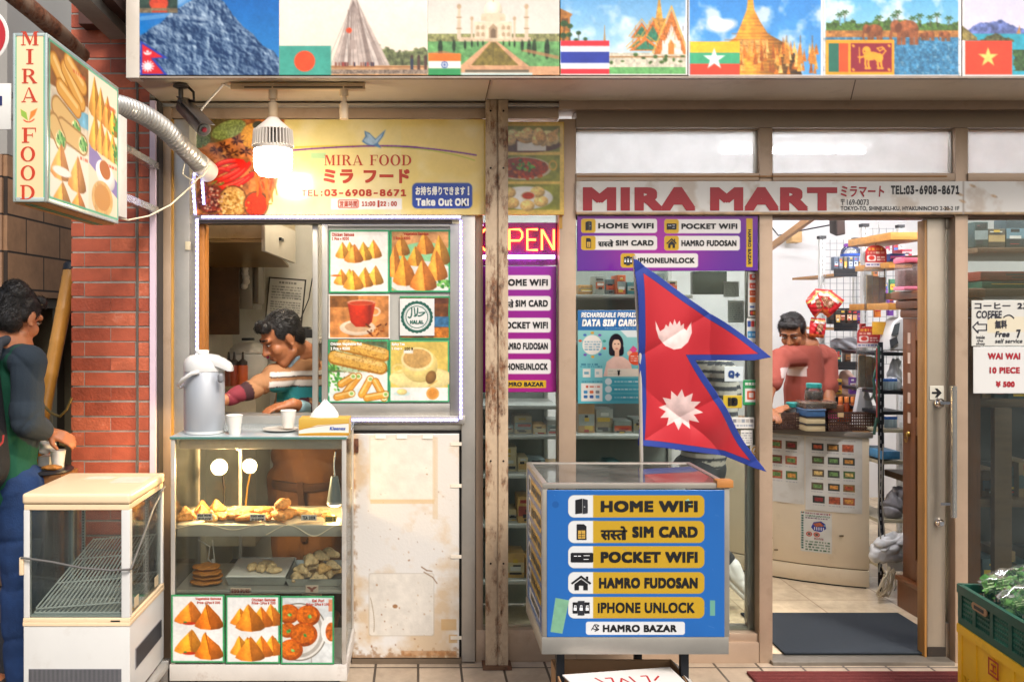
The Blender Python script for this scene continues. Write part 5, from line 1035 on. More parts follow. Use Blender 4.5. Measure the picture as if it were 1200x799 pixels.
# ---- icons drawn on the phone-service signs
def icon(m,fr,kind,a,b,c,d,h=.0014):
 w,hh=c-a,d-b;X_=lambda x:a+w*x;Y_=lambda y:b+hh*y
 pr=lambda pts,k=0:m.prism(fr,[(X_(x),Y_(y))for x,y in pts],h-.0006+k*.0004,h+k*.0004)
 if kind=='router':m.cm=0;pr([(.24,.16),(.55,.08),(.55,.86),(.24,.9)]);m.cm=1;pr([(.57,.08),(.8,.16),(.8,.86),(.57,.9)]);m.cm=2;pr([(.62,.5),(.68,.51),(.68,.54),(.62,.53)],1)
 elif kind=='sim':m.cm=0;pr([(.3,.08),(.62,.08),(.74,.2),(.74,.92),(.3,.92)]);m.cm=3;pr([(.36,.42),(.68,.42),(.68,.86),(.36,.86)],1);m.cm=0;pr([(.505,.45),(.525,.45),(.525,.83),(.505,.83)],2);pr([(.38,.6),(.66,.6),(.66,.62),(.38,.62)],3);pr([(.38,.73),(.66,.73),(.66,.75),(.38,.75)],3)
 elif kind=='pocket':m.cm=0;pr([(.1,.26),(.9,.26),(.94,.3),(.94,.74),(.9,.78),(.1,.78),(.06,.74),(.06,.3)]);m.cm=2;[pr([(x,.42),(x+.12,.42),(x+.12,.46),(x,.46)],1)or pr([(x,.58),(x+.12,.58),(x+.12,.62),(x,.62)],1)or pr([(x+.09,.46),(x+.12,.46),(x+.12,.58),(x+.09,.58)],1)for x in(.18,.34)];pr([(.56,.4),(.8,.4),(.8,.43),(.56,.43)],1);pr([(.56,.6),(.76,.6),(.76,.63),(.56,.63)],1)
 elif kind=='house':m.cm=0;pr([(.5,.08),(.96,.5),(.9,.58),(.5,.22),(.1,.58),(.04,.5)]);pr([(.72,.14),(.82,.14),(.82,.34),(.72,.25)],1);pr([(.2,.56),(.5,.29),(.8,.56),(.8,.9),(.6,.9),(.6,.64),(.4,.64),(.4,.9),(.2,.9)])
 elif kind=='phone':
  m.cm=0;pr([(.12,.2),(.34,.2),(.34,.82),(.12,.82)]);pr([(.66,.2),(.88,.2),(.88,.82),(.66,.82)]);m.cm=1;pr([(.35,.12),(.65,.12),(.65,.92),(.35,.92)],1)
  m.cm=2
  for x in(.23,.5,.77):pr([(x-.07,.5),(x+.07,.5),(x+.07,.66),(x-.07,.66)],2);pr([(x-.05,.38),(x-.02,.38),(x-.02,.5),(x-.05,.5)],2);pr([(x+.02,.38),(x+.05,.38),(x+.05,.5),(x+.02,.5)],3);pr([(x-.05,.36),(x+.05,.36),(x+.05,.39),(x-.05,.39)],4)
ICM=[pm('icon_black','#17171a',.35,0,.05),pm('icon_dark','#2a2b30',.35,0,.05),pm('icon_white','#e6e6e6',.4,0,.03),pm('icon_gold','#d4a84a',.35,.3,.05)]
def devanagari(m,fr,u0,v0,u1,v1,bold=.03,h=.0014):
 vs,fs=[],[];x=0
 for ch,cut in(('स',1),('स',.7),('त',1),('ो',1)):
  gv,gf=glyphs(ch,'b');xs=[v[0]for v in gv];a,b=min(xs),max(xs);n=len(vs)
  bm=bmesh.new();bvs=[bm.verts.new((v[0],v[1],0))for v in gv]
  for q in gf:
   try:bm.faces.new([bvs[i]for i in q])
   except Exception:pass
  if cut<1:bmesh.ops.bisect_plane(bm,geom=bm.verts[:]+bm.edges[:]+bm.faces[:],plane_co=(a+(b-a)*cut,0,0),plane_no=(1,0,0),clear_outer=True)
  bm.verts.index_update();bm.verts.ensure_lookup_table()
  ox=x-a-(.02 if ch!='ो' else .28)
  vs+=[(v.co.x+ox,v.co.y)for v in bm.verts];fs+=[tuple(v.index+n for v in q.verts)for q in bm.faces];bm.free();x+=(b-a)*cut-(.02 if ch!='ो' else .28)
 TC[('#deva','b',1.0)]=([(x,y,0)for x,y in vs],fs);m.text(fr,'#deva',u0,v0,u1,v1,'b',bold,h)
SVC=(('router','HOME WIFI'),('sim','SIM CARD'),('pocket','POCKET WIFI'),('house','HAMRO FUDOSAN'),('phone','iPHONE UNLOCK'))
MAT_IV='#ece6e2';YL='#d2a62c'
# ---- wide purple sign above the glass
f=PX(DF-.018)
p=Paint(676.5,253,888,317.5,.7,'#5a2496');U,V=np.meshgrid(p.u,p.v);g=np.exp(-((U-770)/62)**2-((V-290)/40)**2)+.35*np.exp(-((V-256)/14)**2);p.put((slice(None),slice(None)),np.clip(g,0,1),'#a8249c')
rows=[('router','HOME WIFI',681,256.5,770,273),('pocket','POCKET WIFI',778.5,257,868,273.5),('sim','SIM CARD',681,276.5,770,293),('house','HAMRO FUDOSAN',778.5,276.5,867,293.5),('phone','iPHONEUNLOCK',727.5,297,818,313.5)]
for k,s,a,b,c,d in rows:p.rect(a,b,c,d,MAT_IV,r=3);p.rect(a,b,a+17,d,YL,r=3)
p.rect(874.5,256,882,313,YL,r=1)
sg=poster('service_sign',f,p,'wide purple phone service sign above the glass beside the doorway','sign',GLOSSP,.006)
m=MB();q=MB()
for k,s,a,b,c,d in rows:
 icon(q,f,k,a+2,b+1.5,a+15,d-1.5);x=a+20
 if k=='sim':devanagari(m,f,x,b+4.5,x+18,d-3.8);x+=20.5
 m.text(f,s,x,b+5,c-4,d-5,'b',.045)
m.text(f,'HAMRO BAZAR',876.5,269,880.3,310,'b',.03,rot=90)
obj('lettering',m,KINK,sg);obj('icons',q,ICM,sg)
# ---- magenta sign behind the rusty post
f=PX(DF+.036)
p=Paint(561.5,312,652,459.5,.8,'#99208c');p.grad(561,312,652,460,'#8e1f96','#a3227f')
for y in(331,355.5,381,405.5,429.5):p.rect(570,y-8.5,645.5,y+8.5,MAT_IV,r=3);p.rect(570,y-8.5,586,y+8.5,YL,r=3)
p.rect(583,445.5,640,454.5,YL,r=1)
sg=poster('service_sign',f,p,'narrow magenta phone service sign half hidden behind the rusty post','sign',GLOSSP,.003)
m=MB();q=MB()
for(k,s),y in zip(SVC,(331,355.5,381,405.5,429.5)):
 icon(q,f,k,572,y-7,584,y+7);x=588
 if k=='sim':devanagari(m,f,588,y-4.5,602,y+5);x=604
 m.text(f,s.replace('PHONE U','PHONEU'),x,y-4,642,y+4,'b',.045)
m.text(f,'HAMRO BAZAR',586,447.5,637,452.5,'b',.04)
obj('lettering',m,KINK,sg);obj('icons',q,ICM,sg)
# ---- neon OPEN sign
def neon():
 D=DF+.034;t=thing('neon_sign','glowing red neon OPEN sign on a purple acrylic plate behind rusty post','neon sign',W(608,310,D))
 m=MB();m.bx(560,261,655,311,D,D+.004);obj('acrylic_plate',m,glass('acrylic','#c45ab0',1,.13,'#b03fb0'),t)
 dd=D-.014;T_=lambda pts:[W(x,y,dd)for x,y in pts];m=MB();r=.0052
 for q in([(568,269),(582,269),(586,274),(586,288),(582,293),(568,293),(564,288),(564,274),(568,269)],[(597,293),(597,269),(609,269),(612,273),(612,278),(609,282),(597.5,282)],[(630,269),(618,269),(618,293),(630,293)],[(618.5,281),(628,281)],[(635,293),(635,269)],[(635.5,269.5),(648.5,292.5)],[(649,293),(649,269)]):m.tube(T_(q),r,8)
 obj('red_tubes',m,em('neon_red','#ff4a20',12),t)
 m=MB();m.tube(T_([(566,264),(563,264),(563,300),(650,300),(650,302.5),(562,302.5)]),.0035,8);obj('white_tubes',m,em('neon_white','#d4c4ff',9),t)
neon()
# ---- prepaid SIM poster
f=PX(DF+.038)
p=Paint(677,363.5,757,473,.6,'#7fc4c4');p.grad(677,386,757,473,'#8fc9c4','#5bb5c0');p.rect(677,363,757,387,'#2b6fae');p.poly([(727,387),(757,387),(757,395),(735,395)],'#dfe6e4')
rg=random.Random(4)
for k in range(9):an=-2.8+k*.62;p.ell(694+15*math.cos(an),404+14*math.sin(an),2,1.5,['#d9583c','#4a6fb5','#e0a83c','#7a5ab0','#3f9a8a'][k%5])
p.ell(694,404,11.5,11.5,'#f0e8dc');p.scribble(685,399,704,411,4,'#4a8fae',.5,3)
p.poly([(707,441),(711,424),(720,417),(730,418),(739,424),(742,441)],'#ecc4b2',(.06,8));p.ell(722,403,8.5,12,'#23222a');p.rect(713.5,404,731,417,'#23222a',r=4);p.ell(722.5,404.5,5,7.4,'#eac0a4');p.rect(720.5,409,725.5,418,'#e3b598');p.ell(720.6,403,.9,.6,'#3a2a2a');p.ell(724.8,403,.9,.6,'#3a2a2a');p.ell(722.7,408.4,1.5,.6,'#c25a5a');p.poly([(714.5,402),(716,394),(726,394),(730,403),(727,398),(718,398)],'#23222a')
p.poly([(736,412),(742,405),(747,409),(741,418)],'#d8528a');p.ell(738,414,3,3,'#eac0a4');p.ell(745,420,8.4,7.8,'#e0583a');p.scribble(739,416,751,424,3,'#f4e2d8',.5,2);p.rect(712,432,753,441,'#e6dcc8');p.scribble(713,433,728,440,2,'#c9c2b0',.5,2)
p.scribble(681,425,702,429,1,'#2f6f8a',.5,6);p.scribble(680,428,706,431,1,'#2f6f8a',.5,7)
for x in(683,697):p.rect(x,432,x+9,442,'#eae6da');p.scribble(x+1.5,434,x+7.5,440,1,'#5a9ab0',.5,int(x))
p.rect(681,449,706,470,'#efeadf');p.ell(688,453,1.5,1.5,'#d9583c');p.scribble(691,451.5,703,454.5,1,'#c9583c',.6,2);p.scribble(682,446,706,448.4,1,'#2f6f8a',.6,9)
for i,c in enumerate(('#3f8fc0','#d9683c','#8a8a8a','#2f6fae','#3a5a9a','#5aa0c9')):p.rect(684+(i%3)*7,457.5+(i//3)*5.5,688.5+(i%3)*7,461+(i//3)*5.5,c,r=1)
for y in(447,456,465.5):p.rect(711,y-3.8,756,y+3.8,'#49a9b8',r=3);p.ell(713,y,4,4,'#d8e8e6');p.scribble(720,y-1.2,751,y+1.4,1,'#e6f2f0',.6,int(y))
p.scribble(709,383.6,757,385.6,1,'#bcd8e6',.5,3)
sg=poster('sim_poster',f,p,'turquoise prepaid SIM card poster on the glass left of the flag','poster',GLOSSP,.001)
m=MB();m.text(f,'RECHARGEABLE PREPAID',681,366,746,372,'i',.035,shear=.18);m.text(f,'DATA SIM CARD',682,374,746.5,382.5,'i',.05,shear=.18);obj('lettering',m,WINK,sg)
m=MB();m.text(f,'¥',723.5,433.5,726.5,440,'i',.05);obj('price_lettering',m,KINK,sg)
# ---- stickers on the glass by the doorway
def sticker(u0,v0,u1,v1,lb,fn,D=DF+.038,nm='sticker',cat='sticker',grp='stickers on the glass by the doorway'):
 p=Paint(u0,v0,u1,v1,.5,'#e6e2da');fn(p);return poster(nm,PX(D),p,lb,cat,PRINT,.0008,grp)
def cards(p):
 for y,c in((321.5,'#d2442e'),(331.5,'#d8503a'),(340,'#c4502e'),(348,'#e0702f'),(356.5,'#e8e4dc'),(363.5,'#1f2a3a')):p.rect(878.5,y,887.5,y+6.5,c,r=1)
 p.scribble(879,358,887,361,1,'#2f4f9a',.8,2);p.ell(881.5,366.7,2.4,2.4,'#d8402e');p.ell(884.3,366.7,2.4,2.4,'#e8a03c',alpha=.8);p.ell(883,324,2,2,'#f0e6e0');p.scribble(880,334,886,336.5,1,'#f2e6e2',.8,3);p.scribble(880,342,886,344.5,1,'#f2d8c8',.7,4)
sticker(876.5,319,889.5,371.5,'tall white strip of red payment marks on the glass edge',cards)
def cards2(p):
 for i,c in enumerate(('#2f4f9a','#c9362e','#3a8a4a')):p.rect(876+i*4.2,376,879.8+i*4.2,383,c,r=1)
 p.rect(876,388,889,396,'#3f8fc4',r=.6);p.scribble(877,390,888,394,1,'#e8f0f4',.8,3);p.poly([(876,408),(889,403),(889,408)],'#d9582e');p.scribble(876.5,400.5,889,403,1,'#2a2a30',.7,4)
sticker(875.2,373,890,410.5,'short white strip of blue payment marks just above the flag tip',cards2)
t=sticker(849,429.5,871,447,'pale sticker marked Q+ in the notch of the flag',lambda p:(p.rect(849,429,871,447,'#cfdfe2'),p.rect(849.8,430.3,870.2,446.2,'#dfe9ea')))
f=PX(DF+.037);m=MB();m.text(f,'Q+',853.5,434,867,443,'i',.06);obj('lettering',m,pm('q_blue','#23457f',.4),t)
t=sticker(847.5,463,869.5,478,'yellow sticker marked iD beside the flag',lambda p:p.rect(847,463,870,479,'#d4b52e'))
m=MB();m.text(f,'iD',853,465.5,864.5,475.5,'i',.08);obj('lettering',m,KINK,t)
t=sticker(870.5,445,890,474.5,'green payment sticker with red and white square centre',lambda p:(p.rect(870,445,891,475,'#2f9a5c'),p.rect(873,455,887.5,471,'#eae6e0'),p.rect(875.5,458,885,468,'#d9582e',r=1),p.rect(877.5,460,883,466,'#f0dcd2',r=1)))
m=MB();m.text(f,'微信支付',873,448,887.5,451.3,'b',.02);m.text(f,'有利',876,451.8,884.5,454.6,'b',.02)if 0 else None;obj('lettering',m,WINK,t)
sticker(858,489,884,502,'white barcode-like notice low on the glass beside the flag',lambda p:[p.rect(859+i*5,491,863+i*5,495,c)for i,c in enumerate(('#8a8a92','#c9c4bc','#9aa0a8','#b8b0a8','#8f8a86'))]and p.scribble(860,497,882,500,1,'#5a6a8a',.6,3))
sticker(868,504,882,522,'small white form with fine print low on the glass',lambda p:p.scribble(869,506,881,520,5,'#7a7a80',.5,5))
def rnd(p):
 p.I[:]=hx('#d6cfc2');p.ell(886,528,6,6,'#f0eee8');p.ell(886,528,5.4,5.4,'#d8a02e',hole=.72);p.poly([(886,524.5),(889,530),(883,530)],'#d8a02e')
sticker(879,521.5,892,535,'square sticker with yellow warning ring at the flag lower tip',rnd)
sticker(848,330,866,348,'white paper notice on the glass above the flag',lambda p:p.scribble(850,332,864,346,6,'#9a9aa0',.4,8),DF+.12,'paper_notice','notice','papers behind the glass');sticker(853,352,872,378,'larger white paper notice directly above the upper flag edge',lambda p:p.scribble(855,355,870,375,8,'#8a8f9a',.4,9),DF+.13,'paper_notice','notice','papers behind the glass')
# ---- handwritten papers on the right pane
f=PX(DF+.036)
p=Paint(1138.5,352,1240,405.5,.7,'#dcd8ce');p.rect(1157,373,1174,390,'#e2d4b4');p.rect(1174,371,1210,389,'#e6d8b8',alpha=.8)
t=poster('coffee_notice',f,p,'handwritten coffee notice with arrow taped to the right pane','notice',MATTP,.001)
m=MB();m.text(f,'コーヒー',1142,354.5,1184,362,'b',.03);m.text(f,'COFFEE',1144,364,1174,373,'b',.03,shear=.1);m.text(f,'Free',1166,388,1183,395,'b',.04,shear=.2);m.text(f,'無料',1166,375,1180,385,'b',.04);m.text(f,'self service',1166,397,1198,402,'b',.02,shear=.15);m.text(f,'inside',1144,393,1154,397,'b',.02);m.text(f,'the',1145,397.5,1152,400.5,'b',.02);m.text(f,'shop',1144,401,1154,405,'b',.02);m.text(f,'7',1191,386,1196,396,'b',.04);m.text(f,'23',1192,355,1204,362,'b',.04)
for pts in([(1140,383),(1146,377),(1146,380),(1156,380),(1156,387),(1146,387),(1146,390),(1140,383)],qb((1158,374),(1164,366),(1170,372)),qb((1176,372),(1183,366),(1188,373))):
 for a,b in zip(pts[:-1],pts[1:]):d=Vector((b[0]-a[0],b[1]-a[1])).normalized()*.7;m.prism(f,[(a[0]-d.y-d.x*.5,a[1]+d.x-d.y*.5),(a[0]+d.y-d.x*.5,a[1]-d.x-d.y*.5),(b[0]+d.y+d.x*.5,b[1]-d.x+d.y*.5),(b[0]-d.y+d.x*.5,b[1]+d.x+d.y*.5)],.0004,.001+random.random()*.0003)
obj('handwriting',m,pm('marker','#23222c',.5),t)
f=PX(DF+.03)
p=Paint(1140.5,406.5,1222,461,.8,'#e2dfda');n=p.nz(22,3,3);p.put((slice(None),slice(None)),np.clip((n-.55)*2,0,.4),'#cfcac4')
t=poster('price_notice',f,p,'curling white price notice in red print under the coffee notice','notice',MATTP,.001)
m=MB();m.text(f,'WAI WAI',1157.5,413.5,1195.5,421,'b',.05);m.text(f,'10 PIECE',1159.5,430,1195,437.5,'b',.05);m.text(f,'¥ 500',1167,446.5,1189,453.5,'b',.06);obj('lettering',m,CR,t)
# ================================================================ INSIDE THE MART
def tube_light(x,y,lb,L=1.2,k=26):
 t=thing('ceiling_light',lb,'ceiling light',(x,y,INZ),'tube lights on the shop ceiling')
 m=MB();m.box(x-L/2-.03,x+L/2+.03,y-.06,y+.06,INZ-.05,INZ-.002);obj('housing',m,WHITE,t)
 m=MB();m.tube([(x-L/2,y,INZ-.075),(x+L/2,y,INZ-.075)],.016,10);obj('tube',m,em('shop_tube%d'%k,'#f6f6ff',k),t)
for x,y,k,lb in((1.5,1.3,90,'tube light over the glazed shelves beside the doorway'),(1.1,.3,210,'tube light close behind the glass above the flag'),(2.55,.42,230,'tube light over the shop counter just inside the doorway'),(2.9,2.6,22,'tube light near the back wall of the shop'),(4.2,1.3,60,'tube light over the right hand shelves'),(3.9,.4,230,'tube light just behind the right glass pane')):tube_light(x,y,lb,1.1,k)  # tubes by the flag pane and right pane are added to brighten the goods
m=MB();m.beam(W(903,290,7.5),W(955,252,6.2),.035,.05);solo('picture_rail',m,wood('rail_wood','#b5824a','#8a5a2c',.5,0),'pale wooden rail rising along the white back wall above the shopkeeper','rail')
m=MB();m.bx(928,270,940,284,7.5,7.62);solo('junction_box',m,pm('box_tan','#c09a64',.5),'small tan junction box on the wall above the shopkeeper','junction box',None,.004)
m=MB();m.tube([W(904,266,7.4),W(912,276,7.3),W(930,272,7.3),W(950,268,7.2),W(972,264,7.0),W(985,254,6.8)],.006,6);solo('wall_wire',m,BLACK,'thin black wire sagging across the top of the back wall','wire')
def spotlight():
 t=thing('wall_speaker','small black speaker tilted down from the shop ceiling above the shelves','speaker',W(981,262,6.4));a=W(981,263,6.4);Mx=Matrix.Translation(a)@Matrix.Rotation(R(-12),4,'Y')@Matrix.Rotation(R(20),4,'X')
 m=MB();m.box(-.035,.035,-.05,.05,-.075,.075,Mx);obj('speaker_box',m,pm('speaker_dark','#2f2a28',.5),t,.008);m=MB();m.box(-.026,.026,-.054,-.051,-.06,.06,Mx);obj('grille',m,pm('speaker_grille','#4a3c36',.7),t);m=MB();m.tube([a+Vector((0,0,.08)),a+Vector((0,.02,.2)),(a.x,a.y+.02,INZ)],.008,6);obj('bracket',m,BLACK,t)
spotlight()
# ---- curved counter
CZ=.96
def counter():
 t=thing('shop_counter','cream curved shop counter with grey rim and dark kick line','counter',(2.3,1.4,.024))
 pts=[(1.9,1.62),(2.05,1.46),(2.2,1.335),(2.35,1.235),(2.5,1.16),(2.62,1.115),(2.695,1.095)]
 def shell(o,z0,z1,mat,nm,bev=.004):
  q=[(x,y-o)for x,y in pts];q[-1]=(q[-1][0]+o,q[-1][1]);back=[(2.695+o,1.75),(1.9,2.1)];ring_=q+back;n=len(ring_)
  m=MB();m.add([(x,y,z0)for x,y in ring_]+[(x,y,z1)for x,y in ring_],[tuple(range(n-1,-1,-1)),tuple(range(n,2*n))]+[(i,(i+1)%n,(i+1)%n+n,i+n)for i in range(n)]);return obj(nm,m,mat,t,bev,50)
 cm=pm('counter_cream','#dcc8a8',.35,0,.06,2,dirt='#9a7c50',damt=.25)
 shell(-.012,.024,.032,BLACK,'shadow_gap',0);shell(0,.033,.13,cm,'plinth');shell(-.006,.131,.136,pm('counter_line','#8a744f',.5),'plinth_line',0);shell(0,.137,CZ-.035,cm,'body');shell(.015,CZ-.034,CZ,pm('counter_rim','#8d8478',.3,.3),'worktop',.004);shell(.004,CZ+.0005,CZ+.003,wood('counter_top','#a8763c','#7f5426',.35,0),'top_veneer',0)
 return pts
CP=counter()
def on_curve(x):xs=[a for a,b in CP];ys=[b for a,b in CP];return float(np.interp(x,xs,ys))
def curved_poster(nm,x0,x1,z1,z0,fn,lb,cat='poster',n=170,off=.003):
 W_=(x1-x0);h=(z1-z0);p=Paint(0,0,100,100*h/W_,100/n,'#ddd6c8');fn(p,100*h/W_)
 fr=Fr((x0,0,z1),(W_/100,0,0),(0,0,-W_/100));xs=np.array([a for a,b in CP]);ys=np.array([b for a,b in CP])
 return tag(p.build(fr,nm,MATTP,None,0,0,lambda U,V:-(np.interp(x0+U*W_/100,xs,ys))+off+.0012*np.sin(U*.11+1)*np.sin(V*.09)),lb,cat)
def sheet_fn(seed,cols,rows,skip):
 def fn(p,H):
  rg=random.Random(seed);p.scribble(14,4,88,8,2,'#8a8478',.5,seed);n=p.nz(20,3,3);p.put((slice(None),slice(None)),np.clip((n-.5)*2,0,.35),'#c9bda8')
  for j in range(rows):
   for i in range(cols):
    if(i,j)in skip:continue
    x=12+i*80/cols+rg.uniform(-2,2);y=14+j*(H-18)/rows;w=62/cols;h=(H-18)/rows*.55
    p.rect(x,y,x+w,y+h,rg.choice(['#5a4a34','#7a3a2a','#8a6a3a','#3a3a30','#a85a3a','#4f6a3a']),(.4,4));p.rect(x+w*.15,y+h*.25,x+w*.85,y+h*.75,rg.choice(['#c98a3c','#b5502c','#d9b56a','#6a8a4a','#8a2a24']),(.4,3));p.scribble(x,y+h*1.15,x+w,y+h*1.4,1,'#8a8a8a',.5,i+j*7,.6)
 return fn
curved_poster('product_sheet',2.10,2.365,.92,.50,sheet_fn(3,3,4,{(2,3),(1,3)}),'creased white product sheet at the left of the counter front','product sheet');curved_poster('product_sheet',2.37,2.655,.92,.47,sheet_fn(8,3,5,set()),'creased white product sheet at the right of the counter front','product sheet')
def flyer(p,H):
 p.rect(0,0,100,H,'#ddd8c9');p.rect(2,2,12,7,'#2f6a4a');p.ell(6.5,4.5,1.8,1.8,'#c93a2c');p.ell(93,5,2.6,2.6,'#c9402c');p.scribble(16,3,88,9,1,'#7a2a3a',.9,3,1);p.scribble(16,12,94,20,2,'#2f5a3a',.7,4,1);p.scribble(16,22,90,27,1,'#5a2a4a',.8,5,1)
 for k in range(14):p.rect(3,14+k*(H-22)/14,10,14+(k+.7)*(H-22)/14,'#2a5a4a',(.5,2),.9)
 p.poly([(34,60),(42,40),(66,34),(80,44),(82,62),(66,76),(44,74)],'#2f3a8a',(.3,6));p.poly([(40,46),(64,38),(76,52),(50,58)],'#b5603a',(.4,4));[p.rect(44+i*7,58,47+i*7,70,'#e6e2d8')for i in range(5)]
 for x in(28,52):p.ell(x,88,10,10,'#c9503c',hole=.6);p.ell(x,88,5,5,'#5a4a3a')
 p.ell(78,50,3,3,'#7ab0c0');p.scribble(44,100,76,108,2,'#7a2a2a',.8,6,1);p.scribble(16,112,94,H-4,4,'#3a5a3a',.6,7,.9)
curved_poster('event_flyer',2.345,2.50,.46,.215,flyer,'colourful event flyer with blue hexagon picture stuck low on the counter','flyer')
for x,z,a in((2.21,.27,0),(2.235,.20,.4),(2.555,.33,.4)):
 m=MB();y=on_curve(x)-.0025;m.box(x-.02,x+.02,y,y+.001,z-.005,z+.005);
 solo('tape_scrap',m,pm('tape_brown','#7a6448',.6),{2.21:'brown tape scrap level with the flyer on the counter front',2.235:'lowest brown tape scrap on the counter front',2.555:'brown tape scrap beside the flyer on the counter front'}[x],'tape scrap','tape scraps on the counter')
# ---- on the counter
WV=pm('wicker_brown','#4a3024',.5,0,.3,60,.3,120)
def basket(x0,x1,y0,y1,h,lb):
 t=thing('basket',lb,'basket',((x0+x1)/2,y0,CZ+.004),'brown baskets on the counter');z=CZ+.004
 m=MB();m.box(x0+.01,x1-.01,y0+.01,y1-.01,z,z+.006);obj('basket_floor',m,WV,t)
 for nm,(a,b)in(('front_panel',((x0,y0),(x1,y0))),('back_panel',((x0,y1),(x1,y1))),('end_panel',((x0,y0),(x0,y1))),('end_panel',((x1,y0),(x1,y1)))):
  m=MB();L=math.hypot(b[0]-a[0],b[1]-a[1]);n=max(3,int(L/.014))
  for i in range(n+1):u=i/n;x,y=a[0]+(b[0]-a[0])*u,a[1]+(b[1]-a[1])*u;m.box(x-.0024,x+.0024,y-.0024,y+.0024,z,z+h)
  for k in range(7):zz_=z+h*k/6.5;m.beam((a[0],a[1],zz_),(b[0],b[1],zz_),.006,.0075 if k<6 else .016)
  o=obj(nm,m,WV,t)
 m=MB();m.box((x0+x1)/2-.09,(x0+x1)/2-.055,y0-.005,y0-.0035,z+h*.72,z+h*.95);obj('label_tag',m,pm('tag_tan','#c9a878',.5),t)
XC=lambda px,D:W(px,0,D).x
basket(XC(898,5.25),XC(944.5,5.25),1.20,1.42,.10,'brown woven basket in front of the shopkeeper, left of stacked boxes');basket(XC(968,5.14),XC(1026,5.14),1.12,1.36,.115,'larger brown woven basket at the right end of the counter')
def jar(c,r,h,lb,lid,fill):
 t=thing('snack_jar',lb,'jar',c,'snack jars on the counter');c=Vector(c)
 m=MB();m.lathe(c,[(r*.9,0),(r,.01),(r,h*.75),(r*.8,h)],28);obj('jar_body',m,CLEAR,t)
 m=MB();m.lathe(c,[(r*.84,.006),(r*.93,.014),(r*.93,h*.7),(r*.4,h*.74)],24);obj('contents',m,fill,t,0)
 m=MB();m.lathe(c+Vector((0,0,h+.001)),[(r*.84,0),(r*.86,.004),(r*.86,.024),(r*.78,.028)],28);obj('lid',m,lid,t)
TL=pm('teal_lid','#2f8f86',.35);NUT=pm('snack_mix','#8a6a4e',.7,0,.5,70,.6,60,dirt='#e0cdb0',damt=.9,dscale=60)
jar((XC(930,5.3),1.29,CZ+.03),.058,.1,'squat jar of snacks with teal rim in the left basket',TL,NUT)
def box_stack():
 y0=1.1;x0,x1=XC(944.5,5.1),XC(968,5.1);cols=(('#c9b48a','lowest cream lidded box of the small stack on the counter'),('#d4bf92','middle cream lidded box of the small stack on the counter'),('#3f6288','blue topmost lidded box of the small stack on the counter'));z=CZ+.004
 for k,(c,lb)in enumerate(cols):
  t=thing('lidded_box',lb,'box',((x0+x1)/2,y0,z),'lidded boxes stacked on the counter')
  m=MB();m.box(x0+.004,x1-.004,y0,y0+.14,z,z+.036);obj('box_body',m,pm('lbox%d'%k,c,.4),t,.003);m=MB();m.box(x0,x1,y0-.004,y0+.144,z+.0365,z+.043);obj('lid',m,pm('lbox_lid%d'%(k==2),'#2b2b30' if k<2 else '#6f93b8',.35),t,.002)
  z+=.044
 t=thing('snack_tub','clear wide tub of snacks on top of the small box stack','tub',((x0+x1)/2+.03,y0,z+.001));m=MB();m.box(x0,x1+.07,y0+.005,y0+.14,z+.001,z+.045);obj('tub_body',m,CLEAR,t,.004);m=MB();m.box(x0+.006,x1+.063,y0+.01,y0+.134,z+.004,z+.034);obj('contents',m,NUT,t,.004)
 jar(((x0+x1)/2+.02,y0+.07,z+.047),.052,.075,'tall jar with bright teal lid on top of the snack tub',TL,NUT)
box_stack()
for k,px in enumerate((988,995,1002.5,1010)):
 c=Vector((XC(px,5.3),1.33,CZ+.03));t=thing('sauce_bottle',['orange capped bottle nearest the pink tub in the counter basket','second orange capped bottle from the pink tub in the basket','third orange capped bottle from the pink tub in the basket','orange capped bottle nearest the leaning white router'][k],'bottle',c,'orange capped bottles on the counter')
 m=MB();m.lathe(c,[(.017,0),(.019,.006),(.019,.1),(.012,.125)],16);obj('bottle_body',m,pm('amber%d'%(k%2),('#a8552a','#8a3a20')[k%2],.2),t);m=MB();m.lathe(c+Vector((0,0,.126)),[(.0135,0),(.0135,.03),(.011,.033)],16);obj('cap',m,pm('orange_cap','#d87a34',.4),t)
m=MB();c=Vector((XC(979,5.3),1.32,CZ+.05));m.lathe(c,[(.03,0),(.033,.05),(.035,.055),(.035,.07),(.03,.075)],24);solo('pink_tub',m,pm('hot_pink','#c9337a',.35),'small hot pink tub behind the right basket','tub')
m=MB();m.box(XC(967,5.2),XC(985,5.2),1.16,1.19,CZ+.115,CZ+.155);solo('card_reader',m,pm('reader_brown','#7a4a30',.5,0,.3,60),'small brown woven box lying across the right basket edge','box',None,.004)
def router():
 t=thing('white_router','white wedge-shaped router leaning in the right basket with a coiled cable','router',W(1012,500,5.2));pts=[(996,498),(1004,455),(1008,452.5),(1014,458),(1020,478),(1017,499)]
 m=MB();m.prism(PX(5.22),pts,0,.04);obj('router_body',m,pm('router_white','#d5d2cf',.35,0,.03),t,.005)
 m=MB();c=W(1018,462,5.17);m.tube([c+Vector((.03*math.cos(a*.5)*(1+.1*math.sin(a)),.01*math.sin(a*.3),.035*math.sin(a*.5)))for a in range(40)],.0035,6);m.tube([W(1008,500,5.17),W(1012,483,5.17),W(1018,478,5.16),W(1022,486,5.15),W(1026,492,5.14)],.004,6);obj('cable',m,pm('cable_white','#c9c4ba',.4),t)
router()
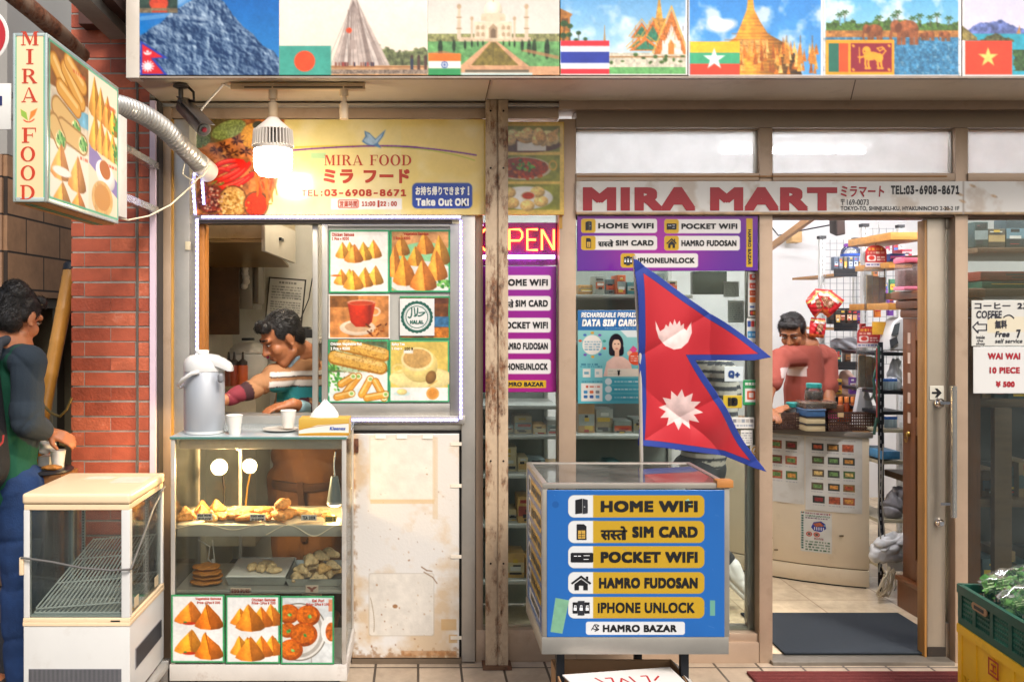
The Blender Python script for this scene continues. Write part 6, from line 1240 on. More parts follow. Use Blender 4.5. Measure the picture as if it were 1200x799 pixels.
# ---- wire shelving behind the counter
def rack():
 D=6.1;y=D-4;t=thing('wire_rack','perforated steel post rack with wire grid panels behind the counter','shelf rack',(XC(985,D),y,.024))
 PM=pm('rack_white','#c9c9c4',.4,.2)
 def post(px,top,DD):
  x=XC(px,DD);zt=W(0,top,DD).z;m=MB();m.box(x-.018,x-.004,DD-4,DD-3.97,.024,zt);m.box(x+.004,x+.018,DD-4,DD-3.97,.024,zt);m.box(x-.004,x+.004,DD-3.99,DD-3.975,.024,zt)
  z=.1
  while z<zt-.02:m.box(x-.004,x+.004,DD-4.0005,DD-3.9905,z,z+.012);z+=.03
  o=obj('post',m,PM,t);m=MB();m.box(x-.024,x+.024,DD-4.006,DD-3.964,zt+.001,zt+.022);obj('cap',m,BLACK,o)
 post(964,280,6.0);post(1014,266,5.6);post(1004,282,6.5);post(1056,267,6.2)
 def grid(x0,x1,z0,z1,yy,st=.05):
  m=MB();z=z0
  while z<=z1:m.beam((x0,yy,z),(x1,yy,z),.003);z+=st
  x=x0
  while x<=x1:m.beam((x,yy+.003,z0),(x,yy+.003,z1),.003);x+=st
  obj('wire_grid',m,pm('wire_grey','#7f8284',.4,.5),t)
 grid(XC(966,6.4),XC(1012,6.4),1.3,W(0,281,6.4).z,2.41);grid(XC(1016,6.3),XC(1058,6.3),1.3,W(0,267,6.3).z,2.31)
 for py,D0,D1 in((321,5.85,6.5),(384,5.85,6.5),(429,5.85,6.5),(470,5.85,6.5)):
  x0,x1=XC(965,6.0),XC(1013,5.75);z=W(0,py,5.9).z
  m=MB();m.box(x0,x1,D0-4,D1-4,z-.016,z);sh=obj('shelf_board',m,wood('shelf_tan','#a87a48','#7a5228',.5,0),t)
  m=MB();m.box(x0,x1,D0-4.006,D0-4.0005,z-.022,z-.002);
  n=34
  for i in range(n+1):x=x0+(x1-x0)*i/n;m.box(x-.002,x+.002,D0-4.006,D0-4.001,z-.0015,z+.028)
  m.box(x0,x1,D0-4.006,D0-4.001,z+.0285,z+.034);obj('black_rail',m,BLACK,sh)
rack()
PKM=[pm('print_white','#dedad2',.4),pm('print_red','#b5342c',.4),pm('print_dark','#2a2a30',.4),pm('print_yellow','#d8b03c',.4)]
def pack(px,py,w,h,D,c,lb,dep=.06,nm='snack_packet',cat='packet',grp='goods on the wire rack',band=None,c2=None):
 t=thing(nm,lb,cat,W(px,py,D),grp);x=W(px,py,D).x;z=W(0,py,D).z;ww=w*D/F0;hh=h*D/F0
 m=MB();m.box(x-ww/2,x+ww/2,D-4,D-4+dep,z+.001,z+hh);obj('pack_body',m,pm('pk'+c,c,.35,0,.2,20),t,.004)
 if band:m=MB();m.box(x-ww/2+.002,x+ww/2-.002,D-4.0015,D-4.0003,z+hh*.3,z+hh*.66);obj('label_band',m,pm('pk'+band,band,.4,0,.15,30),t)
 if ww>.02 and hh>.02:
  q=random.Random(lb);m=MB();y=D-4.0022
  for k in range(4):
   a,b_=q.uniform(.08,.4),q.uniform(.55,.92);e0=q.uniform(.1,.85);m.cm=q.choice([0,1,2,2,3]);m.box(x-ww/2+a*ww,x-ww/2+b_*ww,y-.0003*k,y-.0003*k+.0002,z+hh*e0,z+hh*min(.95,e0+q.uniform(.05,.16)))
  obj('pack_print',m,PKM,t)
 if c2:m=MB();m.box(x-ww/2+.003,x+ww/2-.003,D-3.997,D-4.003+dep,z+hh+.0005,z+hh+.012);obj('lid',m,pm('pk'+c2,c2,.4),t,.002)
for k,(px,w,c,b)in enumerate(((980,5,'#4f5a68','#7a8a98'),(985.5,4.5,'#58626c','#8a94a0'),(991,4,'#5a5448','#c9a04a'),(997,5,'#6a7a98','#b0bccc'),(1003,5,'#586a90','#c4ccd8'),(1008,4,'#7a86a8','#d8a04a'))):
 pack(px,317,w,16,5.95,c,['slate packet at the outer end of the top rack shelf','second slate packet on the top rack shelf','brownish packet with gold band on the top rack shelf','blue grey packet under the purple lidded tub','blue packet with pale band under the purple lidded tub','pale blue packet with orange band beside the rack post'][k],.05,band=b)
def big_tub():
 c=W(997,301,6.1);t=thing('plastic_tub','clear round tub with purple lid and blue band on the top rack shelf','tub',c);m=MB();m.lathe(c,[(.066,0),(.068,.03),(.06,.055),(.045,.07)],28);obj('tub_body',m,CLEAR,t);m=MB();m.lathe(c,[(.069,.003),(.07,.02)],28);obj('blue_band',m,pm('band_blue','#2f52a8',.4),t);m=MB();m.lathe(c+Vector((0,0,.0705)),[(.044,0),(.046,.02),(.04,.024)],28);obj('lid',m,pm('purple_lid','#7a3a98',.35),t)
big_tub()
for k,(px,c,b)in enumerate(((975,'#1e1c1e','#3a2a1c'),(982,'#26221f','#c9a06a'),(987.5,'#211d1e','#8a5a3a'),(995.5,'#3a2a22','#d9b590'),(1002,'#2a2426','#c49a78'),(1007,'#3a2450','#6a3a90'))):pack(px,380,6,17,5.95,c,['black coffee jar nearest the hanging red snack bags','black coffee jar with pale band, second from the red bags','black jar with brown band on the second rack shelf','brown jar with cream band on the second rack shelf','dark jar with tan band on the second rack shelf','violet jar beside the rack post on the second shelf'][k],.05,'coffee_jar','jar','coffee jars on the second rack shelf',b,'#151316')
for k,(px,c,b)in enumerate(((976,'#1f3a40','#2a5a5a'),(983,'#23464a','#3f7a74'),(994,'#3a2a20','#8a5a30'))):pack(px,426,6.5,16,5.95,c,['dark teal box at the outer end of the third rack shelf','teal green box next to the brown bottle on the third shelf','dark brown bottle box on the third rack shelf'][k],.05,'dark_box','box','boxes on the third rack shelf',b)
m=MB();m.cap(W(982,404,6.0),W(1000,404,6.0),.05,.055);organic('grey_bag',m,pm('bag_grey','#8f8f92',.35,0,.2,20),None,.008,3,None,.008,.03);tag(bpy.data.objects['grey_bag'],'crumpled grey plastic bag above the teal boxes on the rack','bag')
m=MB();m.cap(W(992,462,6.05),W(992,442,6.05),.07,.05);o=organic('paper_bag',m,pm('bag_tan','#9a7a68',.5,0,.2,14),None,.01,3,None,.008,.04);tag(o,'tan paper sack on the low rack shelf behind the counter','bag')
def snack_bag(c,w,h,lb,rz,sd):
 rg=np.random.RandomState(sd);nx,ny=22,26;vs=[];col=[]
 for sgn in(1,-1):
  for j in range(ny+1):
   for i in range(nx+1):
    u,v=i/nx*2-1,j/ny*2-1;th=.028*max(0,(1-u*u))**.6*max(0,(1-v*v))**.5;th*=1+.3*math.sin(u*9+sd+v*5)*math.cos(v*8+sd);vs.append((u*w/2*(1-.12*abs(v)**3),sgn*(th+.0005),v*h/2));
 n=(nx+1)*(ny+1);fs=[]
 for s in(0,1):
  for j in range(ny):
   for i in range(nx):a=s*n+j*(nx+1)+i;q=(a,a+1,a+nx+2,a+nx+1);fs.append(q if s else q[::-1])
 m=MB();m.add(vs,fs);o=obj('snack_bag',m,attr('bag_print',.22),None,0,80);me=o.data;at=me.color_attributes.new('Col','FLOAT_COLOR','POINT');cc=[]
 for v in me.vertices:
  x,z=v.co.x/w,v.co.z/h;c0=(.52,.02,.025)if abs(z)<.42 else(.6,.04,.03)
  if x*x+(z+.02)**2<.05:c0=(.5,.32,.16)if math.sin(x*60+z*40)>0 else(.2,.03,.02)
  if .2<z<.32 and abs(x)<.35 and math.sin(x*70)>-.3:c0=(.75,.7,.6)
  if .34<z<.4:c0=(.7,.5,.15)
  if z<-.32:c0=(.65,.12,.03)
  cc+=[*c0,1]
 at.data.foreach_set('color',cc);o.location=c;o.rotation_euler=(0,rz[1],rz[0]);return tag(o,lb,'snack bag','red snack bags hanging from the rack')
for px,py,w,h,rz,lb in((955,356,.13,.15,(.5,-.7),'red snack bag leaning out furthest toward the shopkeeper'),(964,353,.13,.16,(.0,.1),'red snack bag in the middle of the hanging bunch'),(972,356,.12,.15,(-.5,.7),'red snack bag nearest the rack in the hanging bunch'),(958,384,.12,.13,(.2,.1),'lowest red snack bag hanging beside the shopkeeper head')):snack_bag(W(px,py,5.62+random.uniform(0,.07)),w,h,lb,rz,px)
m=MB();m.tube([W(965,339,5.6),W(964,332,5.62),W(966,326,5.75),W(968,322,5.9)],.003,6);solo('bag_hook',m,STEEL,'steel hook holding the red snack bags','hook')
def header_card(px,py,D,w,h,lb,seed):
 t=thing('blister_card',lb,'hanging card',W(px,py,D),'red header cards hanging by the rack');fr=PX(D);p=Paint(px-w/2,py,px+w/2,py+h*.34,.5,'#a8242c');rg=random.Random(seed)
 p.rect(px-w/2,py,px+w/2,py+h*.34,'#b02a2a',(.1,6));p.scribble(px-w*.36,py+h*.04,px+w*.36,py+h*.09,1,'#e8c04a',.8,seed,1);p.scribble(px-w*.4,py+h*.1,px+w*.4,py+h*.14,1,'#f0dcc0',.8,seed+1,1);p.rect(px-w*.42,py+h*.16,px,py+h*.25,'#e6e0d4',r=2);p.ell(px-w*.2,py+h*.2,w*.14,h*.035,'#c93a2c');p.scribble(px+w*.05,py+h*.17,px+w*.42,py+h*.25,2,'#f0e6d8',.6,seed+2,1);p.rect(px-w/2,py+h*.27,px+w/2,py+h*.34,'#d8d2cc');p.scribble(px-w*.45,py+h*.285,px+w*.45,py+h*.325,1,'#4a4a8a',.6,seed+3,1)
 def arch(U,V):return((V-py)>h*.1)|(((U-px)/(w*.5))**2+((V-py-h*.1)/(h*.1))**2<1.0)
 p.build(fr,'header_print',PRINT,t,0,.0,None,.82,arch)
 m=MB();m.bx(px-w/2+.5,py+h*.34,px+w/2-.5,py+h,D-.012,D+.012);obj('clear_pack',m,CLEAR,t,.006)
 for k in range(3):
  m=MB();m.bx(px-w*.42+k*w*.29,py+h*(.46+.02*k),px-w*.42+k*w*.29+w*.27,py+h*.97,D-.006+.002*k,D+.006);obj('insert',m,pm('ins%d'%k,('#c9a878','#c98a3c','#b5602c')[k],.45,0,.25,25),t,.002)
header_card(1026.5,287,5.2,25,76,'upper red header card with clear pack hanging on a long hook',3);header_card(1018,382,5.12,27,74,'lower red header card with clear packs in front of the rack',9)
m=MB();m.tube([W(1026,288,5.2),W(1030,270,5.3),W(1028,252,5.6)],.002,5);solo('hook_wire',m,STEEL,'thin wire holding the upper red header card','wire')
m=MB();m.bx(1024,377,1038,392,5.05,5.07);t=solo('yellow_card',m,pm('card_yel','#cf9a2c',.4,0,.25,20,dirt='#b5382c',damt=.9,dscale=20),'small yellow and red card above the white machine','card')
WD=wood('shelf_orange','#b5803f','#8a5524',.4,0)
m=MB();m.bx(1044,272,1090,281,5.0,5.5);solo('wall_shelf',m,WD,'highest wooden wall shelf close to the top of the doorway','shelf','wooden wall shelves',.003)
m=MB();m.bx(1042,307,1075,314,5.1,5.5);solo('wall_shelf',m,WD,'wooden wall shelf carrying the blue snack boxes','shelf','wooden wall shelves',.003)
m=MB();m.bx(1041,355,1062,363,4.95,5.4);solo('wall_shelf',m,WD,'short wooden wall shelf just above the white machine','shelf','wooden wall shelves',.003)
pack(1052,306,18,9,5.2,'#3a4a9a','blue snack box with pink edge on the middle wooden shelf',.12,'snack_box','box','boxes on the wooden shelves','#c95a8a');pack(1063,300,12,8,5.35,'#c93a4a','pinkish red box behind the blue snack box',.1,'snack_box','box','boxes on the wooden shelves','#e0b0b0')
rg=random.Random(15);hk=['#b5302a','#c9702c','#3a5a9a','#6a3a8a','#c9a03c','#2f6a4a','#d8d0c4','#8a2a4a']
for k,(px,py,w,h,D_)in enumerate(((1020,352,7,22,5.9),(1029,372,7,24,5.9),(1037,352,7,20,5.95),(1044,370,7,22,5.9),(1026,330,6,18,6.1),(1046,345,6,18,6.1),(1040,300,6,20,6.15),(1050,302,5,18,6.15),(1012,405,6,26,5.5),(1012,436,6,26,5.5),(1030,402,7,20,5.6),(1000,462,8,20,5.7),(983,462,8,18,5.7),(975,466,6,14,5.7))):
 c=hk[k%8];pack(px,py,w,h,D_,c,['red packet hung low on the wire grid beside the middle post','orange packet hung between two low packets on the wire grid','blue packet hung on the grid beside the short wooden shelf','purple packet hung lowest at the grid edge by the white machine','gold packet hung on the grid below the upper red header card','green packet hung just below the middle wooden shelf','white packet hung highest under the top wooden shelf','maroon packet hung highest at the far grid edge','red packet on the middle rack post above an orange one','orange packet lowest on the middle rack post','blue packet hung beside the lower red header card','purple packet on the low rack shelf by the paper sack','gold packet standing on the low rack shelf','green packet nearest the shopkeeper on the low rack shelf'][k],.025,'hanging_packet','packet','packets hung on the wire rack',hk[(k*3+5)%8])
def pink_jar():
 c=W(1071,335,4.62);c.z=1.793;t=thing('sweets_jar','square clear jar with pink lid and pink base on the cabinet','jar',c);m=MB();m.box(c.x-.05,c.x+.05,c.y,c.y+.1,c.z+.02,c.z+.145);obj('jar_body',m,glass('jar_pinkish','#eadfe0',1,.22,'#c9b0aa'),t,.008);m=MB();m.box(c.x-.055,c.x+.055,c.y-.005,c.y+.105,c.z+.146,c.z+.175);obj('lid',m,pm('pink_lid','#d4667a',.35),t,.006);m=MB();m.box(c.x-.055,c.x+.055,c.y-.005,c.y+.105,c.z,c.z+.0195);obj('jar_base',m,pm('pink_base','#d87a90',.4),t,.003);m=MB();m.box(c.x-.04,c.x+.04,c.y+.012,c.y+.09,c.z+.021,c.z+.11);obj('contents',m,pm('sweets','#c4a49a',.5,0,.4,50,.3,60),t,.01)
m=MB();m.lathe(W(1054,355,5.0),[(.012,0),(.014,.03),(.006,.04),(.005,.06)],14);solo('small_bottle',m,pm('bottle_clear','#8a8f94',.15),'tiny clear bottle on the short wooden shelf','bottle')
def machine():
 D=4.98;t=thing('label_machine','white rounded machine with grey display on the black rack','machine',W(1049,410,D));m=MB();m.prism(PX(D),[(1039,411),(1042,392),(1047,376),(1053,371.5),(1060,372),(1061,411)],-.1,.02);obj('machine_body',m,pm('mach_white','#c4c2bd',.3,0,.04),t,.012,40,False,3);m=MB();m.prism(PX(D),[(1042,393),(1046,380),(1052,378),(1050,392)],.0205,.024);obj('display',m,pm('mach_grey','#4f5354',.25),t);m=MB();m.prism(PX(D),[(1040,398),(1048,394),(1050,402),(1041,408)],.0205,.026);obj('keypad',m,pm('mach_dark','#3a3c3e',.4),t)
machine()
def black_rack():
 D=4.98;t=thing('metal_rack','black slotted metal rack crammed beside the wooden cabinet','rack',(XC(1045,D),D-4,.024))
 for px,DD in((1032,4.98),(1033.5,5.4)):
  m=MB();x=XC(px,DD);m.box(x-.014,x+.014,DD-4,DD-3.996,.024,1.5)
  o=obj('post',m,DARKM,t)
  m=MB();z=.1
  while z<1.48:m.box(x-.003,x+.003,DD-4.002,DD-4.0005,z,z+.02);z+=.045
  obj('slot_row',m,pm('slot_grey','#8a8a8c',.5),o)
 for py in(413,458,482,503,540,609,662):z=W(0,py,D).z;m=MB();m.box(XC(1031,D),XC(1061,D),D-3.995,D-3.55,z-.02,z);obj('shelf_board',m,DARKM if py<500 else pm('shelf_tray','#b5a98c',.45,.2),t,.002)
black_rack()
k=0
for py,n in((458,7),(503,4)):
 for i in range(n):
  c=W(1034.5+i*3.7+(11 if n==4 else 0),py,4.93);t=thing('battery_pack','blue topped battery pack, %s along the %s shelf of the black rack'%(['first','second','third','fourth','fifth','sixth','last'][i if i<n-1 else 6],'upper' if n==7 else 'lower'),'battery pack',c,'battery packs on the black rack');c.y=4.99-4
  m=MB();m.box(c.x-.008,c.x+.008,c.y,c.y+.01,c.z+.001,c.z+.05);obj('pack_body',m,pm('bat_silver','#9fb0b4',.3,.3),t,.001);m=MB();m.box(c.x-.008,c.x+.008,c.y-.001,c.y+.011,c.z+.0505,c.z+.066);obj('blue_top',m,pm('bat_blue','#2f62b0',.35),t)
m=MB();m.cap(W(1046,452,5.05),W(1050,424,5.05),.05,.03);o=organic('plastic_bag',m,pm('bag_white2','#bdbdbb',.3,0,.15,20),None,.006,1,None,.014,.03,1);tag(o,'white plastic bag hanging above the batteries on the black rack','bag','bags on the black rack')
m=MB();m.cap(W(1046,596,5.05),W(1052,578,5.05),.065,.05);o=organic('plastic_bag',m,pm('bag_grey2','#8f8a8a',.3,0,.2,20),None,.006,1,None,.014,.03,1);tag(o,'greyish plastic bag halfway up the black rack','bag','bags on the black rack')
m=MB();m.cap(W(1032,642,4.9),W(1052,634,4.95),.06,.06);m.cap(W(1030,652,4.9),W(1054,648,4.95),.05,.05);o=organic('plastic_bag',m,pm('bag_white3','#cfccc6',.3,0,.12,20),None,.006,1,None,.014,.03,1);tag(o,'bulky white plastic bag on the low shelf of the black rack','bag','bags on the black rack')
m=MB();m.box(XC(1037,4.95),XC(1060,4.95),.93,1.1,W(0,668,4.95).z,W(0,652,4.95).z);solo('white_box',m,WHITE,'white power box under the bulky plastic bag','box',None,.004)
m=MB();m.box(XC(1034,4.95),XC(1056,4.95),.96,1.2,W(0,539,4.95).z+.002,W(0,529,4.95).z);solo('blue_packet',m,pm('bluepk','#3f7aa0',.4,0,.3,20),'flat blue packet on the middle tray of the black rack','packet',None,.004)
def cables():
 m=MB();rg=random.Random(6)
 for k in range(9):
  pts=[];x0,y0=1031+rg.uniform(0,8),662
  for i in range(14):u=i/13;pts.append(W(1033+10*u+7*math.sin(u*6+k*1.3)+rg.uniform(-1.5,1.5),664+34*abs(math.sin(u*3.1+k*.5))+rg.uniform(-2,2),4.86+.03*math.sin(k+u*4)))
  for q in pts:q.z=max(q.z,.032)
  m.tube(pts,.0035,6)
 o=solo('cable_tangle',m,pm('cable_cream','#c2b396',.45),'tangle of cream power cables at the foot of the black rack','cables')
 m=MB();m.tube([W(1030,510,4.9),W(1031,560,4.9),W(1029,600,4.9),W(1033,640,4.9),W(1030,670,4.88)],.004,6);m.tube([W(1035,520,4.92),W(1033,580,4.92),W(1037,630,4.92)],.0035,6);solo('hanging_cables',m,pm('cable_grey','#8f897c',.45),'grey cables hanging down the side of the counter','cables')
 m=MB();m.tube([W(1026+rg.uniform(-1,1)+2*math.sin(i),410+i*9,4.9)for i in range(12)],.008,8);m.tube([W(1029+1.5*math.sin(i*1.3),405+i*9,4.92)for i in range(11)],.006,8);solo('cord_bundle',m,pm('cord_green','#24493a',.6,0,.4,40),'dark green cord bundle hanging beside the black rack','cord');m=MB();m.tube([W(1027.5,408+i*9,4.88)for i in range(10)],.004,6);solo('red_cord',m,pm('cord_red','#8a2a24',.6),'thin red cord beside the dark green cord bundle','cord')
cables()
def cabinet():
 x=2.715;y0,y1=.3,.78;t=thing('wooden_cabinet','dark varnished wooden cabinet with carved cornice just inside the door','cabinet',(x+.25,.3,.024));WC=wood('cabinet_wood','#6b3f22','#3f2212',.35,2);z0=.024
 def b(nm,x0,x1,a,c,z0_,z1_,mat=WC,bev=.003,par=None):m=MB();m.box(x0,x1,a,c,z0_,z1_);return obj(nm,m,mat,par or t,bev)
 b('plinth',x-.02,x+.12,y0-.02,y1+.02,z0,.17);b('plinth_moulding',x-.03,x+.12,y0-.03,y1+.03,.171,.2,WC,.01)
 b('stile',x,x+.03,y1-.12,y1,.201,1.64);b('stile',x,x+.03,y0,y0+.1,.201,1.64);b('rail',x,x+.03,y0+.1005,y1-.1205,.201,.32);b('rail',x,x+.03,y0+.1005,y1-.1205,1.0,1.1);b('rail',x,x+.03,y0+.1005,y1-.1205,1.52,1.64)
 b('side_body',x+.031,x+.12,y0,y1,.201,1.64)
 for a,c in((.321,.999),(1.101,1.519)):b('glass_door',x+.012,x+.018,y0+.101,y1-.121,a,c,pm('dark_glass','#1d1815',.08),0)
 for k in range(3):b('cornice_moulding',x-.012-.016*k,x+.12,y0-.012-.016*k,y1+.012+.016*k,1.641+.05*k,1.69+.05*k,WC,.012)
 m=MB();c=Vector((x-.004,y1-.06,1.0));m.lathe(c,[(.016,0),(.014,.006),(.006,.012)],16,Matrix.Rotation(R(-90),3,'Y'));m.tube([c+Vector((-.012,.012*math.cos(a*.5),-.02+.025*math.sin(a*.5)))for a in range(13)],.003,6);obj('ring_handle',m,pm('brass','#a3803c',.3,.8),t)
 for k in range(5):m=MB();z=1.5-.11*k;m.box(x-.0015,x-.0004,y1-.075,y1-.05,z,z+.06);obj('paper_tag',m,pm('tag_pale','#cdb8a4',.6),t)
cabinet();pink_jar()
for px,py,w,h,c,b,lb in((1166,318,46,9,'#7a3426','#8f4a34','long red brown box on the shelf behind the right pane'),(1172,334,42,15,'#1f5a48','#2a6a58','green box on the shelf behind the right pane')):pass
WDK=wood('dark_shelf','#5f4630','#3a2817',.5,0)
for py,lb in((338,'uppermost dark shelf behind the right pane'),(468,'dark shelf behind the price notice'),(585,'middle dark shelf behind the right pane'),(690,'lowest dark shelf behind the right pane')):m=MB();m.bx(1146,py,1420,py+9,4.33,5.2);solo('display_shelf',m,WDK,lb,'shelf','dark shelves behind the right pane',.003)
pack(1204,329,110,11,4.36,'#7a3020','long red brown box lying on green box behind right pane',.3,'long_box','box','goods behind the right pane');pack(1196,338,90,8.5,4.36,'#1c5242','dark green box under the red brown box behind right pane',.3,'long_box','box','goods behind the right pane')
rg=random.Random(31);cl=['#3a5560','#2f4a4f','#4a6a68','#7a5a3a','#39525a','#8a6f50']
k=0
for px,w,h,c,b in((1150,16,30,'#2f3f40','#8a9494'),(1168,20,22,'#4a4238','#b59a6a'),(1190,22,34,'#2a3a44','#6a8a98'),(1214,24,26,'#5a3a2a','#c9a070')):pack(px,290,w,h,4.6,c,'%s packet standing on the high shelf behind the right pane'%('slim dark' if px<1160 else 'tan banded' if px<1180 else 'blue grey' if px<1200 else 'brown'),.1,'dry_goods','packet','goods behind the right pane',b)
m=MB();m.bx(1146,290,1420,296,4.5,5.2);solo('display_shelf',m,WDK,'high dark shelf with packets near the top of the right pane','shelf','dark shelves behind the right pane',.003)
for py,hh in((468,40),(585,50),(690,46)):
 px=1150
 while px<1280:
  w=rg.uniform(14,30);pack(px+w/2,py,w-2,rg.uniform(.5,1)*hh,4.36+rg.uniform(0,.15),rg.choice(cl),'%s dark carton on the %s shelf behind the right pane'%(['first','second','third','fourth','fifth','sixth','seventh','eighth','ninth','tenth'][k%10],{468:'upper',585:'middle',690:'lowest'}[py]),.2,'dark_carton','carton','goods behind the right pane',rg.choice(cl));px+=w;k+=1
 k=0
m=MB();m.bx(1146,470,1420,790,5.22,5.25);solo('backboard',m,pm('shelf_back','#2f3a3c',.5,.1,.2),'dark blue grey back panel of the shelves behind right pane','panel')
m=MB();m.bx(1166,478,1186,760,4.29,4.325);solo('shelf_upright',m,WDK,'brown upright of the shelves behind the right pane','upright',None,.003)
m=MB();m.bx(1110,290,1121,312,4.6,4.66);solo('tan_box',m,pm('tanbox','#c09a70',.5),'tan box glimpsed through the door leaf glass','box',None,.003);m=MB();m.bx(1108,268,1122,289,4.65,4.72);solo('blue_carton',m,pm('bluebox','#3f5a98',.45),'blue carton glimpsed above the tan box','box',None,.003)
# ---- glazed display behind the two left panes
GW=pm('shelf_white','#b9b8b0',.4,0,.08)
def shelves(px0,px1,D,pys,lb,grp):
 t=thing('display_rack',lb,'shelf rack',W((px0+px1)/2,740,D));x0,x1=XC(px0,D),XC(px1,D)
 for py in pys:z=W(0,py,D).z;m=MB();m.box(x0,x1,D-4,D-3.6,z-.02,z);obj('shelf_board',m,GW,t,.003)
 for x in(x0,x1-.02):m=MB();m.box(x,x+.02,D-3.62,D-3.6,.03,W(0,250,D).z);obj('upright',m,GW,t)
 m=MB();m.box(x0,x1,D-3.598,D-3.59,.03,W(0,255,D).z);obj('back_board',m,pm('rack_back','#8f958e',.5,0,.12,3),t);return t
shelves(548,655,4.42,(475,510,556,614,680),'white shelf rack behind the pane next to the rusty post',None)
shelves(668,812,4.55,(345,400,510,575,640,700),'pale shelf rack behind the pane covered by the flag',None)
rg=random.Random(77)
def fill(px0,px1,pys,D,cols,grp,word,mx,wr=(9,24),hr=(.35,.9),skip=()):
 for py,hh in pys:
  px=px0;i=0
  while px<px1-8:
   w=rg.uniform(*wr);c=rg.choice(cols);nm={'#b':'carton'}.get('','carton');nth=['first','second','third','fourth','fifth','sixth','seventh','eighth','ninth','tenth','eleventh','twelfth'][i%12]
   pack(px+w/2,py,w-1.5,rg.uniform(*hr)*hh,D+rg.uniform(.01,.12),c,'%s carton from the left on the %s shelf %s'%(nth,mx[py],word),.15,'small_carton','carton',grp,rg.choice(cols));px+=w;i+=1
fill(568,652,((510,28),(556,38),(614,48),(680,52)),4.43,['#c9b48f','#d8c39a','#cfcac0','#8a9a98','#b8b4aa','#a8a69e','#d9a860','#b04a3c'],'cartons behind the pane by the rusty post','behind the rusty post pane',{510:'top',556:'second',614:'third',680:'bottom'})
fill(677,800,((345,28),(400,30),(510,44),(575,44),(640,46),(700,44)),4.57,['#b98a52','#8f958e','#c9c0b0','#7f8f8c','#a8aaa4','#3f7a80','#c25a34','#6f7a78','#9a8a70'],'cartons behind the flag pane','behind the flag pane',{345:'highest',400:'second',510:'third',575:'fourth',640:'fifth',700:'lowest'})
m=MB();m.bx(812,318,852,345,4.9,4.95);solo('wall_screen',m,pm('screen_dark','#2a332f',.2),'dark screen on the wall seen above the flag','screen',None,.004)
m=MB();m.box(XC(870,4.63),XC(1058,4.4)+.12,.1,.66,.026,.036);solo('door_mat',m,pm('mat_blue','#20272e',.95,0,.25,120,.8,300),'dark blue grey ribbed mat inside the doorway','mat',None,.004)
m=MB();m.box(XC(878,3.9),XC(1128,3.9),-.62,-.07,.006,.018)
for k in range(34):m.box(XC(878,3.9)+.004,XC(1128,3.9)-.004,-.615+k*.016,-.607+k*.016,.0182,.021)
solo('entrance_mat',m,pm('mat_red','#6b2a26',.95,0,.25,60,.5,200),'worn dark red ribbed mat on the pavement before the doorway','mat')
# ================================================================ THINGS IN FRONT
def qpts(a,b,c,n=12):return[((1-t)**2*a[0]+2*t*(1-t)*b[0]+t*t*c[0],(1-t)**2*a[1]+2*t*(1-t)*b[1]+t*t*c[1])for t in[i/n for i in range(n+1)]]
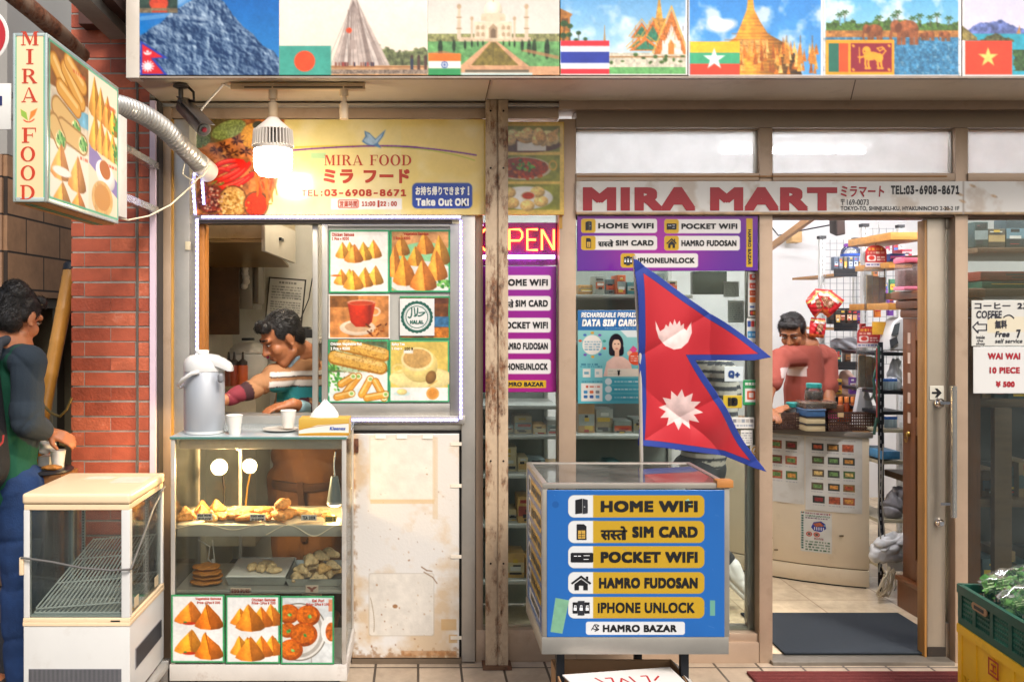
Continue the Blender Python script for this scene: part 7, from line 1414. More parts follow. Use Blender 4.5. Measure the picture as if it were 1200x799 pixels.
# ---- projecting sign box
def sign_box():
 x0,x1=W(15,0,2.65).x,W(55,0,2.65).x;z1,z0=2.527,2.003;y0,y1=-1.35,-.72;xb=-.02
 t=thing('projecting_sign','projecting light box sign with red serif letters and samosa pictures','sign',((x0+x1)/2,y1,z0))
 m=MB();m.box(x0+.004,x1-.004,y0+.006,y1,z0+.004,z1-.004);obj('box',m,pm('sign_white','#e0d8cc',.4),t)
 AL=pm('sign_frame','#c3cdc4',.3,.5);gr=pm('sign_green','#59b08c',.4)
 for nm,a in(('edge_trim',(x1-.008,x1,y0,y0+.012,z0,z1)),('edge_trim',(x0,x0+.008,y0,y0+.012,z0,z1)),('edge_trim',(x1-.012,x1+.001,y0+.0125,y1,z1-.012,z1)),('edge_trim',(x1-.012,x1+.001,y0+.0125,y1,z0,z0+.012)),('edge_trim',(x1-.012,x1+.001,y1-.012,y1+.002,z0+.0125,z1-.0125)),('edge_trim',(x0+.0085,x1-.0085,y0,y0+.012,z1-.01,z1)),('edge_trim',(x0+.0085,x1-.0085,y0,y0+.012,z0,z0+.014))):
  m=MB();m.box(*a);obj(nm,m,AL,t,.0015)
 m=MB();m.box(x0,x1-.013,y0+.0125,y1,z0-.004,z0+.0035);obj('underside',m,pm('sign_orange','#d89a58',.5),t)
 m=MB();m.box(x0+.03,x0+.034,y0+.02,y1-.01,z0-.0065,z0-.0045);m.box(x0+.045,x0+.05,y0+.02,y1-.01,z0-.0065,z0-.0045);obj('green_line',m,gr,t)
 EMP=attr('lit_print',.5,spec=.15,em_k=.22);f=PX(2.652)
 p=Paint(17.5,40,52.5,232,.7,'#f2cfa4');p.grad(17,40,53,232,'#f4d3aa','#eec394');p.rect(17,40,19.6,232,'#59b08c');p.rect(50.8,40,53,232,'#59b08c');p.poly([(33,142),(25,136),(24,128),(31,132)],'#8fb04a');p.poly([(34,142),(41,135),(44,127),(36,131)],'#d9803c');p.line(qpts((28,141),(34,146),(40,140)),1.3,'#c94a2c')
 p.build(f,'front_print',EMP,t,0,.0004)
 m=MB()
 for ch,a,b,c,d in(('M',25,37.5,45.5,53.5),('I',31,58,39.5,75.5),('R',26,81,44,98),('A',25.5,103,44.5,120),('F',26,150,42.5,167.5),('O',24.5,172,41.5,189.5),('O',24.5,194,41.5,211.5),('D',24,217,41,234)):m.text(f,ch,a,b,c,d,'s',0,.0022)
 obj('lettering',m,pm('sign_red2','#c23a1c',.4),t)
 s=Fr((x1,y0+.012,z1-.012),(0,.0061,0),(0,0,-.005));H=100
 p=Paint(0,0,100,H,.7,'#efd9b8');p.rect(0,0,52,34,'#8a5a34',(.4,9));p.rect(0,28,52,62,'#c9b8a0',(.2,6));p.rect(24,33,52,44,'#7ab4c9',(.2,5));p.rect(0,44,12,62,'#b58a5a',(.3,5));p.rect(0,62,52,H,'#f0dcc6');p.rect(53,0,100,56,'#f3e0c4');p.rect(53,56,100,H,'#e9d2b4');p.poly([(53,50),(100,72),(100,84),(53,66)],'#6a5aa8',alpha=.75)
 for a,b in(((6,12),(18,22)),((20,12),(42,28)),((14,26),(36,34)),((24,6),(44,16))):p.line([a,b],12,'#b5742c');p.line([a,b],9.5,'#dca04c');p.line([(a[0],a[1]-2),(b[0],b[1]-2)],3,'#efc784',.8)
 for a,b in(((10,40),(34,48)),((16,52),(44,56)),((6,52),(14,60))):p.line([a,b],15,'#a87a44');p.line([a,b],12,'#d9b070');p.ell(b[0],b[1],6,6,'#e6d3a0',0,(.3,2));herb(p,b[0],b[1],.8,3)
 for cx,b,w,h in((62,30,18,26),(72,31,17,24),(82,33,18,24),(92,36,18,22),(62,53,18,24),(72,54,17,23),(82,55,18,22),(92,56,18,20),(14,84,24,22),(36,88,24,22),(16,101,22,15),(38,101,20,13)):p.samosa(cx,b,w,h,'#d98f3c')
 herb(p,97,28,1,4);herb(p,97,50,1,5);p.ell(16,80,12,3,'#eee2d4');p.ell(79,70,16,10,'#ece2da',14,shade=.3);p.ell(78,66,9,6.5,'#b5642c',14);p.ell(74,88,17,13,'#d9a868',0,(.15,3));p.ell(74,87,13,9.5,'#c98c4a')
 for a,b,c,d in((30,8,48,11),(78,16,96,20),(40,64,52,67),(82,60,98,63)):p.scribble(a,b,c,d,1,'#d2502c',.7,int(a))
 p.rect(0,0,100,1.4,'#59b08c');p.rect(0,H-1.6,100,H,'#59b08c');p.rect(0,0,1.2,H,'#59b08c');p.rect(98.6,0,100,H,'#59b08c')
 p.build(s,'side_print',EMP,t,0,.0015)
 m=MB();m.box(x0+.02,x1+.004,y1+.003,y1+.09,z0+.03,z1-.1);obj('rear_housing',m,pm('housing_white','#d8d4cc',.45,0,.08,5,dirt='#8f7a60',damt=.3),t,.004)
 for z in(z0+.12,z1-.2):m=MB();m.box(x0+.02,x0+.06,y1+.091,-.056,z,z+.03);obj('wall_bracket',m,STEEL,t)
sign_box()
# ---- flexible duct
def duct():
 t=thing('flexible_duct','silver corrugated flexible duct curving from sign to booth header','duct',W(185,150,3.6));P_=[W(118,122,3.35),W(140,124,3.45),W(165,133,3.56),W(190,149,3.68),W(210,168,3.78),W(230,188,3.9),W(238,196,3.97)]
 out=[];
 for i in range(len(P_)-1):
  for k in range(26):
   u=k/26;p0,p1,p2,p3=P_[max(i-1,0)],P_[i],P_[i+1],P_[min(i+2,len(P_)-1)]
   out.append(.5*((2*p1)+(p2-p0)*u+(2*p0-5*p1+4*p2-p3)*u*u+(3*p1-p0-3*p2+p3)*u**3))
 m=MB();m.tube(out,.04,20,[.0405+.0032*math.sin(i*1.55)for i in range(len(out))]);obj('duct_hose',m,pm('duct_foil','#b5b2ad',.42,.6,.15,12,.1,60),t)
 m=MB();c=out[-14];d=(out[-1]-out[-20]).normalized();m.lathe(c,[(.046,-.02),(.047,0),(.047,.03),(.05,.09)],20,d.to_track_quat('Z','Y').to_matrix());obj('taped_collar',m,pm('collar_white','#dcd6cc',.4,0,.1,20,.2,40),t)
 m=MB();a=out[-18];m.tube([a+Vector((.0,-.05,.02)),a+Vector((-.05,-.06,.0)),a+Vector((-.06,-.06,-.06)),a+Vector((-.02,-.06,-.09)),a+Vector((.03,-.06,-.07)),a+Vector((.06,-.05,-.02))],.004,6);obj('cable_loop',m,pm('cable_ivory','#d8cdb4',.4),t)
duct()
m=MB();m.tube([W(130,253,3.5),W(150,258,3.6),W(175,253,3.7),W(200,240,3.8),W(222,220,3.9),W(236,205,3.95)],.004,6);solo('sign_cable',m,pm('cable_ivory','#d8cdb4',.4),'ivory cable sagging from the projecting sign to the booth corner','cable')
# ---- security camera
def cctv():
 t=thing('security_camera','dark bullet security camera hung under the fascia soffit','camera',W(214,100,3.72));DKG=pm('cam_grey','#4b4643',.35,.5,.1);a=W(212,101,3.72);a.z=2.655
 m=MB();m.lathe(a,[(.034,0),(.034,-.008),(.02,-.014)][::-1],24);obj('mount_base',m,DKG,t)
 m=MB();m.tube([a+Vector((0,0,-.012)),a+Vector((0,0,-.065))],.011,10);m.sph(a+Vector((0,0,-.068)),.016);obj('arm',m,DKG,t)
 b0,b1=W(213,124,3.76),W(239,152,3.6);d=(b1-b0).normalized();q=d.to_track_quat('Z','Y').to_matrix();L=(b1-b0).length
 m=MB();m.lathe(b0,[(.026,0),(.031,.01),(.032,L),(.028,L)],24,q);obj('camera_body',m,pm('cam_bronze','#5a514b',.35,.6,.1),t)
 m=MB();x=q@Vector((1,0,0));up=x.cross(d)if x.cross(d).z<0 else-x.cross(d);up=-up;m.beam(b0+up*.034-d*.01,b1+up*.034+d*.02,.062,.005,up);obj('sun_hood',m,DKG,t,.002)
 m=MB();m.lathe(b1,[(.027,.0005),(.025,.004)],24,q);obj('lens_plate',m,BLACK,t);m=MB();m.lathe(b1,[(.012,.0045),(.01,.008),(.004,.009)],16,q);obj('lens',m,pm('lens_red','#7a2430',.08),t)
 m=MB();m.tube([a+Vector((.03,.01,-.005)),a+Vector((.055,0,-.03)),a+Vector((.06,-.01,-.07)),b0+Vector((.03,-.01,.02)),b0],.006,6);obj('camera_cable',m,BLACK,t)
cctv()
# ---- lighting track and bulbs
def track():
 t=thing('lighting_track','cream lighting track screwed under the soffit with a feed wire','lighting track',W(350,97,3.7));a,b=W(271,96,3.7),W(428,96,3.7)
 IV=pm('ivory_plastic','#d3b894',.45,0,.1,9,dirt='#a3764a',damt=.4)
 m=MB();m.box(a.x,b.x,a.y-.018,a.y+.018,2.628,2.655);obj('rail_body',m,IV,t,.002)
 m=MB();m.box(a.x+.06,b.x-.01,a.y-.0195,a.y-.0185,2.634,2.639);obj('slot',m,BLACK,t)
 m=MB();m.tube([Vector((a.x,a.y,2.64)),W(262,99,3.72),W(250,112,3.76),W(238,126,3.8),W(228,140,3.85)],.005,8);obj('feed_wire',m,pm('wire_white','#eeeae2',.4),t)
track()
def bulb_lamp():
 c=W(320,0,3.7);IV=MC['ivory_plastic'];t=thing('led_bulb','lit big LED bulb with finned white heat sink hanging from the track','bulb lamp',(c.x,c.y,2.3));z=lambda py:W(0,py,3.7).z
 m=MB();m.lathe((c.x,c.y,0),[(.02,z(117)),(.02,z(99.8)),(.026,z(99))],20);m.lathe((c.x,c.y,0),[(.017,z(138)),(.02,z(137)),(.021,z(121)),(.012,z(119.5)),(.012,z(117))],20);obj('socket',m,IV,t)
 m=MB();m.lathe((c.x,c.y,0),[(.03,z(174)),(.03,z(150)),(.02,z(138.5))],24);obj('core',m,pm('core_grey','#6d6a68',.5),t)
 m=MB();m.lathe((c.x,c.y,0),[(.083,z(176)),(.085,z(173)),(.083,z(171.5))],40);m.lathe((c.x,c.y,0),[(.078,z(153.5)),(.07,z(150)),(.04,z(143)),(.022,z(138.2))],40);obj('collar',m,pm('heat_white','#d2c8bc',.4,0,.08),t)
 m=MB()
 for k in range(36):an=2*P*k/36;u=Vector((math.cos(an),math.sin(an),0));cc=Vector((c.x,c.y,0));m.beam(cc+u*.081+Vector((0,0,z(172))),cc+u*.075+Vector((0,0,z(153))),.0045,.02,u)
 obj('fins',m,MC['heat_white'],t)
 m=MB();m.lathe((c.x,c.y,0),[(.02,z(207.5)),(.06,z(205.5)),(.078,z(200)),(.083,z(192)),(.083,z(177.5)),(.08,z(176.5))],40);obj('diffuser',m,em('bulb_glow','#fff0d4',26),t)
bulb_lamp()
def spare_socket():
 c=W(403,0,3.7);IV=MC['ivory_plastic'];t=thing('lamp_socket','empty cream lamp socket hanging from the right end of the track','lamp socket',(c.x,c.y,2.5));z=lambda py:W(0,py,3.7).z
 m=MB();m.lathe((c.x,c.y,0),[(.02,z(113)),(.02,z(99.8)),(.026,z(99))],20);obj('adapter',m,IV,t);m=MB();m.lathe((c.x,c.y,0),[(.012,z(140)),(.019,z(139.8)),(.02,z(123)),(.012,z(120)),(.012,z(113.2))],20);obj('socket_cup',m,IV,t)
spare_socket()
# ---- the flag
def flag():
 D=3.8;f=PX(D);out=[(741.5,303.5),(746,304),(762,317),(800,344),(845,377),(872,397),(902,418.5),(880,421.5),(850,421.8),(815,422.5),(830,448),(853,486),(873,519),(894,551),(880,547),(850,535),(815,529),(780,525),(748.5,522.5),(751,470),(748,410),(746.5,350)]
 t=thing('nepal_flag','crimson two-pennant flag with blue border, white moon and sun on a short pole','flag',W(745,545,D))
 p=Paint(739,301,904,553,.55,'#22398f');inn=[(753,320),(774,335),(815,363.5),(850,389),(877,409.5),(884,414),(850,415),(804,415.8),(821,447),(845,488),(866,522),(878,539),(850,528.5),(812,521.5),(780,518),(756.5,516),(758,470),(756,410),(754.5,350)]
 p.poly(inn,'#bf202b');U,V=np.meshgrid(p.u,p.v);n=p.nz(30,3,3)
 mw='#e9c9c2'
 moon=[(767,378)]+[(767.5+i,379+.62*i+.0*i)for i in(2,4)]
 p.poly([(766.5,376),(772,388),(777,385),(779,380),(782,383),(784,376.5),(787.5,381),(789.5,374),(792.5,380.5),(796,375.5),(797.5,382),(801.5,379),(802,384.5),(805,387),(810.5,377.5),(810.5,390),(806,401),(798,408),(789,409.5),(779,405),(771,396),(767.5,386)],mw,(.1,8))
 p.poly([(797.5+(24 if i%2==0 else 15.5)*math.sin(i*P/12+.1)*1.02,480-(24 if i%2==0 else 15.5)*math.cos(i*P/12+.1))for i in range(24)],mw,(.1,8))
 for q in(out,inn):
  for a,b in zip(q,q[1:]+q[:1]):p.line([a,b],.7,'#16246a',.6)
 Pa=np.array(out)
 def keep(U,V):
  ins=np.zeros(U.shape,bool)
  for i in range(len(Pa)):
   (x0,y0),(x1,y1)=Pa[i],Pa[(i+1)%len(Pa)];ins^=((y0>V)!=(y1>V))&(U<(x1-x0)*(V-y0)/((y1-y0)or 1e-9)+x0)
  return ins
 def disp(U,V):
  s=(U-745)/150;return .04*s+.024*np.sin((U-745)/17+(V-300)/60+np.sin(V/40))*np.clip(s*2.4,.2,1)-.013*(1-np.abs(np.sin((U*.55-V*.35)/17+np.sin(V/31)*.7)))**2*np.clip(s*3,.3,1)-.012*(1-np.abs(np.sin((U*.5+V*.8)/26+1)))**4+.012*np.sin((V-U*.7)/38)
 m_=attr('flag_cloth',.62,.06,900,.3);N,L=nodes(m_);N['Principled BSDF'].inputs['Sheen Weight'].default_value=.25
 o=p.build(f,'cloth',m_,t,0,0,disp,.9,keep);s=o.modifiers.new('thick','SOLIDIFY');s.thickness=.0012
 m=MB();m.tube([W(743.5,300,D+.012),W(750,420,D+.012),W(752,560,D+.012),W(750,690,D+.0)],.008,10);obj('pole',m,pm('pole_white','#b5aea4',.4,.2),t)
flag()
# ---- blue advertising showcase on legs
def blue_case():
 D=3.2;x0,x1=W(635.6,0,D).x,W(855,0,D).x;y0=D-4;y1=y0+.47;z1=W(0,566,D).z;z0=W(0,766,D).z;zb=W(0,746,D).z
 t=thing('phone_service_case','blue showcase on black legs advertising phone services in yellow bars','showcase',((x0+x1)/2,y0,0));FM=pm('case_frame','#a9a297',.35,.55,.12,6,dirt='#7a6248',damt=.3)
 def b(nm,a,b_,c,d,e,f_,mat=FM,bev=.002):m=MB();m.box(a,b_,c,d,e,f_);return obj(nm,m,mat,t,bev)
 for x in(x0,x1-.02):
  b('corner_post',x,x+.02,y0,y0+.02,zb+.001,z1-.021);b('corner_post',x,x+.02,y1-.02,y1,zb+.001,z1-.021)
 b('top_rail',x0,x1,y0-.003,y0+.02,z1-.02,z1);b('top_rail',x0,x1,y1-.02,y1,z1-.02,z1);b('top_rail',x0,x0+.02,y0+.0205,y1-.0205,z1-.02,z1);b('top_rail',x1-.02,x1,y0+.0205,y1-.0205,z1-.02,z1)
 b('base_tray',x0-.003,x1-.004,y0-.004,y1,z0,zb,pm('tray_alu','#aaa59c',.35,.6,.1,5),.003);b('glass_top',x0+.0205,x1-.0205,y0+.0205,y1-.0205,z1-.008,z1-.003,glass('case_top','#bcc8c6',1.6,.12,'#b9b3a8'),0)
 b('inner_floor',x0+.02,x1-.02,y0+.021,y1-.021,zb+.003,zb+.01,pm('case_floor','#5a6670',.6));b('back_panel',x0+.0205,x1-.0205,y1-.012,y1-.008,zb+.001,z1-.021,glass('case_back','#dfe9e6',.9,.05),0)
 b('side_panel',x0+.004,x0+.01,y0+.0205,y1-.0205,zb+.001,z1-.0205,pm('panel_blue_b','#2a62a8',.4),0);b('side_panel',x1-.01,x1-.004,y0+.0205,y1-.0205,zb+.001,z1-.0205,glass('case_glass','#eef7f3'),0)
 b('wood_block',x1-.05,x1+.012,y0-.008,y0+.035,z1-.016,z1+.012,wood('block_wood','#b5773a','#8a5222',.5,0),.003)
 b('stuff_sheet',x0+.03,x0+.25,y0+.06,y0+.3,zb+.25,zb+.3,pm('teal_packet','#4a8fa8',.4,0,.3,20));b('stuff_sheet',x0+.27,x0+.5,y0+.1,y0+.35,zb+.2,zb+.26,pm('ticket_white','#c4c0b4',.5,0,.2,20))
 f=PX(D-.002);p=Paint(641,574,849,746,.6,'#2a6ab5');n=p.nz(60,3,3);p.put((slice(None),slice(None)),np.clip((n-.5)*1.4,0,.3),'#235a9f')
 rows=((580,606),(610,635.8),(639.6,665.2),(670,695.2),(699,724));tx=(704,817.5)
 for a,c in rows:p.rect(666,a,825.5,c,'#c9a02c',r=7);p.rect(666,a,696.5,c,'#e4e4e2',r=7);p.rect(689,a,696.5,c,'#e4e4e2');p.rect(695,a,700,c,'#c9a02c')
 p.rect(686.6,728,802.6,743.3,'#e2e2e2',r=3);p.poly([(651,700),(667,703),(659,742),(645,740)],'#7fb08f',(.06,5));p.rect(832,703,838,721,'#6fa896');p.poly([(803,586),(807,584),(811,594),(804,594)],'#9fd0b8');p.ell(651,591,4,4,'#20518f',alpha=.5)
 rg=random.Random(2)
 for k in range(14):x,y=rg.uniform(643,846),rg.uniform(576,744);p.line([(x,y),(x+rg.uniform(-8,8),y+rg.uniform(-3,3))],.6,'#5a8ac4',.5)
 sg=p.build(f,'front_poster',GLOSSP,t,.006)
 m=MB();q=MB()
 for(k,s),(a,c)in zip(SVC,rows):
  icon(q,f,k,668 if k!='pocket' else 667,a+2,694 if k!='pocket' else 697,c-2);u0=tx[0];u1=tx[1]
  if k=='sim':devanagari(m,f,704,a+6,735,c-3.5);u0=741
  if k=='phone':u0=700.5;u1=814
  if k=='house':u0=702
  m.text(f,s,u0,a+6.3,u1,c-6.3,'b',.035 if k=='phone' else .055)
 m.text(f,'HAMRO BAZAR',706.5,731.5,793,740,'b',.045);obj('lettering',m,KINK,sg);obj('icons',q,ICM,sg)
 m=MB();
 for pts in([(693,738),(697,731),(700,738),(694,735.5)],[(698,731),(702,732.5),(698.5,735),(702,737),(697,739)]):
  for a,b2 in zip(pts[:-1],pts[1:]):d=Vector((b2[0]-a[0],b2[1]-a[1])).normalized()*.45;m.prism(f,[(a[0]-d.y,a[1]+d.x),(a[0]+d.y,a[1]-d.x),(b2[0]+d.y,b2[1]-d.x),(b2[0]-d.y,b2[1]+d.x)],.0004,.001+random.random()*.0003)
 obj('monogram',m,KINK,sg)
 ux=(y1-y0-.042);s=Fr((x0+.0035,y1-.021,z1-.021),(0,-ux/100,0),(0,0,-.0043));H=(z1-.022-zb)/.0043
 p=Paint(0,0,100,H,1,'#2a6ab5');hh=H/6.6;rr=[]
 for i in range(5):y=5+i*hh*1.1;p.rect(6,y,94,y+hh*.86,'#c9a02c',r=5);p.rect(6,y,24,y+hh*.86,'#e4e4e2',r=5);rr.append((y,y+hh*.86))
 y=5+5*hh*1.1;p.rect(14,y,86,y+hh*.6,'#e2e2e2',r=3);o=p.build(s,'side_poster',GLOSSP,t,0,.0008)
 m=MB();q=MB()
 for(k,w),(a,c)in zip(SVC,rr):
  icon(q,s,k,8,a+1.5,22,c-1.5,.002);u0=28
  if k=='sim':devanagari(m,s,28,a+hh*.2,44,c-hh*.12,.03,.002);u0=48
  m.text(s,w,u0,a+hh*.24,90,c-hh*.24,'b',.05,.002)
 m.text(s,'HAMRO BAZAR',26,y+hh*.15,82,y+hh*.45,'b',.04,.002);obj('lettering',m,KINK,o);obj('icons',q,ICM,o)
 for px,dy in((655,.05),(672,.4),(776,.4),(803,.05)):x=W(px,0,D).x;b('leg',x-.0,x+.03,y0+dy,y0+dy+.03,.006,z0-.001,DARKM)
blue_case()
# ---- carton under the case
def carton():
 D=3.2;a,b_=W(656,0,D).x,W(806,0,D).x;t=thing('carton_box','open carton with red handwriting on its flap under the blue showcase','carton',((a+b_)/2,-.8,.006));KB=pm('carton_white','#cfc8bf',.7,0,.08,8);KR=pm('kraft','#a8805a',.75,0,.1,8)
 zt=W(0,792,D).z;m=MB();m.box(a,b_,-.86,-.85,.006,zt-.012);obj('front_wall',m,KB,t,.001);m=MB();m.box(a,b_,-.6,-.59,.006,zt-.02);obj('back_wall',m,KR,t)
 for x in(a,b_-.006):m=MB();m.box(x,x+.006,-.849,-.601,.006,zt-.02);obj('side_wall',m,KR,t)
 m=MB();m.box(a+.007,b_-.007,-.849,-.601,.007,.012);obj('carton_floor',m,KR,t)
 fz=Fr(W(659,790,3.12),((W(785,781,3.3)-W(659,790,3.12))/100),(Vector((.05,-.16,-.012))/40))
 m=MB();m.prism(fz,[(0,0),(100,0),(96,40),(2,40)],-.004,0);fl=obj('lid_flap',m,pm('flap_white','#d8d2cb',.7,0,.05),t)
 m=MB();rg=random.Random(5);x=24
 for q in([(0,0),(6,16)],[(8,2),(14,2),(10,16)],[(16,14),(22,4),(26,16)],[(30,2),(30,16),(37,15)],[(40,3),(46,3),(42,16)],[(48,12),(56,5)]):
  for a_,b2 in zip(q[:-1],q[1:]):d=Vector((b2[0]-a_[0],b2[1]-a_[1])).normalized()*.8;m.prism(fz,[(x+a_[0]-d.y,10+a_[1]+d.x),(x+a_[0]+d.y,10+a_[1]-d.x),(x+b2[0]+d.y,10+b2[1]-d.x),(x+b2[0]-d.y,10+b2[1]+d.x)],.0003,.0009+rg.random()*.0003)
 obj('handwriting',m,pm('red_marker','#b5282a',.5),fl)
 m=MB();m.add([(b_,-.86,zt-.012),(b_,-.6,zt-.02),(b_+.05,-.6,zt-.06),(b_+.05,-.86,zt-.07),(b_,-.86,zt-.016),(b_,-.6,zt-.024),(b_+.05,-.6,zt-.064),(b_+.05,-.86,zt-.074)],[(0,1,2,3),(7,6,5,4),(0,4,5,1),(1,5,6,2),(2,6,7,3),(3,7,4,0)]);obj('side_flap',m,KB,t)
carton()
# ---- drinks fridge
def fridge():
 D=3.2;x0,x1=W(27.5,0,D).x,W(152,0,D).x;y0=D-4;y1=y0+.43;z=lambda py:W(0,py,D).z;zt=z(578);t=thing('showcase_fridge','empty white countertop showcase fridge with cream top and tilted wire shelf','fridge',((x0+x1)/2,y0,0))
 CRM=pm('fridge_cream','#eacda6',.4,0,.06,4,dirt='#b58a58',damt=.3);WH=pm('fridge_white','#d3d0ca',.35,0,.05,3,dirt='#a3907a',damt=.25)
 def b(nm,a,b_,c,d,e,f_,mat=WH,bev=.003,par=None):m=MB();m.box(a,b_,c,d,e,f_);return obj(nm,m,mat,par or t,bev,40,False,3)
 o=b('top',x0-.004,x1+.004,y0-.006,y1,z(590.5),zt,CRM,.012);b('top_edge',x0+.002,x1-.002,y0,y1-.004,z(597.5),z(591),CRM,.002)
 for k,(u,v,w,h)in enumerate(((.1,.28,.11,.06),(.23,.2,.13,.13))):m=MB();m.box(x0+u+.02,x0+u+w+.02,y0+v,y0+v+h,zt+.0005,zt+.0015);obj('paper_label',m,pm('label_paper','#d8cbb4',.7,0,.12,40),o)
 zb,zg=z(724),z(597.5)
 b('lower_body',x0,x1,y0,y1,.2,zb-.03);b('cream_band',x0-.002,x1+.002,y0-.003,y1,zb-.0295,zb-.015,CRM,.002);b('cream_band',x0-.001,x1+.001,y0-.002,y1,zb-.0145,zb,CRM,.002)
 b('corner_post',x0,x0+.022,y0,y0+.022,zb+.0005,zg);b('corner_post',x1-.032,x1,y0,y0+.03,zb+.0005,zg);b('corner_post',x0,x0+.02,y1-.02,y1,zb+.0005,zg);b('corner_post',x1-.02,x1,y1-.02,y1,zb+.0005,zg)
 FG=glass('fridge_glass','#eef3f1',.7,.02,'#c9cdc8')
 b('front_glass',x0+.0225,x1-.0325,y0+.006,y0+.01,zb+.001,zg,FG,0);b('side_glass',x1-.012,x1-.008,y0+.0305,y1-.0205,zb+.001,zg,FG,0);b('side_glass',x0+.008,x0+.012,y0+.0225,y1-.0205,zb+.001,zg,FG,0);b('rear_panel',x0+.0205,x1-.0205,y1-.012,y1-.006,zb+.001,zg,glass('fridge_back','#dfe6e4',.7,.1,'#b4baba'),0)
 b('inner_floor',x0+.0225,x1-.0225,y0+.012,y1-.022,zb+.001,zb+.008,pm('fridge_floor','#c9cecb',.5),0)
 for x in(x0+.06,x1-.07):
  s=b('shelf_rail',x,x+.014,y1-.03,y1-.022,zb+.02,zg-.005,WH,.001);m=MB();q=zb+.03
  while q<zg-.02:m.box(x+.004,x+.01,y1-.0315,y1-.0302,q,q+.006);q+=.012
  obj('rail_slots',m,BLACK,s)
 WR=pm('wire_white','#eeeae2',.4)
 def wires(nm,A,B,C,Dd,n):
  A,B,C,Dd=map(Vector,(A,B,C,Dd));m=MB()
  for i in range(n+1):u=i/n;m.tube([A.lerp(B,u),Dd.lerp(C,u)],.0032,6)
  for u in(0,.35,.7,1):m.tube([A.lerp(Dd,u)+Vector((0,0,-.003)),B.lerp(C,u)+Vector((0,0,-.003))],.003,6)
  obj(nm,m,WR,t)
 wires('wire_shelf',(x0+.03,y0+.04,zb+.025),(x1-.04,y0+.04,zb+.05),(x1-.02,y1-.05,zb+.22),(x0+.12,y1-.05,zb+.2),19);wires('wire_shelf',(x0+.03,y0+.03,zb+.014),(x1-.02,y0+.03,zb+.014),(x1-.02,y1-.04,zb+.06),(x0+.03,y1-.04,zb+.03),20)
 zgr,zgt=z(799),z(783);g=b('vent_panel',x0+.02,x1-.03,y0-.002,y0-.0005,zgr,zgt,pm('vent_grey','#8f8d90',.5),0);m=MB();x=x0+.022
 while x<x1-.034:m.box(x,x+.0022,y0-.0035,y0-.0021,zgr+.002,zgt-.002);x+=.0048
 obj('slots',m,BLACK,g);m=MB();yy=y0+.05
 g2=b('vent_panel',x1+.0005,x1+.002,y0+.06,y1-.05,.3,.38,pm('vent_grey','#8f8d90'),0)
 while yy<y1-.06:m.box(x1+.0021,x1+.0035,yy+.02,yy+.023,.304,.376);yy+=.009
 obj('slots',m,BLACK,g2)
 b('door_handle',x0-.012,x0+.004,y0-.012,y0-.0005,z(673),z(652),CRM,.004)
 m=MB();m.tube([(x0-.004,y0-.012,z(652)),W(60,658,D-.02),W(95,665,D-.022),W(130,668,D-.02),W(150,667,D-.015),Vector((x1+.006,y0-.004,z(666)))],.0042,8);m.tube([(x1+.006,y0-.004,z(666)),(x1+.014,y0+.1,z(640)),(x1+.012,y0+.25,z(612)),(x1+.004,y1,z(596))],.0042,8);obj('strap',m,pm('strap_grey','#5f5c58',.5),t)
 for yy in(y0+.05,y0+.3):b('tape',x1+.0003,x1+.0012,yy,yy+.05,zb+.02,zb+.06,pm('tape_ivory','#cdb894',.5),0)
 b('model_mark',x1-.07,x1-.035,y0-.0042,y0-.0032,zb-.012,zb-.007,BLACK,0)
fridge()
def trolley():
 t=thing('trolley','low metal trolley with small orange castors under the white fridge','trolley',(-1.27,-.55,0));x0,x1=W(22,0,3.2).x,W(152,0,3.2).x+.03
 for y in(-.82,-.4):m=MB();m.box(x0,x1,y,y+.03,.165,.198);obj('rail',m,STEEL,t,.003)
 for x in(x0,x1-.03):m=MB();m.box(x,x+.03,-.79,-.4,.167,.196);obj('rail',m,pm('rail_grey','#b5b1aa',.4,.4),t,.003)
 for x in(x0+.01,x1-.04):
  for y in(-.8,-.38):m=MB();m.box(x,x+.03,y,y+.03,.05,.165);obj('leg',m,STEEL,t);m=MB();m.lathe((x+.03,y+.015,.03),[(.024,-.012),(.025,0),(.024,.012)],16,Matrix.Rotation(R(90),3,'Y'));obj('castor',m,pm('castor_orange','#c9682c',.5),t)
trolley()
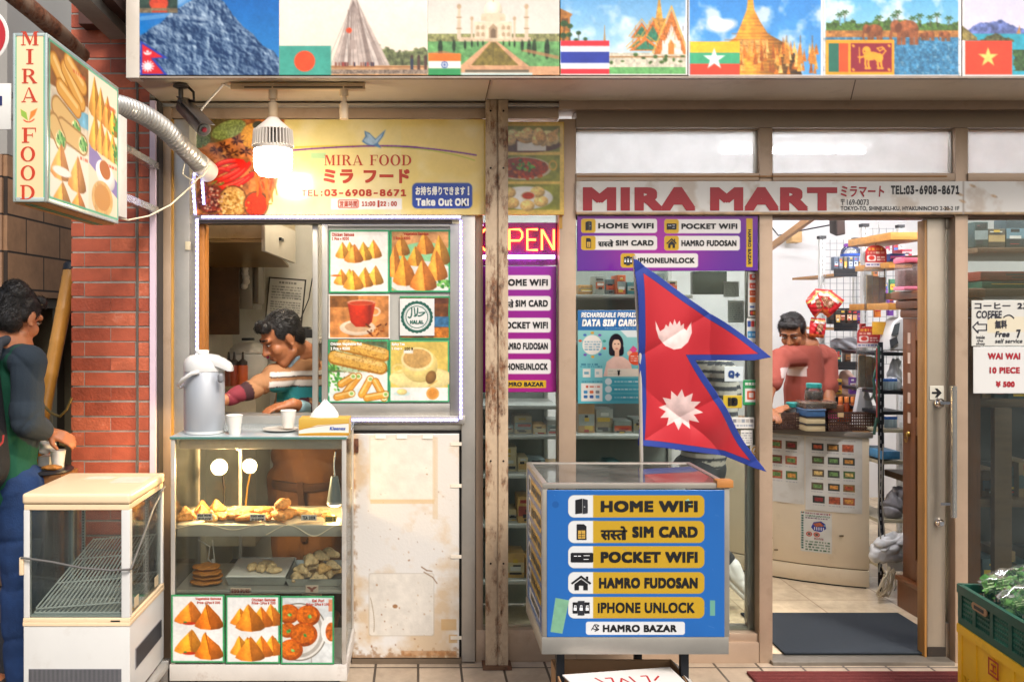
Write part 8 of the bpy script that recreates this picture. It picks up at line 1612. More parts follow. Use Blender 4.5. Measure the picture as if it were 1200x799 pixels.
# ---- crates with bagged greens
def crate(nm,lb,cat,M,L,Wd,H,mat,pat):
 t=thing(nm,lb,cat,M.translation)
 def pt(x,y,z):return M@Vector((x,y,z))
 def bb(name,x0,x1,y0,y1,z0,z1,bev=.003):m=MB();m.box(x0,x1,y0,y1,z0,z1,M);return obj(name,m,mat,t,bev)
 bb('crate_floor',.01,L-.01,.01,Wd-.01,0,.008)
 th=.012
 for name,a,b_,ax in(('side_panel',0,L,0),('side_panel',0,L,1),('end_panel',0,Wd,2),('end_panel',0,Wd,3)):
  m=MB()
  def q(u0,u1,z0,z1,d0=0,d1=th):
   if ax==0:m.box(u0,u1,d0,d1,z0,z1,M)
   elif ax==1:m.box(u0,u1,Wd-d1,Wd-d0,z0,z1,M)
   elif ax==2:m.box(d0,d1,u0,u1,z0,z1,M)
   else:m.box(L-d1,L-d0,u0,u1,z0,z1,M)
  q(a,b_,H-.035,H,-.008);q(a,b_,0,.03,-.002);q(a,a+.03,.0301,H-.0351,-.003);q(b_-.03,b_,.0301,H-.0351,-.003)
  n=max(2,int((b_-a)/.11))
  for i in range(1,n):u=a+(b_-a)*i/n;q(u-.012,u+.012,.0301,H-.0351,-.003)
  if pat=='grid':
   for k in range(1,5):z=.03+(H-.065)*k/5;q(a+.0301,b_-.0301,z-.004,z+.004,.001,.008)
   u=a+.035
   while u<b_-.035:q(u-.002,u+.002,.0301,H-.0351,.002,.007);u+=.014
  else:
   q(a+.0301,b_-.0301,H*.42,H-.0351,.001,.01);u=a+.03
   while u<b_-.04:
    for s in(1,-1):
     pass
    u+=.03
   k=int((b_-a)/.026)
   for i in range(k):
    u=a+.03+i*.026
    for s in(1,-1):
     c0=(u if s>0 else u+.05,.03);
     p0,p1=(c0[0],.03),(c0[0]+s*.05,H*.42)
     if not(a+.02<p1[0]<b_-.02 and a+.02<p0[0]<b_-.02):continue
     P0={0:(p0[0],.005,p0[1]),1:(p0[0],Wd-.005,p0[1]),2:(.005,p0[0],p0[1]),3:(L-.005,p0[0],p0[1])}[ax];P1={0:(p1[0],.005,p1[1]),1:(p1[0],Wd-.005,p1[1]),2:(.005,p1[0],p1[1]),3:(L-.005,p1[0],p1[1])}[ax]
     m.beam(pt(*P0),pt(*P1),.005,.007)
  obj(name,m,mat,t)
 return t
YC=pm('crate_yellow','#ffc524',.45,0,.08,5,dirt='#8a5f1c',damt=.4);GC=pm('crate_green','#16503f',.45,0,.15,8,dirt='#0c2a22',damt=.4)
My=Matrix.Translation((2.245,-.36,.006))@Matrix.Rotation(R(-90-6),4,'Z');My=Matrix.Translation((2.28,-.4,.006))@Matrix.Rotation(R(-96),4,'Z')
t=crate('yellow_crate','yellow plastic crate with lattice sides on the pavement at the right edge','crate',My,.52,.36,.35,YC,'lattice')
fr=Fr(My@Vector((0,0,.35)),(My.to_3x3()@Vector((1,0,0)))*.01,Vector((0,0,-.01)));m=MB();fr.N=(My.to_3x3()@Vector((0,-1,0)))
for a in((24,4.6,31,5.3),(24,10.6,31,11.3),(24,4.6,24.7,11.3),(30.3,4.6,31,11.3),(26,6.5,29,7.1),(27.2,6.5,27.8,9.6),(25.6,9,29.4,9.6)):m.prism(fr,rectp(*a),.008,.0095+random.random()*.0004)
obj('red_stamp',m,pm('stamp_red','#b5381c',.5),t)
MG=My@Matrix.Translation((0,.0,.352));t=crate('green_crate','dark green plastic crate of bagged greens stacked on the yellow crate','crate',MG,.5,.35,.165,GC,'grid')
fr=Fr(MG@Vector((0,0,.165)),(MG.to_3x3()@Vector((1,0,0)))*.01,Vector((0,0,-.01)));fr.N=(MG.to_3x3()@Vector((0,-1,0)))
pm_=pm('handle_tan','#a8805a',.5);m=MB();m.prism(fr,[(12,4.2),(13,3.4),(22,3.4),(23,4.2),(23,5.6),(22,6.4),(13,6.4),(12,5.6)],.006,.0098);obj('handle',m,pm_,t);m=MB();m.prism(fr,[(14,4.2),(21,4.2),(21,5.6),(14,5.6)],.0105,.0115);obj('handle_slot',m,BLACK,t)
LEAF=[pm('leaf_a','#4f8a3c',.5,0,.35,30),pm('leaf_b','#7ab05a',.5,0,.3,30),pm('leaf_c','#356b34',.5,0,.3,30),pm('leaf_d','#b5cf94',.5,0,.2,30)];FILM=glass('bag_film','#fbfdfb',0.4,.04,'#e6ece6',.12)
def greens(c,d,L,r,lb,sd):
 rg=random.Random(sd);t=thing('bag_of_greens',lb,'bag of greens',c,'bags of greens in the green crate');d=Vector(d).normalized();c=Vector(c);u=Vector((0,0,1));w=d.cross(u).normalized();u=w.cross(d)
 m=MB()
 for k in range(230):
  a=rg.uniform(0,1);th=rg.uniform(0,2*P);rr=r*.9*math.sqrt(rg.random())*math.sin(P*(.12+.8*a))**.6;q=c+d*(a*L)+(w*math.cos(th)+u*math.sin(th)*.75)*rr;e=(d*rg.uniform(-.3,1)+w*rg.uniform(-1,1)+u*rg.uniform(-.6,1)).normalized();s=rg.uniform(.016,.038);n_=e.cross(Vector((rg.uniform(-1,1),rg.uniform(-1,1),rg.uniform(-1,1)))).normalized();m.cm=rg.choice([0,0,0,1,1,2,2])
  m.add([q,q+e*s*.5+n_*s*.5,q+e*s*1.0,q+e*s*.5-n_*s*.5,q+e*s*.5+n_.cross(e)*s*.15],[(0,1,4),(1,2,4),(2,3,4),(3,0,4)])
 for k in range(26):a=rg.uniform(0,.35);th=rg.uniform(0,2*P);q=c+d*(a*L)+(w*math.cos(th)+u*math.sin(th)*.7)*r*.5*rg.random();m.cm=3;m.tube([q,q+d*L*.4+w*rg.uniform(-.01,.01)],.0025,5)
 obj('leaves',m,LEAF,t)
 m=MB();n=22;sg=26;vs=[]
 for i in range(n+1):
  a=i/n;rr=r*(math.sin(P*(.1+.84*a))**.55)+.004
  for k in range(sg):th=2*P*k/sg;x=rr*(1+.09*math.sin(th*5+a*13+sd)+.06*math.sin(th*9-a*21));vs.append(c+d*(a*L*1.06-.03*L)+w*math.cos(th)*x+u*math.sin(th)*x*.8)
 m.add(vs,[(i*sg+k,i*sg+(k+1)%sg,(i+1)*sg+(k+1)%sg,(i+1)*sg+k)for i in range(n)for k in range(sg)]);obj('clear_bag',m,FILM,t,0,80)
gx=MG.to_3x3()
for x,y,lb,sd in((.07,.09,'bag of leafy greens at the back of the green crate',1),(.16,.2,'bag of leafy greens in the middle of the green crate',2),(.26,.06,'bag of leafy greens nearest the crate handle',3),(.36,.14,'bag of leafy greens at the street end of the green crate',4)):greens(MG@Vector((x,y-.03,.165)),gx@Vector((.25,1,.36)),.25,.07,lb,sd)
# ---- leaning pole, table and snacks at the left
def pole():
 a,b=W(83,318,4.25),W(36,560,4.0);d=(a-b).normalized();t=thing('bamboo_pole','thick yellow bamboo-like pole with black cap leaning against the brick pier','pole',b);L=(a-b).length;q=d.to_track_quat('Z','Y').to_matrix()
 m=MB();pr=[(.028,-.5)]
 for k in range(7):z=L*k/6.3;pr+=[(.031+.005*(k/6),z),(.0325+.005*(k/6),z+.01),(.031+.005*(k/6),z+.02)]
 pr=[r for r in pr if r[1]<L]+[(.037,L)];m.lathe(b,pr,22,q);obj('shaft',m,pm('bamboo','#c58a3a',.35,0,.2,5,.05,40,dirt='#8a5a24',damt=.4),t)
 m=MB();m.lathe(b,[(.04,L+.001),(.041,L+.03),(.035,L+.04),(.012,L+.045)],22,q);obj('cap',m,BLACK,t);m=MB();m.tube([a+d*.04,a+d*.2],.008,8);obj('tip_rod',m,STEEL,t)
 m=MB();m.lathe(b,[(.047,L*.24),(.049,L*.25),(.047,L*.26)],20,q);obj('rope_tie',m,pm('rope','#7a5f34',.8),t)
pole()
def table():
 c=W(52,549,3.72);t=thing('round_table','small round dark topped wooden table between the customer and pier','table',(c.x,c.y,0));z=c.z
 m=MB();m.lathe((c.x,c.y,0),[(.115,z-.012),(.12,z-.008),(.12,z),(.113,z+.003)],40);obj('tabletop',m,pm('table_black','#23242a',.35),t);m=MB();m.box(c.x-.09,c.x+.11,c.y-.09,c.y+.09,z-.05,z-.0125);obj('apron',m,wood('table_wood','#8a5a30','#5a3819',.5,0),t)
 for x,y in((-.08,-.08),(.1,-.08),(-.08,.08),(.1,.08)):m=MB();m.box(c.x+x-.015,c.x+x+.015,c.y+y-.015,c.y+y+.015,0,z-.0505);obj('leg',m,MC['table_wood'],t)
 cup(Vector((W(68,0,3.72).x,c.y+.0,z+.0035)),'paper cup with a stirrer on the small dark table',.032,.075);puri((W(60,0,3.65).x,c.y-.06,z+.004),.042,.02,.012,.1,'brown pastry on the front of the small dark table',FRY[2],'fried_pastry','pastry',None)
 m=MB();m.ell(W(54,524,3.74),(.04,0,.01),(0,.03,0),(-.01,0,.03),8);o=organic('crumpled_tissue',m,pm('tissue_white','#efece6'),None,.005,1,None,.006,.016);tag(o,'crumpled white tissue in the hand of the customer','tissue');m=MB();m.box(W(44,0,3.74).x,W(58,0,3.74).x,c.y+.02,c.y+.09,z+.0035,z+.05);solo('napkin_box',m,pm('napkin_white','#d8d6d2',.6),'white napkin pack at the back of the small dark table','napkins',None,.006)
table()
m=MB();m.tube([W(52,476,4.02),W(60,484,3.98),W(70,488,3.95),W(78,480,3.93),W(84,466,3.93)],.006,8);m.tube([W(70,520,3.95),W(76,522,3.94),W(84,514,3.93)],.007,8);solo('chain',m,pm('chain_brass','#8a7440',.5,.5,.4,80),'brassy chain between the bamboo pole and the brick pier','chain')
def cone():
 c=W(72,480,6.2);t=thing('traffic_cone','dark blue traffic cone in the side street shade','cone',(c.x,c.y,0));m=MB();m.lathe((c.x,c.y,.03),[(.15,0),(.03,.72),(.025,.73)],24);obj('cone_body',m,pm('cone_blue','#25458a',.5),t);m=MB();m.box(c.x-.19,c.x+.19,c.y-.19,c.y+.19,0,.03);obj('base',m,BLACK,t,.006)
cone()
def van():
 t=thing('parked_car','white car tail seen in shade behind the bamboo pole','car',(-2.95,3.2,0));m=MB();c=W(50,440,6.6);m.box(c.x-1.6,c.x+.22,c.y-.0,c.y+3.6,.3,1.0);obj('car_body',m,pm('car_white','#b9bbbd',.3),t,.12,40,False,4);m=MB();m.box(c.x-1.5,c.x+.1,c.y+.3,c.y+2.9,1.002,1.5);obj('cabin',m,pm('car_glass','#2a3238',.1),t,.15,40,False,4)
 m=MB();m.box(c.x+.06,c.x+.16,c.y-.012,c.y-.001,.62,.85);obj('tail_light',m,pm('tail_dark','#3a3438',.2),t,.004);m=MB();m.box(c.x-1.5,c.x+.15,c.y-.06,c.y-.002,.3,.48);obj('bumper',m,pm('bumper','#a8aaac',.4),t,.02)
 for x in(c.x-.0,c.x-1.4):
  for y in(c.y+.6,c.y+2.8):m=MB();m.lathe((x,y,.3),[(.2,-.1),(.3,-.09),(.3,.09),(.2,.1)],28,Matrix.Rotation(R(90),3,'Y'));obj('wheel',m,BLACK,t)
van()
# ================================================================ PEOPLE
def unit(v):return Vector(v).normalized()
def head_parts(mb,c,f,neck,s=1.0,roll=0):
 f=unit(f);r=f.cross(Vector((0,0,1))).normalized();u=r.cross(f).normalized();c=Vector(c);e=lambda a,b,d:c+(f*a+r*b+u*d)*s
 mb.ell(e(-.012,0,.028),r*.074*s,f*.094*s,u*.088*s);mb.ell(e(.02,0,-.035),r*.06*s,f*.07*s,u*.08*s);mb.cap(e(.052,-.016,-.098),e(.052,.016,-.098),.025*s);mb.cap(e(.0,-.05,-.07),e(.05,-.02,-.1),.022*s);mb.cap(e(.0,.05,-.07),e(.05,.02,-.1),.022*s)
 mb.cap(e(.084,0,.014),e(.106,0,-.024),.009*s,.0135*s);mb.sph(e(.094,.011,-.028),.009*s);mb.sph(e(.094,-.011,-.028),.009*s);mb.cap(e(.074,-.038,.03),e(.074,.038,.03),.014*s);mb.ell(e(.055,.038,-.028),f*.028*s,r*.022*s,u*.028*s);mb.ell(e(.055,-.038,-.028),f*.028*s,r*.022*s,u*.028*s)
 mb.cap(e(.083,-.018,-.056),e(.083,.018,-.056),.0085*s);mb.cap(e(.08,-.015,-.067),e(.08,.015,-.067),.009*s)
 for q in(-1,1):mb.ell(e(-.008,q*.076,-.006),f*.019*s+u*.004*s,r*.009*s,u*.033*s,8);mb.sph(e(-.004,q*.08,-.034),.009*s,6)
 mb.cap(e(-.025,0,-.05),neck,.053*s,.058*s);return f,r,u,e
def face_bits(t,e,s,beard=False):
 m1,m2,m3,m4=MB(),MB(),MB(),MB();D=e(1,0,0)-e(0,0,0);f=D.normalized();r=(e(0,1,0)-e(0,0,0)).normalized();u=(e(0,0,1)-e(0,0,0)).normalized()
 for q in(-1,1):
  m1=MB();m1.ell(e(.079,q*.031,.008),f*.0075*s,r*.012*s,u*.0045*s,8);o=obj('eye',m1,pm('eye_white','#c9bdb0',.2),t);m2=MB();m2.sph(e(.0845,q*.03,.0068),.0042*s,6);obj('iris',m2,pm('iris','#1c130e',.1),o)
  m3=MB();m3.cap(e(.083,q*.016,.0125),e(.077,q*.046,.0105),.0036*s);obj('eyelid',m3,pm('lid','#6a4530',.5),t);m4=MB();m4.cap(e(.089,q*.014,.036),e(.079,q*.05,.036),.0052*s,.003*s);obj('eyebrow',m4,pm('brow','#17110e',.8),t)
 m=MB();m.cap(e(.0905,-.021,-.0615),e(.0905,.021,-.0615),.0022*s);obj('mouth_line',m,pm('mouth','#5a2c22',.5),t)
def hand(mb,w,d,n,L=.175,curl=.5,s=1.0,side=1):
 """palm and five fingers from wrist w along d; n is the back of the hand; curl bends the fingers away from n"""
 w,d,n=Vector(w),unit(d),Vector(n);n=(n-d*n.dot(d)).normalized();x=d.cross(n)*side;k=L/.19
 mb.cap(w,w+d*.03*k,.025*k);
 for j in(-1.2,-.4,.4,1.2):mb.cap(w+d*.025*k+x*.011*j*k,w+d*.085*k+x*.017*j*k,.015*k,.0125*k)
 for j,ln,rr in((-1.25,.068,.0088),(-.42,.08,.0092),(.42,.074,.009),(1.25,.058,.0078)):
  p=w+d*.09*k+x*.0185*j*k;v=(d+x*.06*j).normalized();a=curl
  for q,seg in enumerate((.45,.32,.23)):
   v2=(v*math.cos(a*(q+1)*.75)-n*math.sin(a*(q+1)*.75)).normalized();p2=p+v2*ln*seg*k;mb.cap(p,p2,rr*k*(1-.08*q),rr*k*(1-.08*(q+1)),4);p=p2
 p=w+d*.03*k-x*.024*k;v=(d*.7-x*.75-n*.25).normalized();p2=p+v*.035*k;mb.cap(p,p2,.0125*k,.011*k);v=(d*.95-x*.35-n*.35).normalized();mb.cap(p2,p2+v*.03*k,.0105*k,.0085*k)
SKIN=lambda nm,c:pm(nm,c,.5,0,.12,14,.04,220,trans=.12)
HAIR=pm('black_hair','#1a1513',.5,0,.4,30,.5,260,stretch=(1,1,.3))
def hairdo(t,e,f,r,u,s,extra=()):
 m=MB();m.ell(e(-.024,0,.04),r*.0775*s,f*.0925*s,u*.0835*s);m.ell(e(-.058,0,-.005),r*.067*s,f*.05*s,u*.072*s)
 for q in(-1,1):m.ell(e(-.012,q*.064,.035),f*.05*s,r*.018*s,u*.045*s)
 m.cap(e(.055,-.04,.088),e(.055,.04,.088),.024*s)
 for a in extra:m.sph(e(*a[:3]),a[3]*s)
 o=organic('hair',m,HAIR,t,.005,3,None,.0006,.011);me=o.data;rg=random.Random(int(abs(e(0,0,0).x)*1000));m=MB();n=len(me.vertices);fw=(e(1,0,0)-e(0,0,0)).normalized();up=(e(0,0,1)-e(0,0,0)).normalized()
 for k in range(2600):
  v=me.vertices[rg.randrange(n)];nn=Vector(v.normal);d=(-fw*.5-up*.35+Vector((rg.uniform(-.25,.25),rg.uniform(-.25,.25),rg.uniform(-.25,.25))));d=(d-nn*d.dot(nn)).normalized();L=rg.uniform(.012,.026)*s;p=Vector(v.co)
  m.tube([p-nn*.002,p+d*L*.5+nn*.003,p+d*L+nn*rg.uniform(.0,.004)],.001,3,[.0012,.001,.0003])
 obj('hair_strands',m,HAIR,o);return o
# ---- server in the booth
def server():
 D=4.6;t=thing('person','man in tan striped polo shirt leaning over the snack window counter','person',W(360,0,D)*1.0);WL[t]=t.location.copy()
 h=W(330,396,4.3);neck=W(351,420,4.42);m=MB();f,r,u,e=head_parts(m,h,(-.74,-.42,-.5),neck,1.1)
 shR,shL=W(321,443,4.3),W(390,438,4.6);elR=W(293,457,4.2);wrR=W(263,469,4.1);elL=W(372,484,4.42);wrL=W(343,473,4.2)
 chest,pel=W(356,472,4.48),W(362,556,4.5);
 m.cap(neck,chest,.1,.13);m.cap(chest,pel,.14,.13);m.cap(shR,shL,.065);m.cap(shR,elR,.05,.042);m.cap(elR,wrR,.04,.028);m.cap(shL,elL,.05,.042);m.cap(elL,wrL,.04,.029);hand(m,wrR,(-.8,-.3,-.5),(-.2,-.6,.8),.17,.4,1,1);hand(m,wrL,(-.88,-.4,-.14),(-.1,-.3,.95),.185,.32,1,-1)
 hipR,hipL=pel+Vector((-.1,0,-.03)),pel+Vector((.1,.02,-.03));fR,fL=Vector((hipR.x,hipR.y-.02,.09)),Vector((hipL.x+.03,hipL.y+.05,.09))
 for a,b in((hipR,fR),(hipL,fL)):k=a.lerp(b,.5)+Vector((0,-.03,0));m.cap(a,k,.075,.055);m.cap(k,b,.052,.035);m.cap(b,b+Vector((0,-.14,-.045)),.035,.028)
 organic('body',m,SKIN('skin_a','#a5663f'),t,.0046,6)
 face_bits(t,e,1.1);hairdo(t,e,f,r,u,1.1)
 m=MB();m.cap(neck+Vector((0,0,-.045)),chest,.112,.145);m.cap(chest,pel+Vector((0,0,.17)),.158,.14);m.cap(shR,shL,.076);m.cap(shR,elR,.064,.052);m.cap(elR,wrR.lerp(elR,.2),.052,.038);m.cap(shL,elL,.068,.058);m.cap(elL,wrL.lerp(elL,.28),.056,.042)
 x_arm=W(317,0,4.25).x;wr,wl=np.array(wrR),np.array(wrL);ell_=np.array(elL)
 def colf(p):
  c=np.tile(np.array(lin('#a8774f')),(len(p),1));z=p[:,2]+.25*(p[:,0]-chest.x)*0;tor=p[:,0]>x_arm
  zz_=lambda y:W(0,y,4.3).z
  def band(a,b,col):k=tor&(z<zz_(a))&(z>zz_(b));c[k]=lin(col)
  band(435,440,'#d8d0c6');band(440,441.5,'#3a2a28');band(446,452,'#d8d0c6');band(452,453.5,'#3a2a28');band(453.5,474,'#2f8f94');band(474,478,'#d8d0c6');band(478,600,'#a8774f')
  d=np.linalg.norm(p-wr,axis=1);c[(d<.15)]=lin('#3a1a1e');c[d<.105]=lin('#7a2430');t_=np.clip(((p-ell_)@(wl-ell_))/((wl-ell_)@(wl-ell_)),0,1);arm=np.linalg.norm(p-ell_-t_[:,None]*(wl-ell_),axis=1)<.062;c[arm]=lin('#a8774f');c[arm&(t_>.42)]=lin('#4a1c26');c[arm&(t_>.56)]=lin('#8fb0b8');return c
 organic('polo_shirt',m,attr('shirt_cloth',.85,.15,130),t,.0075,3,colf,.006,.055,1)
 m=MB();
 for q in(-1,1):m.cap(neck+r*.05*q+Vector((-.02,-.05,.012)),neck+r*.02*q+Vector((-.06,-.09,-.05)),.014,.01)
 m.cap(neck+r*.05+Vector((-.02,-.05,.012)),neck+Vector((.06,.04,.03)),.014);organic('collar',m,pm('collar_blue','#9fb6c4',.8),t,.006,2)
 m=MB();m.cap(pel+Vector((-.05,0,.1)),pel+Vector((.05,0,.1)),.15);m.cap(pel+Vector((-.02,-.03,.16)),pel+Vector((.02,-.03,.02)),.15,.16)
 for a,b in((hipR,fR),(hipL,fL)):k=a.lerp(b,.5)+Vector((0,-.03,0));m.cap(a,k,.125,.09);m.cap(k,b+Vector((0,0,.02)),.088,.07)
 m.cap(pel+Vector((-.05,-.04,-.1)),pel+Vector((-.03,-.06,-.45)),.14,.15);m.cap(pel+Vector((.06,-.04,-.1)),pel+Vector((.05,-.06,-.45)),.14,.15);organic('brown_apron',m,pm('apron_brown','#7a5230',.85,0,.2,5,.2,60),t,.011,4,None,.008,.08,1)
 m=MB();m.lathe(pel+Vector((0,-.03,-.03)),[(.168,-.02),(.172,-.01),(.172,.01),(.168,.02)],32,Matrix.Diagonal((1.12,1.02,1)).to_3x3());m.beam(pel+Vector((-.02,-.205,.0)),pel+Vector((.0,-.205,-.3)),.03,.006);obj('apron_tie',m,pm('tie_brown','#4f331e',.9),t)
 m=MB();m.sph(e(.085,.055,-.052),.009);m.sph(e(.075,.06,-.035),.008);obj('pink_earpiece',m,pm('pink_ear','#c93a6a',.4),t)
server()
# ---- shopkeeper
def keeper():
 D=5.7;t=thing('person','man in salmon T-shirt with white chest stripe behind the shop counter','person',W(942,0,D));h=W(928.5,389,D);neck=W(944,405,5.76);m=MB();f,r,u,e=head_parts(m,h,(-.5,-.66,-.52),neck,1.02)
 shR,shL=W(914,420,5.62),W(969,418,5.86);elR,elL=W(899,462,5.5),W(971,474,5.66);wrR,wrL=W(899,478,5.28),W(925,477,5.3);chest,pel=W(944,455,5.8),W(950,545,5.85)
 m.cap(neck,chest,.085,.12);m.cap(chest,pel,.125,.125);m.cap(shR,shL,.055);
 for a,b,c in((shR,elR,wrR),(shL,elL,wrL)):m.cap(a,b,.048,.042);m.cap(b,c,.041,.028)
 hand(m,wrR,(.1,-.9,-.3),(0,.2,1),.18,.4,1,1);hand(m,wrL,(-.8,-.5,-.1),(0,-.1,1),.18,.4,1,-1)
 for q in(-1,1):a=pel+Vector((.1*q,0,-.03));b=Vector((a.x,a.y,.1));m.cap(a,a.lerp(b,.5),.08,.06);m.cap(a.lerp(b,.5),b,.055,.04);m.cap(b,b+Vector((0,-.15,-.045)),.035,.03)
 organic('body',m,SKIN('skin_b','#a0653f'),t,.0046,6);face_bits(t,e,1.02);hairdo(t,e,f,r,u,1.02,((.03,.0,.1,.03),(.0,.03,.105,.03)))
 m=MB();m.cap(neck+Vector((0,0,-.05)),chest,.1,.138);m.cap(neck+Vector((0,0,-.035)),shR.lerp(neck,.25),.06,.07);m.cap(neck+Vector((0,0,-.035)),shL.lerp(neck,.25),.06,.07);m.cap(chest,pel,.142,.145);m.cap(shR,shL,.072);m.cap(shR,shR.lerp(elR,.66),.068,.068);m.cap(shL,shL.lerp(elL,.62),.068,.07)
 def colf(p):
  c=np.tile(np.array(lin('#96483a')),(len(p),1));z0,z1=W(0,441,5.62).z,W(0,430,5.62).z;k=(p[:,2]>z0)&(p[:,2]<z1)&(p[:,0]>W(906,0,5.62).x)&(p[:,0]<W(950,0,5.62).x)&(p[:,1]<1.8);c[k]=lin('#d8c4ba');return c
 organic('t_shirt',m,attr('tee_cloth',.9,.12,130),t,.0075,4,colf,.0022,.05,1)
 m=MB();m.cap(pel+Vector((-.06,0,0)),pel+Vector((.06,0,0)),.15)
 for q in(-1,1):a=pel+Vector((.1*q,0,-.03));m.cap(a,Vector((a.x,a.y,.12)),.1,.07)
 organic('trousers',m,pm('dark_trousers','#2a2a30',.85),t,.014,4)
keeper()
# ---- customer at the left
def customer():
 D=3.65;t=thing('person','man in green raglan top and jeans seen from behind at the small table','person',W(10,0,D));h=W(20,372,D);neck=W(10,408,3.62);m=MB();f,r,u,e=head_parts(m,h,(.26,.92,-.42),neck,1.1)
 shR,shL=W(34,424,3.5),W(-22,418,3.85);elR,elL=W(31,494,3.48),W(-20,500,3.9);wrR,wrL=W(53,505,3.66),W(30,512,3.95);chest,pel=W(3,452,3.64),W(-1,566,3.62)
 m.cap(neck,chest,.1,.14);m.cap(chest,pel,.14,.14);m.cap(shR,shL,.05)
 for a,b,c in((shR,elR,wrR),(shL,elL,wrL)):m.cap(a,b,.046,.042);m.cap(b,c,.044,.03)
 hand(m,wrR,(.8,.25,-.32),(.2,-.75,.6),.175,.5,1,-1);hand(m,wrL,(.85,-.2,-.3),(0,0,1),.17,.5,1,1)
 legs=[]
 for q,dx in((-1,-.1),(1,.09)):a=pel+Vector((dx,-.01*q,-.04));b=Vector((a.x+.01*q,a.y+.02,.1));legs.append((a,b));m.cap(a,a.lerp(b,.5),.085,.06);m.cap(a.lerp(b,.5),b,.058,.04);m.cap(b,b+Vector((.12,.09,-.06)),.038,.032)
 organic('body',m,SKIN('skin_c','#b06e48'),t,.0046,6);face_bits(t,e,1.1);hairdo(t,e,f,r,u,1.1,((-.07,0,-.035,.05),(-.06,.03,-.04,.045),(-.03,.05,.0,.03),(-.02,-.03,.1,.05),(-.06,.02,.07,.055)))
 m=MB();m.cap(neck+Vector((0,0,-.06)),chest,.12,.165);m.cap(chest,pel+Vector((0,0,-.0)),.165,.15);m.cap(shR,shL,.072);m.cap(shR,elR,.07,.06);m.cap(elR,wrR.lerp(elR,.22),.062,.05);m.cap(shL,elL,.08,.066);m.cap(elL,wrL.lerp(elL,.3),.064,.05);m.cap(elR.lerp(shR,.16),elR.lerp(shR,.22),.07,.07)
 S,E_,Wr=map(np.array,(shR,elR,wrR));S2,E2,W2=map(np.array,(shL,elL,wrL));nk=np.array(neck)
 def dseg(p,a,b):t_=np.clip(((p-a)@(b-a))/((b-a)@(b-a)),0,1);return np.linalg.norm(p-a-t_[:,None]*(b-a),axis=1)
 ch,pl=np.array(chest),np.array(pel)
 def colf(p):
  c=np.tile(np.array(lin('#14553f')),(len(p),1));k=(np.minimum(dseg(p,S,E_),dseg(p,E_,Wr))*1.0<dseg(p,nk,pl)*.55)|(np.minimum(dseg(p,S2,E2),dseg(p,E2,W2))<dseg(p,nk,pl)*.55);c[k]=lin('#2f3a44');c[(np.linalg.norm(p-nk,axis=1)<.125)&(p[:,2]>nk[2]-.06)]=lin('#2f3a44');return c
 organic('raglan_top',m,attr('raglan_cloth',.9,.15,120),t,.0065,3,colf,.006,.05,1)
 m=MB();m.cap(pel+Vector((-.06,0,-.02)),pel+Vector((.06,0,-.02)),.132)
 for a,b in legs:m.cap(a,a.lerp(b,.5),.108,.085);m.cap(a.lerp(b,.5),b+Vector((0,0,.02)),.09,.075)
 organic('jeans',m,pm('denim','#1f3a66',.9,0,.3,12,.25,140,dirt='#3f5f8f',damt=.4),t,.009,3,None,.008,.07,1)
 m=MB()
 for a,b in legs:m.cap(b+Vector((-.02,-.02,-.05)),b+Vector((.15,.11,-.055)),.048,.042)
 organic('shoes',m,pm('shoe_dark','#2a2624',.6),t,.012,3)
 bp=thing('backpack','black backpack with red seam worn by the customer in green','backpack',W(-30,470,3.4));m=MB();m.cap(W(-38,440,3.42),W(-32,545,3.42),.12,.14);organic('pack_body',m,pm('pack_black','#1e2024',.8,0,.2,20,.2,100),bp,.012,4);m=MB();st=[W(-8,470,3.44),W(-8,425,3.44),W(-2,402,3.49),W(10,398,3.56),W(24,404,3.6),W(30,416,3.66)];
 for a,b in zip(st[:-1],st[1:]):m.cap(a,b,.022)
 organic('strap',m,pm('strap_black','#3a3f47',.8),bp,.007,3);m=MB();m.tube([W(-6,528,3.3),W(3,518,3.34),W(4,510,3.36)],.004,6);obj('red_seam',m,pm('seam_red','#a82a24',.6),bp)
customer()
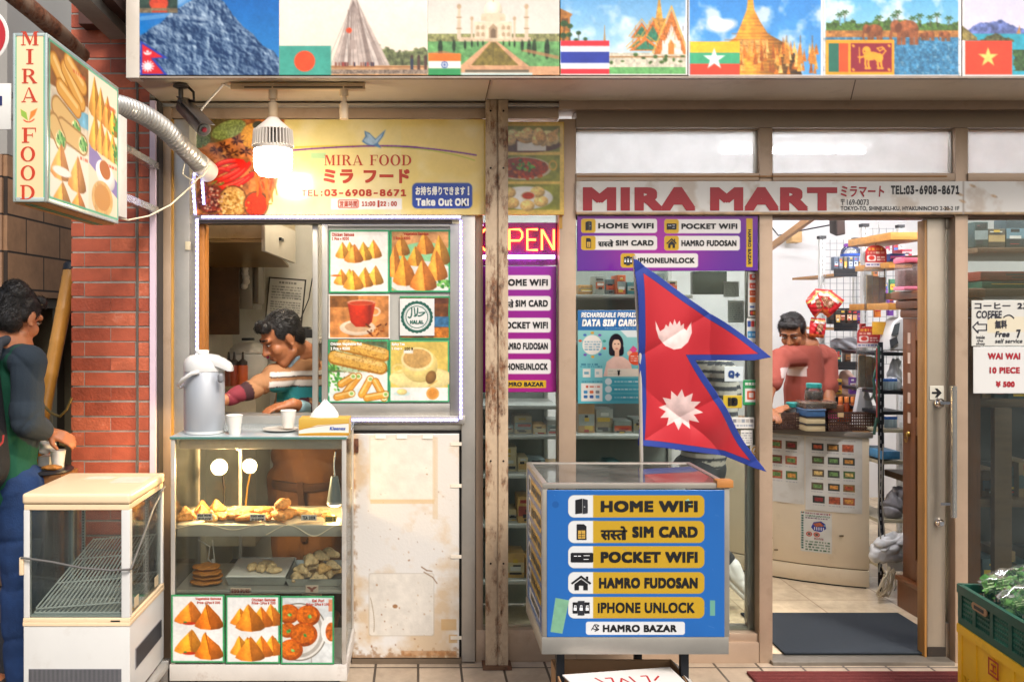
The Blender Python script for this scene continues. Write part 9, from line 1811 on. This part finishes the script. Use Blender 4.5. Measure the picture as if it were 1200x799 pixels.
# ---- person mostly hidden behind the flag
def hidden():
 D=4.85;t=thing('person','person in striped shirt and white sneakers almost hidden behind the flag','person',W(835,0,D));h=W(808,392,4.8);neck=W(822,415,4.85);m=MB();f,r,u,e=head_parts(m,h,(-.7,.6,-.4),neck,1.0)
 shA,shB=W(848,436,4.75),W(812,436,5.05);elA,wrA=W(852,490,4.72),W(820,500,4.65);elB,wrB=W(800,480,5.1),W(780,490,4.95);chest,pel=W(838,460,4.9),W(822,545,4.95)
 m.cap(neck,chest,.09,.12);m.cap(chest,pel,.13,.125);m.cap(shA,shB,.06)
 for a,b,c in((shA,elA,wrA),(shB,elB,wrB)):m.cap(a,b,.048,.04);m.cap(b,c,.04,.028)
 hand(m,wrA,(-.9,-.1,-.3),(0,-.3,1),.17,.5);hand(m,wrB,(-.9,-.2,-.3),(0,0,1),.17,.5)
 k1,a1=W(822,622,4.82),W(822,692,4.85);k2,a2=W(822,632,4.6),W(851,655,4.72);hA,hB=pel+Vector((-.06,.05,-.03)),pel+Vector((-.03,-.06,-.03))
 for a,k,b in((hA,k1,a1),(hB,k2,a2)):m.cap(a,k,.075,.055);m.cap(k,b,.052,.034)
 organic('body',m,SKIN('skin_a','#a5663f'),t,.008,4);hairdo(t,e,f,r,u,1.0)
 m=MB();m.cap(neck+Vector((0,0,-.06)),chest,.105,.14);m.cap(chest,pel,.145,.125);m.cap(shA,shB,.075);m.cap(shA,elA,.066,.06);m.cap(shB,elB,.066,.06)
 def colf(p):c=np.tile(np.array(lin('#b8b2a6')),(len(p),1));c[((p[:,2]/.046)%1)<.46]=lin('#34363a');return c
 organic('striped_shirt',m,attr('stripe_cloth',.9),t,.008,4,colf)
 m=MB();m.cap(pel+Vector((-.03,0,-.02)),pel+Vector((.02,0,-.02)),.12)
 for a,k,b in((hA,k1,a1),(hB,k2,a2)):m.cap(a,k,.095,.075);m.cap(k,b,.07,.05)
 organic('trousers',m,pm('black_trousers','#1f2024',.9),t,.011,3)
 def shoe(b,d,up):
  d,up=unit(d),unit(up);m=MB();m.cap(b-d*.05-up*.03,b+d*.14-up*.05,.042,.034);m.cap(b,b+d*.06-up*.03,.042,.04);x=d.cross(up)
  o=organic('sneaker',m,pm('sneaker_white','#d2cdc6',.6,0,.06),t,.006,3);m=MB();m.cap(b-d*.07-up*.07+x*0,b+d*.16-up*.085,.024,.02);organic('sole',m,pm('sole_white','#e0dcd6',.5),o,.006,2);m=MB();m.tube([b+x*s_*.045+d*(.02+.0*i)-up*(.0+.02*i)for s_ in(-1,1)for i in range(3)][0:3],.006,6);m.tube([b-x*.047+d*.02-up*0,b-x*.046+d*.04-up*.03,b-x*.04+d*.07-up*.06],.007,6);obj('orange_stripe',m,pm('shoe_orange','#c2622c',.6),o)
 shoe(a2+Vector((.03,-.02,-.03)),(.62,-.15,-.55),(.6,-.1,.62));shoe(a1,(-.7,.5,0),(0,0,1))
hidden()
